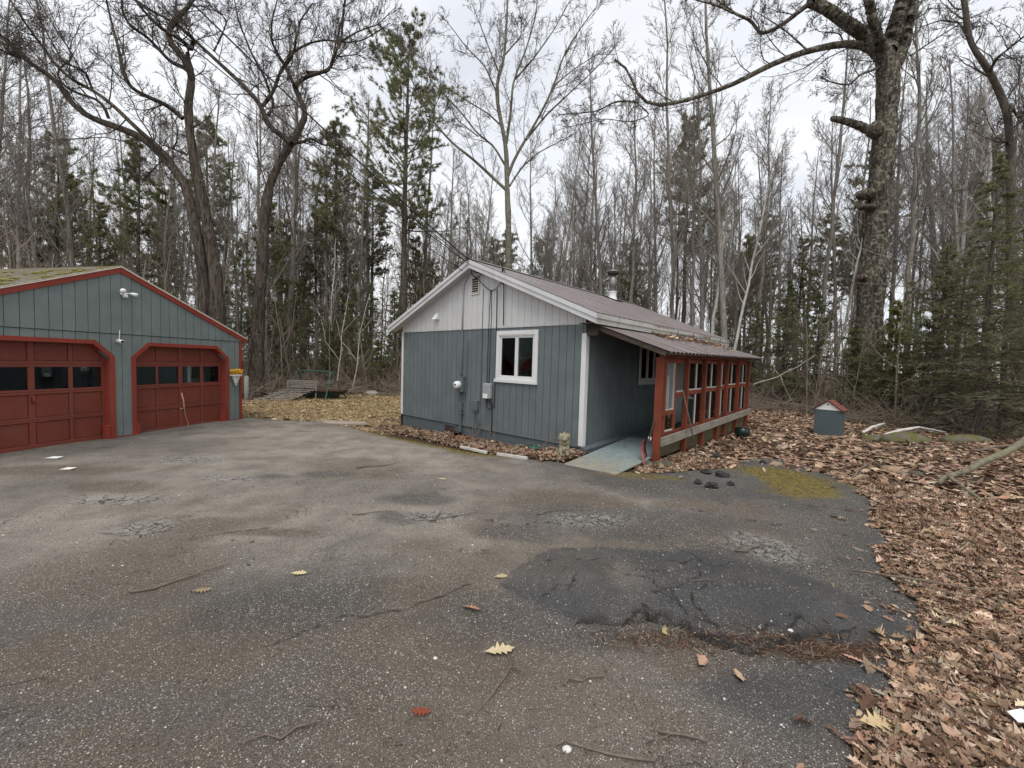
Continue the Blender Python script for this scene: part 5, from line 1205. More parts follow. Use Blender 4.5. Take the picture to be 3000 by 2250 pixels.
# swing frame and benches at the lawn edge
SY = 19.0; 
def gp(x, y, Yd): p = at(x, y, Yd); return p
a0 = at(873, 1085, SY); a1 = at(970, 1087, SY-.6)
zt = float(a0[2]); g0 = gz(a0[0], a0[1])
e = tag(empty('swing_frame', (a0[0], a0[1], g0)), 'green metal swing frame standing at the back of the lawn', 'swing frame')
L_ = Vector((a1[0]-a0[0], a1[1]-a0[1], 0)); hgt = zt-g0; u_ = L_.normalized(); n_ = Vector((-u_.y, u_.x, 0))
MB().tube([(0, 0, hgt), tuple(L_+Vector((0, 0, hgt)))], .03, 10).build('top_bar', M['green_metal'], e)
for base in (Vector((0, 0, 0)), L_):
    for s_ in (1, -1):
        out = -u_*.12 if base.length < .01 else u_*.35
        MB().tube([tuple(base+Vector((0, 0, hgt))), tuple(base+n_*s_*.65+out*.8)], .028, 8).build('leg', M['green_metal'], e)
    MB().tube([tuple(base+Vector((0, 0, hgt*.55))+n_*.3), tuple(base+Vector((0, 0, hgt*.55))-n_*.3)], .018, 6).build('brace', M['green_metal'], e)
a = Vector(at(965, 1150, SY-.3)); 
e = tag(empty('metal_tub', (a.x-.25, a.y, gz(a.x, a.y)), .12), 'dark green metal tub lying under the swing frame', 'tub')
b = MB().add([(-.65, -.3, .02), (.5, -.3, .02), (.5, .3, .02), (-.65, .3, .02), (-.85, -.42, .36), (.95, -.42, .40), (.95, .42, .40), (-.85, .42, .36)], [(0, 3, 2, 1), (0, 1, 5, 4), (1, 2, 6, 5), (2, 3, 7, 6), (3, 0, 4, 7)])
o = b.build('shell', M['dark_green'], e); sm_ = o.modifiers.new('solid', 'SOLIDIFY'); sm_.thickness = .02
MB().tube([(-.85, -.42, .36), (.95, -.42, .40), (.95, .42, .40), (-.85, .42, .36), (-.85, -.42, .36)], .022, 6).build('rim', M['rust'], e)
b0 = Vector(at(848, 1160, SY-1.3)); e = tag(empty('slatted_bench', (b0.x+.15, b0.y, gz(b0.x, b0.y)), .05), 'collapsed grey slatted bench leaning beside the swing frame', 'bench')
for k in range(7):
    y_ = -.55+k*.16; z_ = .03+k*.06; MB().box(-1.35+.12*k, .15+.09*k, y_, y_+.075, z_, z_+.03).build('slat', M['old_grey_wood'], e)
for k in range(5): MB().box(-.55+.02*k, .75+.02*k, .62, .65, .50+k*.07, .54+k*.07).build('slat', M['old_grey_wood'], e)
for xx in (-.9, .2): MB().beam((xx, -.35, .03), (xx+.5, .50, .36), .05, .04).build('support', M['black'], e)
for xx in (-.5, .7): MB().box(xx, xx+.05, .545, .58, 0, .82).build('leg', M['old_grey_wood'], e)
b = MB(); rr_ = random.Random(2)
for k in range(9):
    a_ = rr_.uniform(0, 3); pts = [(rr_.uniform(-.5, .4), rr_.uniform(-.3, .3), .05+.1*k*.3), (rr_.uniform(-.4, .5), rr_.uniform(-.2, .2), .3), (rr_.uniform(-.6, .6), rr_.uniform(-.3, .3), .12)]
    b.tube(pts, .015, 5)
tag(b.build('scrap_pile', M['rust'], loc=(a.x-1.05, a.y-.15, gz(a.x, a.y))), 'rusty tangled scrap metal between the bench and the tub', 'scrap')
# branches piled right of the frame, low stones at the lawn edge
for i in range(5):
    p = Vector(at(985+i*9, 1140+i*3, SY-.2+.2*i)); rr_ = random.Random(40+i); z_ = gz(p.x, p.y)
    tag(MB().tube([(p.x-.9, p.y+rr_.uniform(-.3, .3), z_+.08+.05*i), (p.x, p.y, z_+.22+.04*i), (p.x+1.3, p.y+rr_.uniform(-.4, .4), z_+.36+.10*i)], [.035, .03, .015], 7).build('fallen_branch', M['twig'], smooth=True), 'dry fallen branch in the pile right of the swing frame', 'branch', 'branches piled right of the swing frame')
for i, (x_, y_, r_) in enumerate(((1090, 1140, .28), (1040, 1146, .18), (1125, 1150, .2), (1150, 1146, .16), (1068, 1150, .14), (1015, 1149, .15))):
    p = at(x_, y_, 21.3-.1*i); rr_ = random.Random(60+i)
    tag(MB().ball((0, 0, .05), r_, 12, 8, (1.3, 1, .7), .14, rr_).build('boulder', st_m if i else mat_flat('pale_stone', (.26, .24, .2), .95, 0, .3, 6, .5), smooth=True, loc=(p[0], p[1], gz(p[0], p[1]))), ('largest pale stone at the wood edge behind the lawn', 'low stone left of the pale boulder by the wood edge', 'dark stone near the left corner of the cottage', 'stone closest to the cottage at the wood edge', 'small stone before the pale boulder', 'leftmost small stone of the row at the wood edge')[i], 'stone')
# cut post beside the left oak
p = at(722, 1155, 17.5); tag(MB().lathe([(.10, -.1), (.09, .1), (.085, .98), (.02, 1.02)], 14, (p[0], p[1], gz(p[0], p[1]))).build('wooden_post', M['old_grey_wood'], smooth=True), 'short weathered wooden post behind the right corner of the garage', 'post')
# concrete pad at the top of the drive
p = at(970, 1236, 13.0); cp = [(-1.0, -.15), (-.3, -.32), (.6, -.3), (1.15, -.1), (.9, .22), (-.2, .28), (-.9, .12)]
o = tag(MB().prism(cp, .05, 'z', 0).build('concrete_pad', M['concrete'], loc=(*[float(v) for v in at(970, 1238, 12.5)[:2]], 0)), 'cracked pale concrete slab where the drive meets the lawn', 'slab'); o.location.z = gz(o.location.x, o.location.y)-.005
# boulders, logs and branches in the right litter
t = NT('mossy_boulder', .95, .1); n_ = t.noise(t.coord('World'), 7, 6, .7); g_ = t.new('ShaderNodeNewGeometry'); s_ = t.new('ShaderNodeSeparateXYZ'); t.link(g_.outputs['Normal'], s_.inputs[0])
mk_ = t.ramp(t.math('ADD', t.noise(t.coord('World'), 3.2, 5), 0), [(.46, 0.0), (.56, .95)])
t.color(t.mix(mk_, t.mix(n_, (.06, .055, .045), (.20, .18, .14)), t.mix(n_, (.045, .055, .012), (.17, .15, .035)))); t.bump(n_, .7, .03); bm_ = t.m
for i, (x_, y_, Yd, r_, sq_, lab) in enumerate(((2655, 1303, 11.2, .42, (1.5, 1, .62), 'largest moss covered boulder under the birch log'), (2830, 1315, 10.9, .34, (1.9, .8, .5), 'long low mossy boulder right of the largest one'), (2565, 1285, 11.6, .28, (1.3, 1, .5), 'small mossy hump left of the birch log'), (2678, 1437, 7.6, .11, (1.2, 1, .7), 'small rounded grey stone among leaves below the fallen limb'))):
    p = at(x_, y_, Yd); rr_ = random.Random(80+i)
    tag(MB().ball((0, 0, 0), r_, 20, 12, sq_, .05, rr_).build('boulder', bm_ if i < 3 else st_m, smooth=True, loc=(p[0], p[1], gz(p[0], p[1]))), lab, 'boulder')
def limb_thing(name, mat, label, specs, cat='branch', group=None, drop=True):
    """specs: list of ([(px,py,Y,height above ground)], [radii])"""
    b = MB()
    for pts, rr_ in specs:
        P = []
        for q in pts:
            if len(q) == 3: x_, y_, hgt = q
            else: x_, y_, hgt = q[0], q[1], q[3]
            P.append((x_, y_, float(max(gz(x_, y_), dz(x_, y_) if float(edge_w(np.array([x_]), np.array([y_]))[0]) < 0 else -9))+hgt))
        rj = random.Random(len(label)+len(P)); L0 = sum((Vector(P[q_+1])-Vector(P[q_])).length for q_ in range(len(P)-1)); PP = []; RR = []
        for q_ in range(len(P)-1):
            for u_ in (0, .25, .5, .75):
                v_ = Vector(P[q_]).lerp(Vector(P[q_+1]), u_); j_ = min(.035, L0*.012)
                PP.append(tuple(v_+Vector((rj.uniform(-j_, j_), rj.uniform(-j_, j_), rj.uniform(0, j_*.6))))); RR.append((rr_[q_]*(1-u_)+rr_[q_+1]*u_)*rj.uniform(.86, 1.16))
        PP.append(P[-1]); RR.append(rr_[-1]); b.tube(PP, RR, 10)
    return tag(b.build(name, mat, smooth=True), label, cat, group)
limb_thing('fallen_limb', mat_bark('fallen_limb_bark', (.10, .085, .065), (.27, .235, .18), .6, (.26, .26, .14), 20, .012, .3, 8, .5), 'thick broken grey limb propped up at the right edge of the leaves',
    [([(7.05, 6.75, .10), (7.9, 7.05, .25), (9.2, 7.6, .55), (10.6, 8.1, .95)], [.03, .05, .062, .06]), ([(7.35, 6.85, .16), (7.25, 6.45, .06), (7.15, 6.1, .01)], [.032, .026, .018]), ([(9.4, 7.7, .55), (10.2, 8.1, .62), (10.9, 8.5, .9)], [.03, .025, .02])], 'limb')
limb_thing('birch_log', M['birch'], 'long white birch log lying across the mossy boulders', [([(10.6, 11.7, .10), (11.4, 11.9, .26), (12.2, 12.3, .24), (13.4, 12.7, .10)], [.04, .045, .035, .03])], 'log')
limb_thing('birch_log', M['birch'], 'shorter mottled birch log behind the long one', [([(10.4, 12.2, .10), (11.4, 12.9, .2), (12.6, 13.9, .2)], [.045, .045, .04])], 'log')
for i, q in enumerate([((6.0, 7.2), (7.4, 8.3), .018, 'thin dark stick lying across leaves beside the moss'), ((8.6, 9.6), (9.4, 11.0), .02, 'crooked upright stick left of the largest boulder'), ((11.0, 9.8), (13.8, 10.3), .03, 'dark straight stick at the far right above the limb'), ((3.2, 3.75), (4.15, 3.3), .010, 'long bent stick crossing the asphalt edge at the right'),
                       ((3.5, 3.6), (4.0, 3.2), .006, 'thin bowed stick under the long bent stick'), ((9.2, 10.1), (10.4, 10.0), .016, 'bent twig lying before the mossy boulder'), ((12.5, 12.9), (16.0, 14.6), .04, 'grey fallen branch deep in the leaves on the right')]):
    (x0, y0), (x1, y1), r_, lab = q; rr_ = random.Random(i); m_ = ((x0+x1)/2+rr_.uniform(-.1, .1), (y0+y1)/2+rr_.uniform(-.1, .1))
    limb_thing('fallen_stick', M['twig'], lab, [([(x0, y0, .05), (*m_, .10), (x1, y1, .12)], [r_, r_*.9, r_*.45])], 'stick')
# small sticks on the asphalt
tw = [((.05, 2.55), (-.10, 2.15), .007, 'forked pale twig below the big tan leaf'), ((.35, 2.32), (.62, 2.44), .006, 'thin twig left of the dark lower patch'), ((.80, 2.02), (1.15, 2.0), .007, 'lichened twig near the bottom of the drive'), ((.35, 5.0), (.75, 5.25), .007, 'y shaped twig in front of the ramp'),
      ((2.35, 4.15), (2.8, 4.35), .008, 'dark stick right of the patch on the asphalt'), ((-2.9, 3.1), (-2.45, 3.6), .008, 'straight dark stick on the left asphalt'), ((-2.6, 6.9), (-2.0, 7.3), .012, 'pale split stick on the mid asphalt'), ((-.9, 4.75), (-.4, 5.05), .006, 'thin dark twig left of the big patch'),
      ((-.95, 2.0), (-1.3, 1.9), .006, 'dark curved twig at the bottom left of the drive'), ((.75, 1.86), (.2, 1.95), .006, 'long thin twig at the bottom centre of the drive'), ((2.02, 2.62), (2.15, 2.8), .006, 'short twig standing in the pine straw'), ((1.85, 2.74), (2.02, 2.70), .007, 'small pale stick at the edge of the pine straw'), ((1.55, 3.35), (1.8, 3.45), .004, 'hair thin twig on top of the dark patch'), ((-1.9, 4.9), (-1.4, 5.0), .006, 'thin dark twig near the brown stains')]
for i, ((x0, y0), (x1, y1), r_, lab) in enumerate(tw):
    rr_ = random.Random(i+9); b = MB(); P = []
    for k in range(6):
        s_ = k/5; x_ = x0+(x1-x0)*s_+rr_.uniform(-.03, .03); y_ = y0+(y1-y0)*s_+rr_.uniform(-.03, .03); P.append((x_, y_, dz(x_, y_)+r_+.004+rr_.uniform(0, .012)))
    b.tube(P, [r_, r_, r_*.9, r_*.8, r_*.6, r_*.4], 7)
    for _ in range(2):
        k = rr_.randint(1, 4); q = P[k]; b.tube([q, (q[0]+rr_.uniform(-.10, .10), q[1]+rr_.uniform(-.08, .08), q[2]+.01)], [r_*.6, r_*.3], 5)
    tag(b.build('twig', M['twig'], smooth=True), lab, 'twig', 'twigs on the asphalt')
# single leaves on the asphalt
T_big = [leaf_template(4, c_, s_) for c_, s_ in ((.02, 11), (.05, 12), (-.04, 13), (.12, 14))]
def one_leaf(px, py, size, colr, rz, tl, lab, k=0):
    d = ray(px, py); s_ = (EYE-.03)/-d[2]; x_, y_ = d[0]*s_, d[1]*s_
    tv, tf = T_big[k]; v_ = tv*size; me_ = np_mesh('fallen_leaf', v_, tf, False, np.tile(np.array(colr), (len(v_), 1)))
    o = link_mesh('fallen_leaf', me_, M['leaf']); o.location = (x_, y_, dz(x_, y_)+.012+size*.06); o.rotation_euler = (tl, tl*.5, rz); return tag(o, lab, 'leaf')
one_leaf(1467, 1910, .175, (.52, .43, .27), .3, .1, 'large lobed tan oak leaf on the asphalt', 1)
one_leaf(1380, 1788, .15, (.42, .23, .15), 2.6, .3, 'curled reddish brown leaf above the large tan one', 3)
one_leaf(878, 1680, .12, (.55, .45, .26), .2, .1, 'small pale leaf alone left of the dark patch', 0)
one_leaf(595, 1728, .11, (.26, .19, .12), .5, .2, 'small brown curled leaf on the left asphalt', 2)
one_leaf(1470, 1692, .11, (.4, .33, .2), .4, .2, 'tan leaf at the left tip of the dark patch', 0)
one_leaf(1235, 2085, .10, (.20, .055, .03), .1, .1, 'rusty red leaf fragment at the bottom of the drive', 2)
one_leaf(2058, 1935, .14, (.45, .27, .19), .9, .35, 'pinkish brown leaf fallen below the broken patch edge', 1)
one_leaf(2165, 1978, .12, (.48, .33, .22), 1.4, .3, 'light brown leaf right of the pinkish one', 2)
one_leaf(2500, 1928, .12, (.50, .29, .22), 2.2, .2, 'pink brown leaf at the right end of the pine straw', 0)
one_leaf(1950, 1845, .12, (.42, .36, .18), .8, .7, 'upright leaf at the lip of the dark patch', 3)
one_leaf(2570, 2120, .18, (.5, .38, .22), .1, .2, 'long pale leaf at the lower right asphalt edge', 1)
one_leaf(1297, 1406, .12, (.5, .4, .25), .1, .1, 'small leaf on the asphalt before the cottage wall', 0)
for i, (x_, y_, s_) in enumerate(((158, 1345, .13), (200, 1379, .10), (1320, 1262, .0), (2314, 1871, .0))):
    if not s_: continue
    d = ray(x_, y_); k_ = EYE/-d[2]; X_, Y_ = d[0]*k_, d[1]*k_
    tag(MB().add([(-s_, -.05, 0), (s_*.9, -.06, .01), (s_, .04, .02), (-s_*.6, .06, .01), (0, 0, .03)], [(0, 1, 4), (1, 2, 4), (2, 3, 4), (3, 0, 4)]).build('paper_scrap', M['stonewhite'], loc=(X_, Y_, dz(X_, Y_)+.006)), ('larger white paper scrap in front of the left garage door', 'smaller white scrap nearer the camera by the garage')[i], 'paper')
d = ray(2990, 2108); k_ = (EYE-.05)/-d[2]; tag(MB().add([(-.05, -.03, 0), (.06, -.04, .01), (.05, .04, .02), (-.04, .03, .01)], [(0, 1, 2, 3)]).build('paper_scrap', M['paper'], loc=(d[0]*k_, d[1]*k_, gz(d[0]*k_, d[1]*k_)+.06)), 'white paper scrap on leaves at the far lower right', 'paper')
for i, (x_, y_, r_) in enumerate(((2314, 1871, .016), (1660, 2213, .02), (1275, 1940, .012), (2180, 1310, .0), (1985, 1372, .03))):
    if not r_: continue
    d = ray(x_, y_); k_ = EYE/-d[2]; X_, Y_ = d[0]*k_, d[1]*k_
    tag(MB().ball((0, 0, r_*.4), r_, 12, 8, (1.2, .9, .7), .05, random.Random(i)).build('white_pebble', M['stonewhite'], smooth=True, loc=(X_, Y_, dz(X_, Y_))), ('round white pebble at the tip of the pine straw', 'white pebble at the bottom edge of the drive', 'tiny white pebble left of the large tan leaf', '', 'white stone fragment in front of the porch corner')[i], 'pebble')
# broken asphalt chunks near the porch edge
ck_m = mat_flat('broken_asphalt', (.035, .034, .033), .95, 0, .3, 12, .8)
for i, (x_, y_, r_) in enumerate(((2100, 1345, .09), (2070, 1390, .10), (2115, 1400, .12), (2045, 1420, .07), (2085, 1432, .10), (2235, 1362, .07), (2140, 1425, .06))):
    d = ray(x_, y_); k_ = EYE/-d[2]; X_, Y_ = d[0]*k_, d[1]*k_
    tag(MB().ball((0, 0, .03), r_*.85, 9, 6, (1.1, .9, .7), .3, random.Random(i+70)).build('asphalt_chunk', ck_m, loc=(X_, Y_, max(gz(X_, Y_), dz(X_, Y_)))), 'broken chunk of dark asphalt in the rubble by the porch', 'rubble', 'broken asphalt chunks by the porch')
# ------------------------------------------------------------------ trees
def norm(v): return v/np.maximum(np.linalg.norm(v, axis=-1, keepdims=True), 1e-9)
class Geo:
    def __init__(s): s.V = []; s.F = {3: [], 4: []}; s.n = 0
    def add(s, V, Fl):
        for f in Fl: s.F[f.shape[1]].append(f+s.n)
        s.V.append(V); s.n += len(V)
    def tubes(s, P, R, sides, rng=None, rough=0):
        """P (n,K,3), R (n,K)"""
        n, K, _ = P.shape
        if n == 0: return
        T = np.empty_like(P); T[:, 1:-1] = P[:, 2:]-P[:, :-2]; T[:, 0] = P[:, 1]-P[:, 0]; T[:, -1] = P[:, -1]-P[:, -2]; T = norm(T)
        ref = np.where(np.abs(T[:, :1, 2:3]) > .9, np.array([1., 0, 0]), np.array([.13, .07, 1.])); ref = norm(np.broadcast_to(ref, P.shape))
        A = norm(np.cross(T, ref)); B = np.cross(T, A)
        ph = np.linspace(0, 2*PI, sides, endpoint=False); c, sn = np.cos(ph), np.sin(ph)
        RR = R[:, :, None, None]
        if rough and rng is not None: RR = RR*(1+rng.normal(0, rough, (n, K, sides, 1)))
        V = P[:, :, None]+(A[:, :, None]*c[None, None, :, None]+B[:, :, None]*sn[None, None, :, None])*RR
        i = (np.arange(n)[:, None, None]*K+np.arange(K-1)[None, :, None])*sides; k = np.arange(sides)[None, None]; k2 = (k+1) % sides
        F = np.stack([i+k, i+k2, i+sides+k2, i+sides+k], -1).reshape(-1, 4)
        s.add(V.reshape(-1, 3), [F])
    def mesh(s, name, smooth=True):
        return np_mesh(name, np.concatenate(s.V), [np.concatenate(f) for f in s.F.values() if f], smooth)
def grow(P, R, nper, L, ang, t0, t1, K, wig, trop, rng, rfac=.55, rend=.25, rmin=.002, tropv=(0, 0, 1.), Lfun=None, spread=None):
    """children curves of parents P (n,K0,3)"""
    n, K0, _ = P.shape; m = n*nper
    t = (t0+(t1-t0)*(np.arange(nper)[None]+rng.uniform(0, 1, (n, nper)))/nper).reshape(-1); pi_ = np.repeat(np.arange(n), nper)
    f = t*(K0-1); i = np.minimum(f.astype(int), K0-2); w = (f-i)[:, None]
    S = P[pi_, i]*(1-w)+P[pi_, i+1]*w; T = norm(P[pi_, i+1]-P[pi_, i]); r0 = R[pi_, i]*(1-w[:, 0])+R[pi_, i+1]*w[:, 0]
    rnd = norm(rng.normal(0, 1, (m, 3))) if spread is None else norm(rng.normal(0, 1, (m, 3))*np.array(spread)[None])
    side = norm(rnd-T*(rnd*T).sum(1, keepdims=True)); a = rng.normal(ang, ang*.22, m)[:, None]
    D = T*np.cos(a)+side*np.sin(a)
    plen = np.linalg.norm(np.diff(P, axis=1), axis=2).sum(1)[pi_]
    ln = (L*plen*(1-.55*t) if Lfun is None else Lfun(t, plen))*rng.uniform(.6, 1.25, m); st = ln/(K-1)
    Q = np.empty((m, K, 3)); Q[:, 0] = S; d = D; tv = np.array(tropv)
    for k in range(1, K):
        d = norm(d+rng.normal(0, wig, (m, 3))+tv*trop); Q[:, k] = Q[:, k-1]+d*st[:, None]
    r_ = np.maximum(r0*rfac, rmin*1.3); RR = r_[:, None]*np.linspace(1, rend, K)[None]; RR = np.maximum(RR, rmin)
    return Q, RR
def straight_trunk(h, r, K, rng, lean=.03, wob_=.02, flare=1.4):
    z = np.linspace(0, 1, K); P = np.zeros((1, K, 3)); dx = np.cumsum(rng.normal(0, wob_, K))*h*.12; dy = np.cumsum(rng.normal(0, wob_, K))*h*.12
    P[0, :, 0] = dx+z*h*rng.normal(0, lean); P[0, :, 1] = dy+z*h*rng.normal(0, lean); P[0, :, 2] = z*h-.15; P[0, 0, :2] = 0
    R = (r*(1-z)**.8+.02)*(1+(flare-1)*np.exp(-z*h/.5)); return P, R[None]
def bare_proto(seed, h=19, r=.13, n1=20, fork=False, twig=.006, low=.30):
    rng = np.random.RandomState(seed); P, R = straight_trunk(h, r, 16, rng); tk = Geo(); tk.tubes(P, R, 9, rng, .03)
    P1, R1 = grow(P, R, n1, 0, .66, low, .98, 9, .09, .09, rng, .42, .2, .008, Lfun=lambda t, L: L*(.07+.26*(1-t)*np.clip((t-low+.15)*3, .25, 1)))
    tk.tubes(P1, R1, 5); cw = Geo()
    P2, R2 = grow(P1, R1, 9, .45, .66, .12, 1, 6, .14, .08, rng, .48, .3, .006); cw.tubes(P2, R2, 4)
    P3, R3 = grow(P2, R2, 7, .55, .65, .1, 1, 4, .16, .08, rng, .6, .4, twig*.85); cw.tubes(P3, R3, 3)
    P4, R4 = grow(P3, R3, 2, .6, .7, .2, 1, 3, .2, .05, rng, .7, .5, twig*.7); cw.tubes(P4, R4, 3)
    return [('trunk', tk.mesh('bare_tree_trunk'), 0), ('crown', cw.mesh('bare_tree_crown'), 1)]
def tufts(P, nper, rng, ln, wd, blades, flat=0.0):
    """needle tufts along the outer part of curves P -> triangles"""
    n, K, _ = P.shape; t = rng.uniform(.25, 1, (n, nper)).reshape(-1); pi_ = np.repeat(np.arange(n), nper)
    f = t*(K-1); i = np.minimum(f.astype(int), K-2); w = (f-i)[:, None]; S = P[pi_, i]*(1-w)+P[pi_, i+1]*w; T = norm(P[pi_, i+1]-P[pi_, i])
    m = len(S); S = np.repeat(S, blades, 0); T = np.repeat(T, blades, 0); rv = rng.normal(0, 1, (m*blades, 3))
    if flat: rv[:, 2] *= flat
    D = norm(T*.9+norm(rv)*.9); W = norm(np.cross(D, rng.normal(0, 1, D.shape)*np.array([1, 1, .3 if flat else 1])))
    l_ = (ln*rng.uniform(.6, 1.3, len(D)))[:, None]; a = S-W*wd*.5; b = S+W*wd*.5; c = S+D*l_; b2 = S+D*l_*.55+W*wd
    V = np.stack([a, b, c], 1).reshape(-1, 3); F = np.arange(len(V)).reshape(-1, 3); return V, F
def pine_proto(seed, h=22, r=.2, base=.38, wid=.17, dead=True, nw=20, young=False, dens=1.0):
    rng = np.random.RandomState(seed); P, R = straight_trunk(h, r, 16, rng, .015, .008); tk = Geo(); tk.tubes(P, R, 9, rng, .03)
    Lf = lambda t, L: L*wid*np.clip((1.04-t)/(1.04-base), .06, 1)**.65*np.clip(.6+1.6*(t-base), .5, 1)*rng.uniform(.5, 1.3, t.shape)
    P1, R1 = grow(P, R, int(nw*4.2), 0, 1.32, base, .99, 8, .06, .05, rng, .32, .25, .008, Lfun=Lf, spread=(1, 1, .25)); tk.tubes(P1, R1, 4)
    if dead:
        Pd, Rd = grow(P, R, 34, 0, 1.5, .12, base+.1, 5, .10, -.02, rng, .18, .2, .006, Lfun=lambda t, L: L*.075*rng.uniform(.3, 1.2, t.shape), spread=(1, 1, .2)); tk.tubes(Pd, Rd, 3)
        Pe, Re = grow(Pd, Rd, 3, .5, .7, .2, 1, 3, .15, 0, rng, .6, .4, .004); tk.tubes(Pe, Re, 3)
    P2, R2 = grow(P1, R1, 11, .40, .8, .22, 1, 4, .08, .07, rng, .5, .4, .004, spread=(1, 1, .35)); tk.tubes(P2, R2, 3)
    fo = Geo(); V, F = tufts(P2, int(8*dens), rng, .21, .032, 7); fo.add(V, [F]); V, F = tufts(P1, int(6*dens), rng, .2, .024, 7); fo.add(V, [F])
    return [('trunk', tk.mesh('pine_trunk'), 2), ('foliage', fo.mesh('pine_foliage', False), 3)]
def fir_proto(seed, h=7, r=.07, wid=.30, dens=1.0, base=.06, droop=-.03):
    rng = np.random.RandomState(seed); P, R = straight_trunk(h, r, 14, rng, .02, .008); tk = Geo(); tk.tubes(P, R, 8)
    Lf = lambda t, L: L*wid*np.clip((1.03-t)/(1.03-base), .04, 1)**.85*rng.uniform(.5, 1.2, t.shape)
    P1, R1 = grow(P, R, int(110*dens), 0, 1.42, base, .99, 8, .05, droop, rng, .28, .25, .005, Lfun=Lf, spread=(1, 1, .2)); tk.tubes(P1, R1, 4)
    P2, R2 = grow(P1, R1, 12, .36, .85, .15, 1, 4, .06, -.01, rng, .5, .4, .003, spread=(1, 1, .12)); tk.tubes(P2, R2, 3)
    fo = Geo(); V, F = tufts(P2, 5, rng, .115, .016, 6, .30); fo.add(V, [F]); V, F = tufts(P1, 5, rng, .11, .016, 6, .3); fo.add(V, [F])
    return [('trunk', tk.mesh('fir_trunk'), 2), ('foliage', fo.mesh('fir_foliage', False), 4)]
MATS = {0: M['bark'], 1: M['twigs'], 2: M['bark_pine'], 3: M['pine_needle'], 4: M['fir_needle'], 5: M['birch'], 6: M['yellow_needle']}
def make_proto(kind, parts):
    ms = []
    for nm, me, mi in parts: me.materials.append(MATS[mi]); ms.append((nm, me))
    return (kind, ms)
def place(proto, x, y, s, rz, label, cat='tree', group=None, lean=(0, 0), mats=None, zoff=0):
    kind, ms = proto; e = empty(kind, (x, y, gz(x, y)+zoff), rz); e.scale = (s, s, s); e.rotation_euler = (lean[0], lean[1], rz); tag(e, label, cat, group)
    for nm, me in ms:
        o = bpy.data.objects.new(nm, me); COL.objects.link(o); o.parent = e
        if mats and nm in mats:
            o.data = me; 
            o.material_slots[0].link = 'OBJECT'; o.material_slots[0].material = mats[nm]
    return e
BARE = [make_proto('bare_tree', bare_proto(100+i, h, r, n1, low=lo)) for i, (h, r, n1, lo) in enumerate([(20, .125, 24, .30), (18, .095, 20, .38), (21, .14, 26, .25), (17, .085, 20, .22), (19, .11, 22, .42), (15, .07, 18, .2)])]
PINE = [make_proto('white_pine', pine_proto(200, 22, .22, .42, .25, nw=15, dens=1.7)), make_proto('white_pine', pine_proto(201, 20, .17, .5, .16)), make_proto('white_pine', pine_proto(202, 17, .16, .22, .22, dens=.9))]
FIR = [make_proto('young_fir', fir_proto(300, 7, .07, .28)), make_proto('young_fir', fir_proto(301, 5, .05, .32)), make_proto('hemlock', fir_proto(302, 12, .12, .24, 1.3, .12, -.05))]

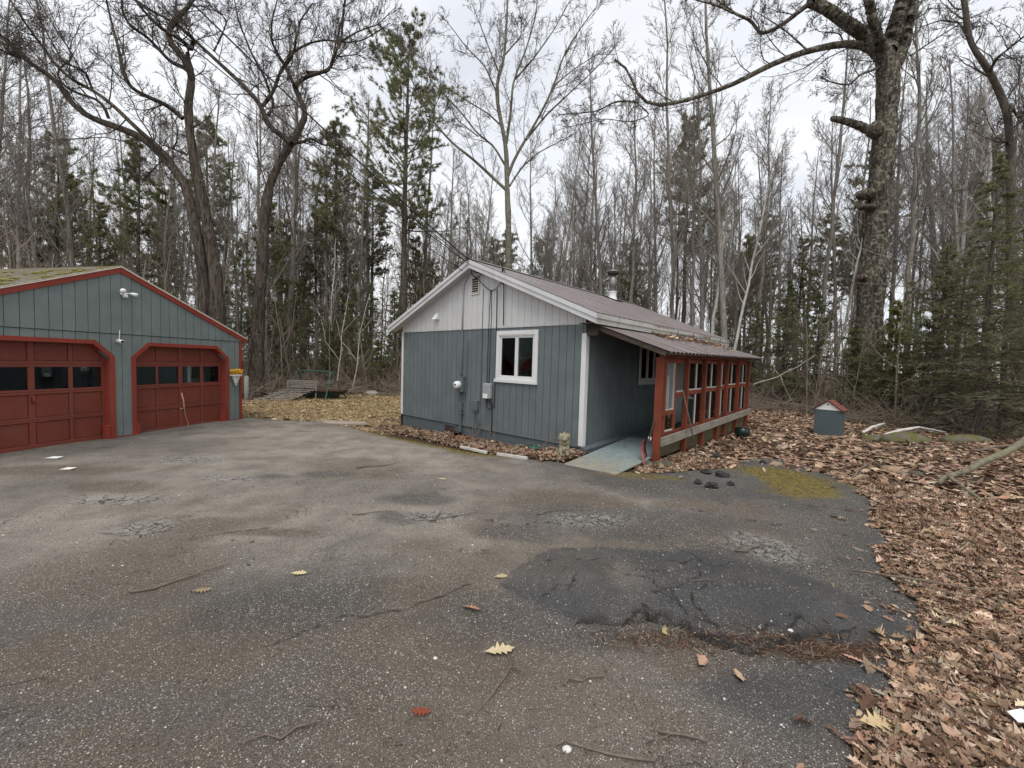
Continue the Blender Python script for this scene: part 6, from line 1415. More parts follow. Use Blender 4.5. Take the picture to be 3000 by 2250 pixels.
# ---- hero trees traced limb by limb, each limb given its own depth
def hero(name, label, Y0, limbs, barkmat, twigmat, seed, gnarl=.28, n2=9, n3=6, n4=5, lscale=.33, sides=18, dvar=.9, maxL=3.2, twr=.006, l5=True, base=None):
    rng = np.random.RandomState(seed); tk = Geo(); cw = Geo(); LP = []; LR = []; first = None
    for li, (pts, r0, r1, kind) in enumerate(limbs):
        pts = np.array(pts, float); d = np.concatenate([[0], np.cumsum(np.hypot(*np.diff(pts, axis=0).T))]); d /= d[-1]
        K = 44 if kind == 'T' else 22; s = np.linspace(0, 1, K)
        # smooth interpolation
        px = np.interp(s, d, pts[:, 0]); py = np.interp(s, d, pts[:, 1]); ker = np.array([1, 2, 1.])/4
        for _ in range(2 if kind == 'T' else 1): px[1:-1] = np.convolve(px, ker, 'valid'); py[1:-1] = np.convolve(py, ker, 'valid')
        off = np.convolve(rng.normal(0, 1, K+8), np.ones(9)/9, 'valid')*dvar*1.5; off = (off-off[0])
        side_ = (rng.uniform(-1, 1)*dvar*2.2) if kind != 'T' else 0
        Yd = Y0+(off*.8+side_*s**1.3)*(1 if kind != 'T' else .25)
        P = np.array([at(a, b, y_) for a, b, y_ in zip(px, py, Yd)])
        R = (r0+(r1-r0)*s**.85)*(.82 if kind == 'L' else 1)
        if kind == 'T' and li == 0:
            z0 = gz(P[0, 0], P[0, 1]); hgt = P[:, 2]-z0; R = R*(1+.55*np.exp(-np.clip(hgt, 0, 9)/.45)); P[0, 2] = min(P[0, 2], z0-.1)
            R = R*(1+.06*np.sin(hgt*2.3)+.04*np.sin(hgt*5.1+1))
        (tk).tubes(P[None], R[None], sides if kind == 'T' else 10, rng, .045 if kind == 'T' else .03)
        if kind in ('S',): continue
        if kind == 'T' and li == 0: P = P[int(K*.55):]; R = R[int(K*.55):]
        idx = np.linspace(0, len(P)-1, 14).astype(int); LP.append(P[idx]); LR.append(R[idx])
    LP = np.array(LP); LR = np.array(LR)
    lf = lambda a: (lambda t, L: np.minimum(a*L*(1-.35*t), maxL))
    P2, R2 = grow(LP, np.minimum(LR, .06), n2, 0, .8, .12, 1, 8, gnarl*.55, .07, rng, .42, .3, .008, Lfun=lf(lscale)); tk.tubes(P2, R2, 5)
    P3, R3 = grow(P2, R2, n3, .50, .75, .1, 1, 6, gnarl*.6, .05, rng, .6, .35, twr); cw.tubes(P3, R3, 4)
    P4, R4 = grow(P3, R3, n4, .55, .75, .1, 1, 4, gnarl*.6, .03, rng, .65, .4, twr*.8); cw.tubes(P4, R4, 3)
    if l5: P5, R5 = grow(P4, R4, 2, .6, .75, .15, 1, 3, gnarl*.6, 0, rng, .7, .5, twr*.65); cw.tubes(P5, R5, 3)
    b0 = at(limbs[0][0][0][0], limbs[0][0][0][1], Y0); e = tag(empty(name, (b0[0], b0[1], gz(b0[0], b0[1]))), label, 'tree')
    for nm, g_, m_ in (('trunk', tk, barkmat), ('crown', cw, twigmat)):
        for v in g_.V: v -= np.array(e.location)[None]
        me_ = g_.mesh(nm); o = link_mesh(nm, me_, m_, e)
    return e
c1 = lambda L: [(x/2.074, y/2.074) for x, y in L]
c2 = lambda L: [(900+x/2.074, y/2.074) for x, y in L]
c3 = lambda L: [(1800+x*.5425, y*.5425) for x, y in L]
tw_dark = mat_flat('oak_twigs', (.085, .070, .058), .9, 0, .25, 3)
hero('oak_tree', 'gnarled twin trunked oak leaning over the garage roof at the left', 17.0, [
    (c1([(1350, 2350), (1330, 2000), (1310, 1659), (1270, 1400), (1215, 1150), (1175, 950), (1150, 780), (1140, 650), (1160, 520), (1180, 450), (1100, 330), (1000, 230), (1030, 140), (1150, 50), (1200, -60)]), .30, .07, 'T'),
    (c1([(1290, 2350), (1265, 2000), (1240, 1659), (1190, 1400), (1140, 1150), (1110, 1080), (1000, 960), (880, 840), (740, 780), (600, 740), (500, 690), (420, 620), (380, 560), (370, 500), (240, 420), (120, 350), (100, 280), (0, 230), (-120, 120)]), .27, .045, 'T'),
    (c1([(1090, 1060), (1000, 920), (850, 800), (700, 650), (560, 540), (450, 500), (340, 400), (250, 270), (180, 180), (100, 60), (40, -40)]), .12, .035, 'L'),
    (c1([(1110, 720), (1020, 640), (900, 590), (800, 540), (740, 440), (730, 330), (680, 150), (640, -30)]), .11, .035, 'L'),
    (c1([(1140, 420), (1040, 380), (900, 230), (780, 150), (740, 60), (740, -40)]), .10, .035, 'L'),
    (c1([(1170, 480), (1165, 420), (1130, 330), (1160, 290), (1080, 230), (960, 160), (850, 40), (800, -30)]), .12, .04, 'L'),
    (c1([(660, 720), (640, 650), (590, 600), (470, 570), (380, 520), (330, 430), (460, 350), (400, 270), (300, 120), (240, 0)]), .07, .02, 'L'),
    (c1([(1140, 940), (1050, 905), (1080, 850), (1075, 760), (1030, 680)]), .05, .02, 'L'),
    (c1([(110, 330), (60, 250), (0, 210)]), .05, .03, 'L'), (c1([(120, 350), (60, 330), (0, 300)]), .05, .03, 'L'),
    (c1([(560, 540), (520, 430), (380, 380), (340, 300), (260, 150), (160, 0)]), .05, .02, 'L'),
    (c1([(1160, 300), (1180, 240), (1060, 130), (1070, 0)]), .09, .04, 'L'),
    (c1([(1000, 960), (860, 1100), (750, 1020)]), .04, .012, 'L')],
    M['bark_oak2'], tw_dark, 1, n2=12, n3=8, n4=6)
hero('oak_tree', 'crooked dark oak with lichen patches right of the garage corner', 18.6, [
    (c1([(1545, 2420), (1560, 2200), (1570, 1900), (1590, 1659), (1605, 1400), (1612, 1250), (1650, 1080), (1720, 950), (1770, 870), (1830, 760), (1872, 700), (1820, 600), (1790, 520)]), .33, .10, 'T'),
    (c1([(1790, 520), (1850, 470), (1950, 440), (2010, 420), (2035, 320), (2074, 250), (2080, 150), (2100, 0)]), .11, .04, 'L'),
    (c1([(1770, 870), (1700, 810), (1620, 770), (1600, 650), (1480, 520), (1350, 400), (1200, 260), (1050, 130), (850, 30), (780, -30)]), .15, .05, 'L'),
    (c1([(1775, 870), (1850, 860), (1890, 840), (1960, 880), (2020, 885), (2074, 880)]), .10, .02, 'L'),
    (c1([(1600, 640), (1660, 560), (1700, 440), (1780, 340), (1800, 250), (1820, 130), (1900, 20)]), .10, .03, 'L'),
    (c1([(1630, 700), (1670, 640), (1640, 560), (1600, 450), (1530, 330), (1450, 130), (1420, -20)]), .08, .03, 'L'),
    (c1([(1790, 520), (1730, 400), (1650, 260), (1650, 130), (1690, -20)]), .09, .03, 'L'),
    (c1([(1700, 440), (1770, 320), (1880, 260), (1990, 240), (2074, 260), (2200, 250), (2280, 200), (2370, 140)]), .07, .02, 'L'),
    (c2([(0, 440), (130, 440), (160, 340), (175, 260), (210, 130), (230, -20)]), .09, .03, 'L'),
    (c2([(150, 350), (300, 330), (380, 370)]), .04, .012, 'L'), (c2([(190, 260), (310, 190), (430, 150), (540, 40)]), .05, .015, 'L'),
    (c1([(1300, 310), (1340, 230), (1380, 130), (1290, 20)]), .05, .02, 'L')],
    M['bark_oak2'], tw_dark, 2, n2=13, n3=8, n4=6)
hero('maple_tree', 'tall spreading bare tree rising directly behind the cottage ridge', 27.0, [
    (c2([(1215, 2150), (1218, 1900), (1222, 1659), (1225, 1400), (1215, 1150), (1210, 900), (1180, 750), (1150, 600), (1150, 500), (1200, 350), (1210, 150), (1220, -40)]), .28, .05, 'T'),
    (c2([(1205, 1150), (1130, 1080), (1000, 960), (880, 870), (750, 720), (680, 560), (580, 400), (590, 250)]), .13, .02, 'L'),
    (c2([(1200, 1000), (1130, 880), (1040, 820), (950, 700), (860, 600), (750, 500), (700, 350), (680, 200)]), .09, .02, 'L'),
    (c2([(1185, 770), (1100, 690), (950, 600), (800, 500), (700, 420)]), .07, .015, 'L'), (c2([(1212, 1090), (1260, 960), (1320, 860), (1420, 690), (1500, 520), (1550, 350), (1640, 200), (1750, 50)]), .13, .03, 'L'),
    (c2([(1230, 1130), (1300, 1020), (1400, 930), (1550, 850), (1680, 780)]), .08, .015, 'L'), (c2([(1210, 870), (1235, 700), (1250, 500), (1330, 300), (1390, 100), (1400, -40)]), .12, .03, 'L'),
    (c2([(1330, 850), (1450, 700), (1600, 560), (1750, 420), (1900, 250)]), .09, .02, 'L'), (c2([(1150, 560), (1080, 400), (960, 280), (880, 170), (800, 80)]), .07, .015, 'L'),
    (c2([(1160, 430), (1100, 280), (1040, 120), (980, -30)]), .07, .02, 'L'), (c2([(1265, 480), (1380, 350), (1500, 180), (1600, 0)]), .08, .02, 'L'), (c2([(1040, 830), (900, 720), (860, 600), (700, 520)]), .05, .015, 'L'),
    (c2([(1205, 330), (1300, 220), (1300, 100), (1270, 0)]), .06, .02, 'L'), (c2([(1500, 520), (1620, 420), (1760, 330), (1880, 330)]), .05, .015, 'L')],
    M['bark_mid'], mat_flat('maple_twigs', (.14, .12, .10), .9, 0, .2, 3), 3, gnarl=.2, n2=10, n3=7, n4=6, twr=.008)
hero('oak_tree', 'massive lichen covered oak standing at the right behind the well house', 18.3, [
    (c3([(1355, 2245), (1365, 2050), (1375, 1850), (1380, 1659), (1392, 1500), (1405, 1300), (1422, 1100), (1440, 900), (1462, 700), (1475, 550), (1480, 400), (1470, 310), (1440, 250)]), .52, .36, 'T'),
    (c3([(1470, 330), (1380, 250), (1260, 230), (1100, 260), (960, 300), (800, 370), (660, 450), (520, 500), (400, 540), (220, 580), (130, 550), (100, 450), (90, 370), (0, 320)]), .20, .05, 'L'),
    (c3([(130, 553), (60, 545), (0, 550), (-90, 600), (-180, 610), (-300, 620)]), .06, .02, 'L'),
    (c3([(1450, 310), (1350, 190), (1250, 120), (1150, 50), (1060, 10)]), .27, .19, 'T'), (c3([(1065, 10), (1000, 60), (900, 140), (790, 190), (740, 110), (640, 70), (600, 30), (540, -10)]), .13, .05, 'L'),
    (c3([(1150, 50), (1080, -30), (960, -110), (800, -160)]), .17, .10, 'L'), (c3([(640, 70), (560, 30), (480, 10), (300, -40)]), .06, .02, 'L'),
    (c3([(1455, 280), (1400, 120), (1360, -40)]), .24, .18, 'L'), (c3([(1470, 290), (1520, 130), (1570, -60)]), .34, .22, 'T'), (c3([(1510, 370), (1560, 250), (1590, 100), (1600, -60)]), .26, .18, 'T'),
    (c3([(1440, 740), (1400, 720), (1330, 680), (1250, 655), (1180, 640)]), .22, .12, 'S'),
    (c3([(1420, 370), (1330, 400), (1270, 460), (1190, 450), (1110, 420)]), .07, .02, 'L'), (c3([(1040, 270), (930, 170), (840, 110), (740, 50)]), .05, .015, 'L'), (c3([(1240, 230), (1215, 180), (1100, 170), (1060, 120)]), .04, .012, 'L'),
    (c3([(100, 540), (200, 620), (100, 660), (-60, 640), (-300, 700)]), .035, .012, 'L'),
    (c3([(1600, 300), (1750, 200), (1880, 120), (2000, 60)]), .05, .015, 'L')],
    M['bark_oak'], tw_dark, 4, n2=11, n3=8, n4=6, dvar=.8, sides=44, lscale=.26, maxL=2.6)
hero('bare_tree', 'slender curved dark tree near the right edge of the picture', 14.5, [
    (c3([(2190, 2350), (2175, 2000), (2160, 1659), (2142, 1300), (2140, 900), (2130, 620), (2080, 500), (2020, 370), (1920, 240), (1900, 150), (1900, 50), (1880, -40)]), .17, .07, 'T'),
    (c3([(2030, 380), (2060, 320), (2120, 270), (2220, 190)]), .06, .03, 'L'), (c3([(1910, 200), (1860, 120), (1760, 110), (1640, 150)]), .05, .015, 'L'), (c3([(2140, 560), (2180, 640), (2215, 600)]), .05, .02, 'L'),
    (c3([(2140, 780), (2060, 740), (2010, 640)]), .04, .012, 'L'), (c3([(1940, 980), (2010, 1000), (2130, 1060)][::-1]), .03, .012, 'L')], M['bark_pine'], tw_dark, 6, n2=8, n3=6, n4=4, lscale=.3, maxL=2.2)
# burls and lichen shelves on the big oak
rngb = random.Random(12)
big = [o for o in bpy.data.objects if o.get('label', '').startswith('massive')][0]
for (x_, y_, r_, sq_) in ((1345, 1050, .33, (1.1, 1.0, .7)), (1350, 1120, .24, (1.4, 1, .5)), (1395, 700, .3, (1, 1, 1.1)), (1320, 1500, .2, (1.1, 1, .8))):
    q = c3([(x_, y_)])[0]; p = at(q[0]+8, q[1], 18.15); b = MB().ball((0, 0, 0), r_, 18, 12, sq_, .08, rngb); o = b.build('burl', M['bark_oak'], big, smooth=True); o.location = Vector(p)-big.location

# ---- white pine behind the cottage and other conifers
def place_px(proto, px, Y, s, rz, label, cat='tree', group=None, **k):
    p = at(px, 1060, Y); return place(proto, p[0], p[1], s, rz, label, cat, group, **k)
place_px(PINE[0], 1177, 27.5, 1.07, .3, 'tallest white pine left of the spreading tree behind the cottage', 'pine tree')
place_px(PINE[1], 2000, 30, .98, 1.0, 'white pine with bunched dark crown left of the big oak', 'pine tree')
for i, (px, Y, k, s, lab) in enumerate([(170, 27, 2, .92, 'dark pine standing behind the garage ridge on the far left'), (400, 28, 2, .95, 'bushy pine just left of the twin oak'), (612, 30, 1, .92, 'thin crowned pine between the two left oaks'), (790, 26, 2, .68, 'pale green pine right of the crooked oak'), (985, 29, 1, .90, 'sparse pine between the crooked oak and tallest pine'),
        (1215, 31, 2, .66, 'short dense pine at the foot of the tallest pine'), (60, 30, 2, .75, 'low pine at the far left edge behind the garage'), (300, 24, 2, .62, 'small dark pine over the garage roof'), (700, 24, 2, .5, 'low dark pine seen just behind the crooked oak'), (1090, 34, 1, .85, 'distant pine with ragged crown near the cottage gable'),
        (2330, 33, 2, .72, 'dark pine left of the big oak trunk'), (2880, 30, 1, .95, 'tall pine near the right edge'), (2230, 38, 1, .8, 'distant thin pine above the porch roof'), (3080, 24, 2, .9, 'dark pine at the extreme right'), (880, 36, 2, .75, 'far pine behind the swing frame'), (1330, 36, 2, .62, 'dark low pine above the cottage ridge')]):
    place_px(PINE[k], px, Y, s, i*1.7, lab, 'pine tree', mats={'foliage': M['yellow_needle']} if lab.startswith('pale') else None)
# birches
BM = {'trunk': M['birch']}
for i, (px, Y, s, ln, lab) in enumerate([(2072, 24, .80, (0, .02), 'white birch upright beyond the far end of the porch'), (2120, 22, .78, (.0, .16), 'white birch leaning right above the porch roof'), (2440, 24, .8, (0, .12), 'thin pale birch leaning just left of the big oak'), (2795, 22, .85, (.0, .05), 'pale birch among the hemlocks at the right'), (2480, 28, .8, (0, .06), 'far thin birch behind the big oak'), (970, 25, .6, (0, .05), 'thin pale birch leaning beyond the swing frame'), (2925, 20, .9, (0, -.03), 'broad pale trunked tree at the right edge')]):
    place_px(BARE[(4, 1, 3, 0, 5, 5, 2)[i]], px, Y, s, i*.0, lab, 'birch tree', lean=ln, mats=BM)
# firs and hemlocks at the right and along the wood edge
for i, (px, Y, k, s, lab) in enumerate([(2880, 12.6, 2, .72, 'dark hemlock filling the right edge beside the fallen limb'), (2730, 15.0, 0, .95, 'bushy fir right of the big oak foot'), (3060, 11.0, 2, .62, 'hemlock reaching in from outside the right edge'), (2620, 16.6, 1, 1.0, 'yellow green young fir before the big oak trunk'), (2500, 17.0, 1, .8, 'small fir left of the big oak foot'), 
        (2400, 20, 0, .85, 'young fir behind the well house'), (2300, 21, 0, .95, 'young fir left of the well house'), (2200, 22, 0, .8, 'young fir at the end of the porch'), (2120, 26, 0, .9, 'dark young fir above the porch roof end'), 
        (760, 22.5, 1, .7, 'small fir behind the swing frame'), (700, 22, 1, .55, 'low fir right of the crooked oak foot'), (830, 23.5, 1, .5, 'tiny fir behind the slatted bench'), (1105, 23.5, 1, .6, 'low bright fir left of the cottage'), (1135, 24.5, 0, .5, 'small fir touching the cottage left corner'), (1500, 27, 0, .8, 'dark fir tip over the cottage roof right of the maple'), (1440, 29, 0, .85, 'second fir tip above the cottage ridge'), (1640, 31, 0, .8, 'fir behind the middle of the cottage roof'), (560, 23, 0, .6, 'fir behind the garage right slope'), (480, 25, 0, .8, 'fir beside the twin oak trunk')]):
    mm = {'foliage': M['yellow_needle']} if 'yellow' in lab or 'bright' in lab else None
    place_px(FIR[k], px, Y, s, i*2.1, lab, 'fir tree', mats=mm)

FIRW = make_proto('hemlock', fir_proto(305, 8, .09, .44, .62, .05, -.03))
for i, (px, Y, s_, lab) in enumerate([(2790, 14.6, .80, 'feathery hemlock with long drooping boughs right of the massive oak'), (2950, 13.2, .85, 'widest drooping hemlock at the right edge above the limb'), (3060, 14.5, 1.0, 'tall hemlock mostly outside the right edge'), (2660, 19.5, .8, 'hemlock whose boughs cross behind the massive oak foot'), (2700, 16.2, .5, 'low hemlock sprawling at the right of the oak roots'), (2290, 24, .7, 'wide low hemlock left of the well house'), (2575, 16.6, .42, 'small sparse hemlock in front of the massive oak foot')]):
    place_px(FIRW, px, Y, s_, i*1.3, lab, 'hemlock tree')
for i, (px, Y, k, s_, lab) in enumerate([(735, 23.6, 0, .62, 'fir showing green between the crooked oak and the bench'), (800, 25, 0, .75, 'fir in the shade above the slatted bench'), (900, 25, 0, .8, 'dark fir seen through the swing frame'), (960, 24.4, 1, .8, 'fir right behind the swing frame top bar'), (1030, 25, 0, .85, 'fir standing right of the swing frame'), (1075, 26, 0, .95, 'dark fir left of the low bright fir'), (1160, 27, 0, .9, 'fir hidden by the left eave of the cottage'), (670, 26, 0, .9, 'fir behind the trunk of the crooked oak'), (860, 28, 0, 1.0, 'larger fir deep behind the bench'), (990, 29, 0, 1.05, 'larger fir deep behind the tub')]):
    place_px(FIR[k], px, Y, s_, i*1.9, lab, 'fir tree')
for i, (px, Y, k, s_, lab) in enumerate([(1010, 30, 2, .62, 'olive pine right of the swing frame'), (840, 31, 2, .7, 'olive pine above the slatted bench'), (930, 33, 2, .8, 'tall olive pine above the swing frame'), (1260, 30, 2, .55, 'olive pine crowding the cottage gable'), (500, 30, 2, .8, 'olive pine showing between the oak trunks'), (230, 31, 2, .85, 'olive pine over the left door of the garage'), (100, 25, 2, .6, 'near olive pine at the left edge'), (2180, 31, 2, .7, 'olive pine above the porch roof end'), (2390, 29, 2, .75, 'olive pine above the well house'), (1880, 36, 2, .5, 'low olive pine right of the stove flue')]):
    place_px(PINE[k], px, Y, s_, i*2.3, lab, 'pine tree')
def traced(name, label, mat, lines, rr):
    b = MB()
    for pts, (r0, r1) in zip(lines, rr):
        P = [tuple(at(*q)) for q in pts]; n_ = len(P); PP = []
        rj = random.Random(len(label))
        for q_ in range(n_-1):
            for u_ in (0, .33, .66): v_ = Vector(P[q_]).lerp(Vector(P[q_+1]), u_); PP.append(tuple(v_+Vector((rj.uniform(-.03, .03), rj.uniform(-.03, .03), rj.uniform(-.03, .03)))))
        PP.append(P[-1]); b.tube(PP, [r0+(r1-r0)*k_/(len(PP)-1) for k_ in range(len(PP))], 7)
    return tag(b.build(name, mat, smooth=True), label, 'branch')
pale_b = mat_flat('bleached_branch', (.42, .37, .30), .9, 0, .2, 6)
traced('leaning_sapling', 'bare slender sapling arching across the foot of the massive oak', M['bark'], [[(2985, 1235, 14.5), (2900, 1080, 14.7), (2850, 985, 14.8), (2745, 868, 15), (2725, 805, 15.2), (2715, 790, 15.3), (2600, 755, 15.6), (2500, 722, 16)], [(2745, 868, 15), (2690, 845, 15.1), (2600, 835, 15.3), (2495, 828, 15.6)], [(2715, 790, 15.2), (2660, 720, 15.4), (2640, 660, 15.5)]], [(.045, .012), (.028, .008), (.015, .005)])
traced('fallen_branch', 'bleached forked branch propped in the brush right of the porch', pale_b, [[(2205, 1128, 18.2), (2280, 1102, 18.5), (2340, 1072, 18.8), (2390, 1038, 19.2)], [(2280, 1102, 18.5), (2262, 1062, 18.8), (2268, 1035, 19)], [(2285, 1104, 18.5), (2312, 1160, 18.4), (2330, 1192, 18.2)], [(2390, 1068, 19), (2420, 1090, 18.9), (2450, 1110, 18.8)]], [(.022, .012), (.012, .006), (.014, .007), (.01, .005)])
traced('fallen_branch', 'pale dead pole lying in the brush below the massive oak', pale_b, [[(2535, 1127, 17.5), (2600, 1133, 17.4), (2690, 1132, 17.2)], [(2620, 1060, 17.6), (2660, 1100, 17.4), (2690, 1130, 17.3)]], [(.025, .015), (.03, .018)])
traced('leaning_sapling', 'pale bowed sapling bent over behind the garage peak', M['bark'], [[(440, 1000, 21), (425, 880, 21), (415, 830, 21), (425, 780, 21), (455, 765, 20.6), (480, 790, 20.2)]], [(.035, .01)])
for i_, (x_, lab_) in enumerate(((985, 'crooked pale sapling just right of the swing frame'), (1030, 'forked pale sapling between the swing frame and pale boulder'), (705, 'dead pale snag near the crooked oak foot'))):
    yb = 1150; Y_ = 21.5; dx_ = (30, 45, -12)[i_]
    traced('bare_sapling', lab_, pale_b if i_ < 2 else M['bark'], [[(x_, yb, Y_), (x_+dx_*.4, yb-90, Y_), (x_+dx_*.5, yb-170, Y_+.2), (x_+dx_*1.2, yb-290, Y_+.4)], [(x_+dx_*.4, yb-90, Y_), (x_-30, yb-150, Y_-.3), (x_-45, yb-215, Y_-.4)], [(x_+dx_*.5, yb-170, Y_), (x_+70, yb-230, Y_)]], [(.04, .012), (.025, .007), (.018, .005)])
# ---- the forest of bare trees
rng = np.random.RandomState(77); pts = []; tries = 0
GARF = [(-7.4, 13.2), (-14.5, 14.5), (-16, 7), (-9, 5.5)]
LAWN2 = [(-9.2, 12), (-11.8, 20.6), (-9.5, 22.2), (-2.5, 22.6), (.5, 22), (0, 12)]
def okpos(x, y):
    if poly_sd(GARF, np.array([x]), np.array([y]))[0] < 1.5: return False
    if poly_sd(HOUSE, np.array([x]), np.array([y]))[0] < 3.0: return False
    if poly_sd(LAWN2, np.array([x]), np.array([y]))[0] < .3: return False
    return True
LM = [(150, 'over the far left end of the garage roof'), (350, 'over the left garage door'), (520, 'over the right garage door'), (640, 'beside the twin trunked oak'), (790, 'beside the crooked oak'), (900, 'behind the slatted bench'), (1030, 'behind the swing frame'), (1180, 'left of the cottage gable'),
      (1320, 'just left of the cottage peak'), (1460, 'just right of the cottage peak'), (1600, 'right of the spreading tree'), (1750, 'above the middle of the cottage roof'), (1900, 'around the stove flue'), (2060, 'above the far cottage eave'), (2220, 'above the porch roof end'), (2380, 'left of the well house'), (2500, 'right of the well house'), (2620, 'around the massive oak'), (2780, 'right of the massive oak'), (9999, 'near the right edge of the picture')]
def where(x, y):
    d = np.array([x, y, 0]); px = 1500+F_PX*(d @ _r)/(d @ _f)
    return next(t_ for l_, t_ in LM if px < l_)
def region(a): return 'at the left behind the garage' if a < -.42 else ('behind the lawn between garage and cottage' if a < -.1 else ('behind the cottage roof' if a < .42 else 'in the wood at the right'))
N_B = 215
while len(pts) < N_B and tries < 40000:
    tries += 1; a = rng.uniform(-.97, .97); r_ = 21+rng.uniform(0, 1)**.8*34
    if a < -.3: r_ = 26+rng.uniform(0, 1)**.8*30
    if a > .6: r_ = 23+rng.uniform(0, 1)**.8*32
    x, y = r_*math.sin(a), r_*math.cos(a)
    px_ = 1500+F_PX*(np.array([x, y, 0]) @ _r)/(np.array([x, y, 0]) @ _f)
    if (1060 < px_ < 1300 or 1420 < px_ < 1580 or 430 < px_ < 760) and r_ < 31: continue
    if y < 15 or not okpos(x, y) or any((x-q[0])**2+(y-q[1])**2 < 1.1**2 for q in pts): continue
    pts.append((x, y, a, r_))
for i, (x, y, a, r_) in enumerate(pts):
    k = rng.randint(0, 6); dist = 'near' if r_ < 31 else ('mid' if r_ < 42 else 'far')
    sc_ = rng.uniform(.78, 1.18); big_ = 'tall' if sc_*(20, 18, 21, 17, 19, 15)[k] > 16.5 else 'short'; ln = (rng.normal(0, .03), rng.normal(0, .045)); tl = 'leaning right' if ln[1] > .03 else ('leaning left' if ln[1] < -.03 else 'upright')
    place(BARE[k], x, y, sc_, 0, '%s %s bare tree, %s, %s' % (dist, big_, tl, where(x, y)), 'tree', 'bare trees of the surrounding forest', lean=ln)
for i in range(16):
    a = rng.uniform(-.97, .97); r_ = rng.uniform(34, 60); x, y = r_*math.sin(a), r_*math.cos(a)
    if not okpos(x, y): continue
    place(PINE[rng.choice([0, 1, 2], p=[.2, .4, .4])], x, y, rng.uniform(.6, .85), rng.uniform(0, 6.28), 'distant dark pine deep in the forest %s' % where(x, y), 'pine tree', 'distant pines deep in the forest')
# far wood: joined into masses
def bake(protos, n, r0, r1, a0, a1, smin, smax, seed):
    rg = np.random.RandomState(seed); G_ = Geo()
    src = []
    for g_ in protos: src.append((np.concatenate(g_.V), {k: np.concatenate(v) for k, v in g_.F.items() if v}))
    for _ in range(n):
        a = rg.uniform(a0, a1); r_ = math.sqrt(rg.uniform(r0*r0, r1*r1)); x, y = r_*math.sin(a), r_*math.cos(a)
        if r_ < 30 and not okpos(x, y): continue
        V_, F_ = src[rg.randint(len(src))]; s = rg.uniform(smin, smax); t_ = rg.uniform(0, 6.28); c, sn = math.cos(t_), math.sin(t_)
        W = V_*s; W = np.stack([W[:, 0]*c-W[:, 1]*sn+x, W[:, 0]*sn+W[:, 1]*c+y, W[:, 2]+gz(x, y)], 1)
        G_.add(W, list(F_.values()))
    return G_
def simple_tree(seed, h):
    rg = np.random.RandomState(seed); P, R = straight_trunk(h, .13, 7, rg, .03, .02); g_ = Geo(); g_.tubes(P, R, 4)
    P1, R1 = grow(P, R, 14, 0, .6, .25, .98, 4, .08, .12, rg, .5, .25, .02, Lfun=lambda t, L: L*(.06+.24*(1-t))); g_.tubes(P1, R1, 3)
    P2, R2 = grow(P1, R1, 6, .5, .6, .2, 1, 3, .12, .1, rg, .6, .4, .012); g_.tubes(P2, R2, 3); return g_
def simple_conifer(seed, h):
    rg = np.random.RandomState(seed); P, R = straight_trunk(h, .14, 6, rg, .01, .01); g_ = Geo()
    P1, R1 = grow(P, R, 60, 0, 1.4, .15, .99, 4, .05, .0, rg, .3, .3, .015, Lfun=lambda t, L: L*.2*np.clip(1.02-t, .05, 1)*rg.uniform(.4, 1.2, t.shape), spread=(1, 1, .2)); V_, F_ = tufts(P1, 6, rg, .5, .10, 2, .5); g_.add(V_, [F_]); return g_
g_ = bake([simple_tree(i, 17+i) for i in range(4)], 130, 60, 115, -.98, .98, .8, 1.15, 1); tag(link_mesh('distant_wood', g_.mesh('distant_wood'), M['bark']), 'far off mass of bare grey trunks closing the view', 'wood', kind='stuff')
g_ = bake([simple_conifer(10+i, 13+2*i) for i in range(3)], 40, 55, 100, -.98, .98, .55, 1.0, 2); tag(link_mesh('distant_conifers', g_.mesh('distant_conifers', False), M['pine_needle']), 'far off dark evergreens between the bare trunks', 'wood', kind='stuff')
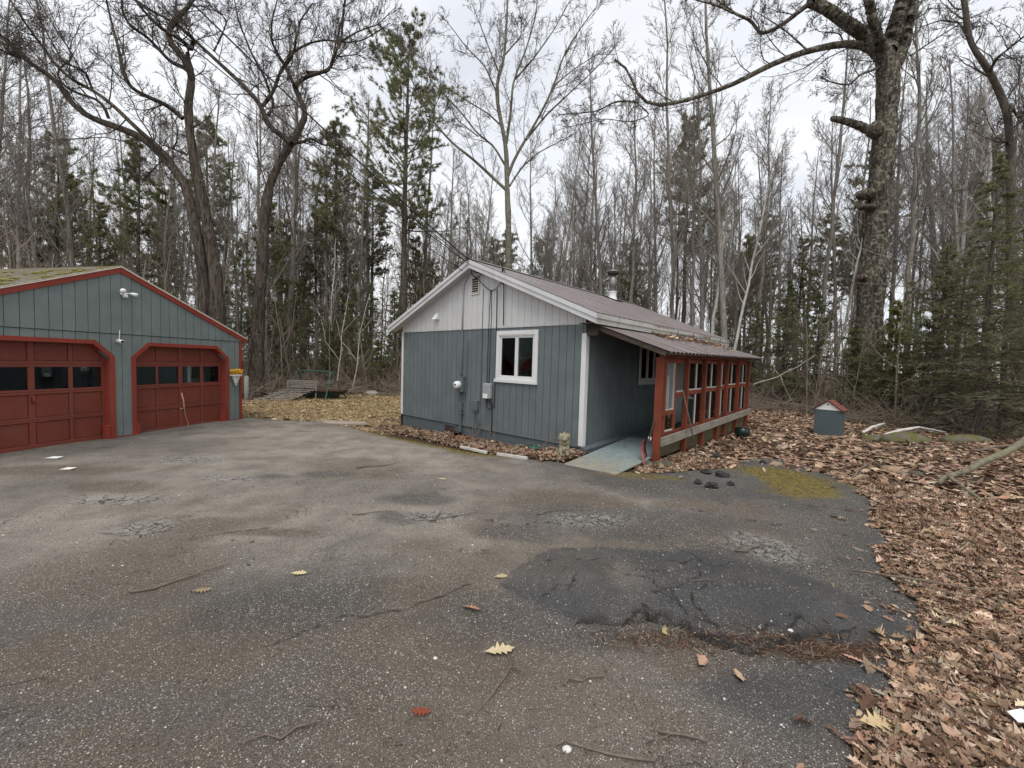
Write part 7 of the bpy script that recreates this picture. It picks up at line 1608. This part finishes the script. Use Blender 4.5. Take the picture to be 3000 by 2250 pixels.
# saplings, brush
def sapling(seed, h, n1=9, arch=.0):
    rg = np.random.RandomState(seed); P, R = straight_trunk(h, .016+.004*h, 7, rg, .12, .05, 1.0); P[0, :, 2] += .1; R = np.maximum(R*.8, .008); g_ = Geo(); g_.tubes(P, R, 4)
    P1, R1 = grow(P, R, n1, .5, .7, .15, 1, 5, .14, .06, rg, .6, .3, .006); g_.tubes(P1, R1, 3)
    P2, R2 = grow(P1, R1, 4, .5, .8, .2, 1, 3, .2, .04, rg, .6, .4, .0045); g_.tubes(P2, R2, 3); return g_
sp = [sapling(500+i, h) for i, h in enumerate((1.6, 2.4, 3.4, 4.6, 6.0, 2.0))]
for nm, lab, args, mt in (('undergrowth', 'tangled leafless saplings along the wood edge behind the lawn', (sp, 260, 22.5, 36, -.62, -.05, .6, 1.1, 3), 'brush'), ('undergrowth', 'tangled bare undergrowth in the wood behind the cottage and porch', (sp, 260, 24, 40, -.05, .62, .7, 1.2, 4), 'brush'),
        ('undergrowth', 'dense bare saplings in the wood around the big oak', (sp, 150, 21, 34, .62, .98, .6, 1.0, 5), 'brush'), ('undergrowth', 'bare undergrowth behind the garage at the left', (sp, 200, 22, 36, -.98, -.62, .8, 1.4, 6), 'brush'), ('undergrowth', 'distant grey brush filling the forest floor', (sp[1:5], 260, 36, 62, -.98, .98, .8, 1.3, 7), 'bark')):
    g_ = bake(*args); tag(link_mesh(nm, g_.mesh(nm), M[mt]), lab, 'undergrowth', kind='stuff')
# low brushwood: bowed sticks and dead branches on the ground
def brushwood(label, n, r0, r1, a0, a1, hmax, seed, ln=(.5, 1.6)):
    rg = np.random.RandomState(seed); X, Y = ring_samples(n*2, r0, r1, a0, a1, rg); k = free(X, Y) & (edge_w(X, Y) > .6) & (poly_sd(LAWN, X, Y) > -.2); X, Y = X[k][:n], Y[k][:n]; n = len(X)
    Z = ground_h(X, Y); th = rg.uniform(0, 2*PI, n); el = rg.uniform(0, 1, n)**2*1.3; L_ = rg.uniform(*ln, n); d = np.stack([np.cos(th)*np.cos(el), np.sin(th)*np.cos(el), np.sin(el)], 1); K = 6
    P = np.empty((n, K, 3)); P[:, 0] = np.stack([X, Y, Z+rg.uniform(0, hmax, n)**1.0*.6], 1)
    for q in range(1, K): d = norm(d+rg.normal(0, .13, (n, 3))+np.array([0, 0, -.05])); P[:, q] = P[:, q-1]+d*(L_/(K-1))[:, None]
    gzz = ground_h(P[:, :, 0], P[:, :, 1]); P[:, :, 2] = np.maximum(P[:, :, 2], gzz+.02)
    R = rg.uniform(.004, .014, n)[:, None]*np.linspace(1, .4, K)[None]; g_ = Geo(); g_.tubes(P, R, 4); P2, R2 = grow(P, R, 4, .4, .7, .2, 1, 4, .15, 0, rg, .6, .4, .003); g_.tubes(P2, R2, 3)
    tag(link_mesh('brushwood', g_.mesh('brushwood'), M['brush']), label, 'brushwood', kind='stuff')
brushwood('dead twiggy brushwood heaped at the right wood edge', 2200, 19.3, 26, .66, 1.0, .7, 8)
brushwood('dead brushwood between the porch end and the well house', 1300, 21.5, 28, .38, .68, .7, 9)
brushwood('dry brushwood along the back edge of the lawn', 1800, 20.8, 27, -.62, -.05, .9, 10)
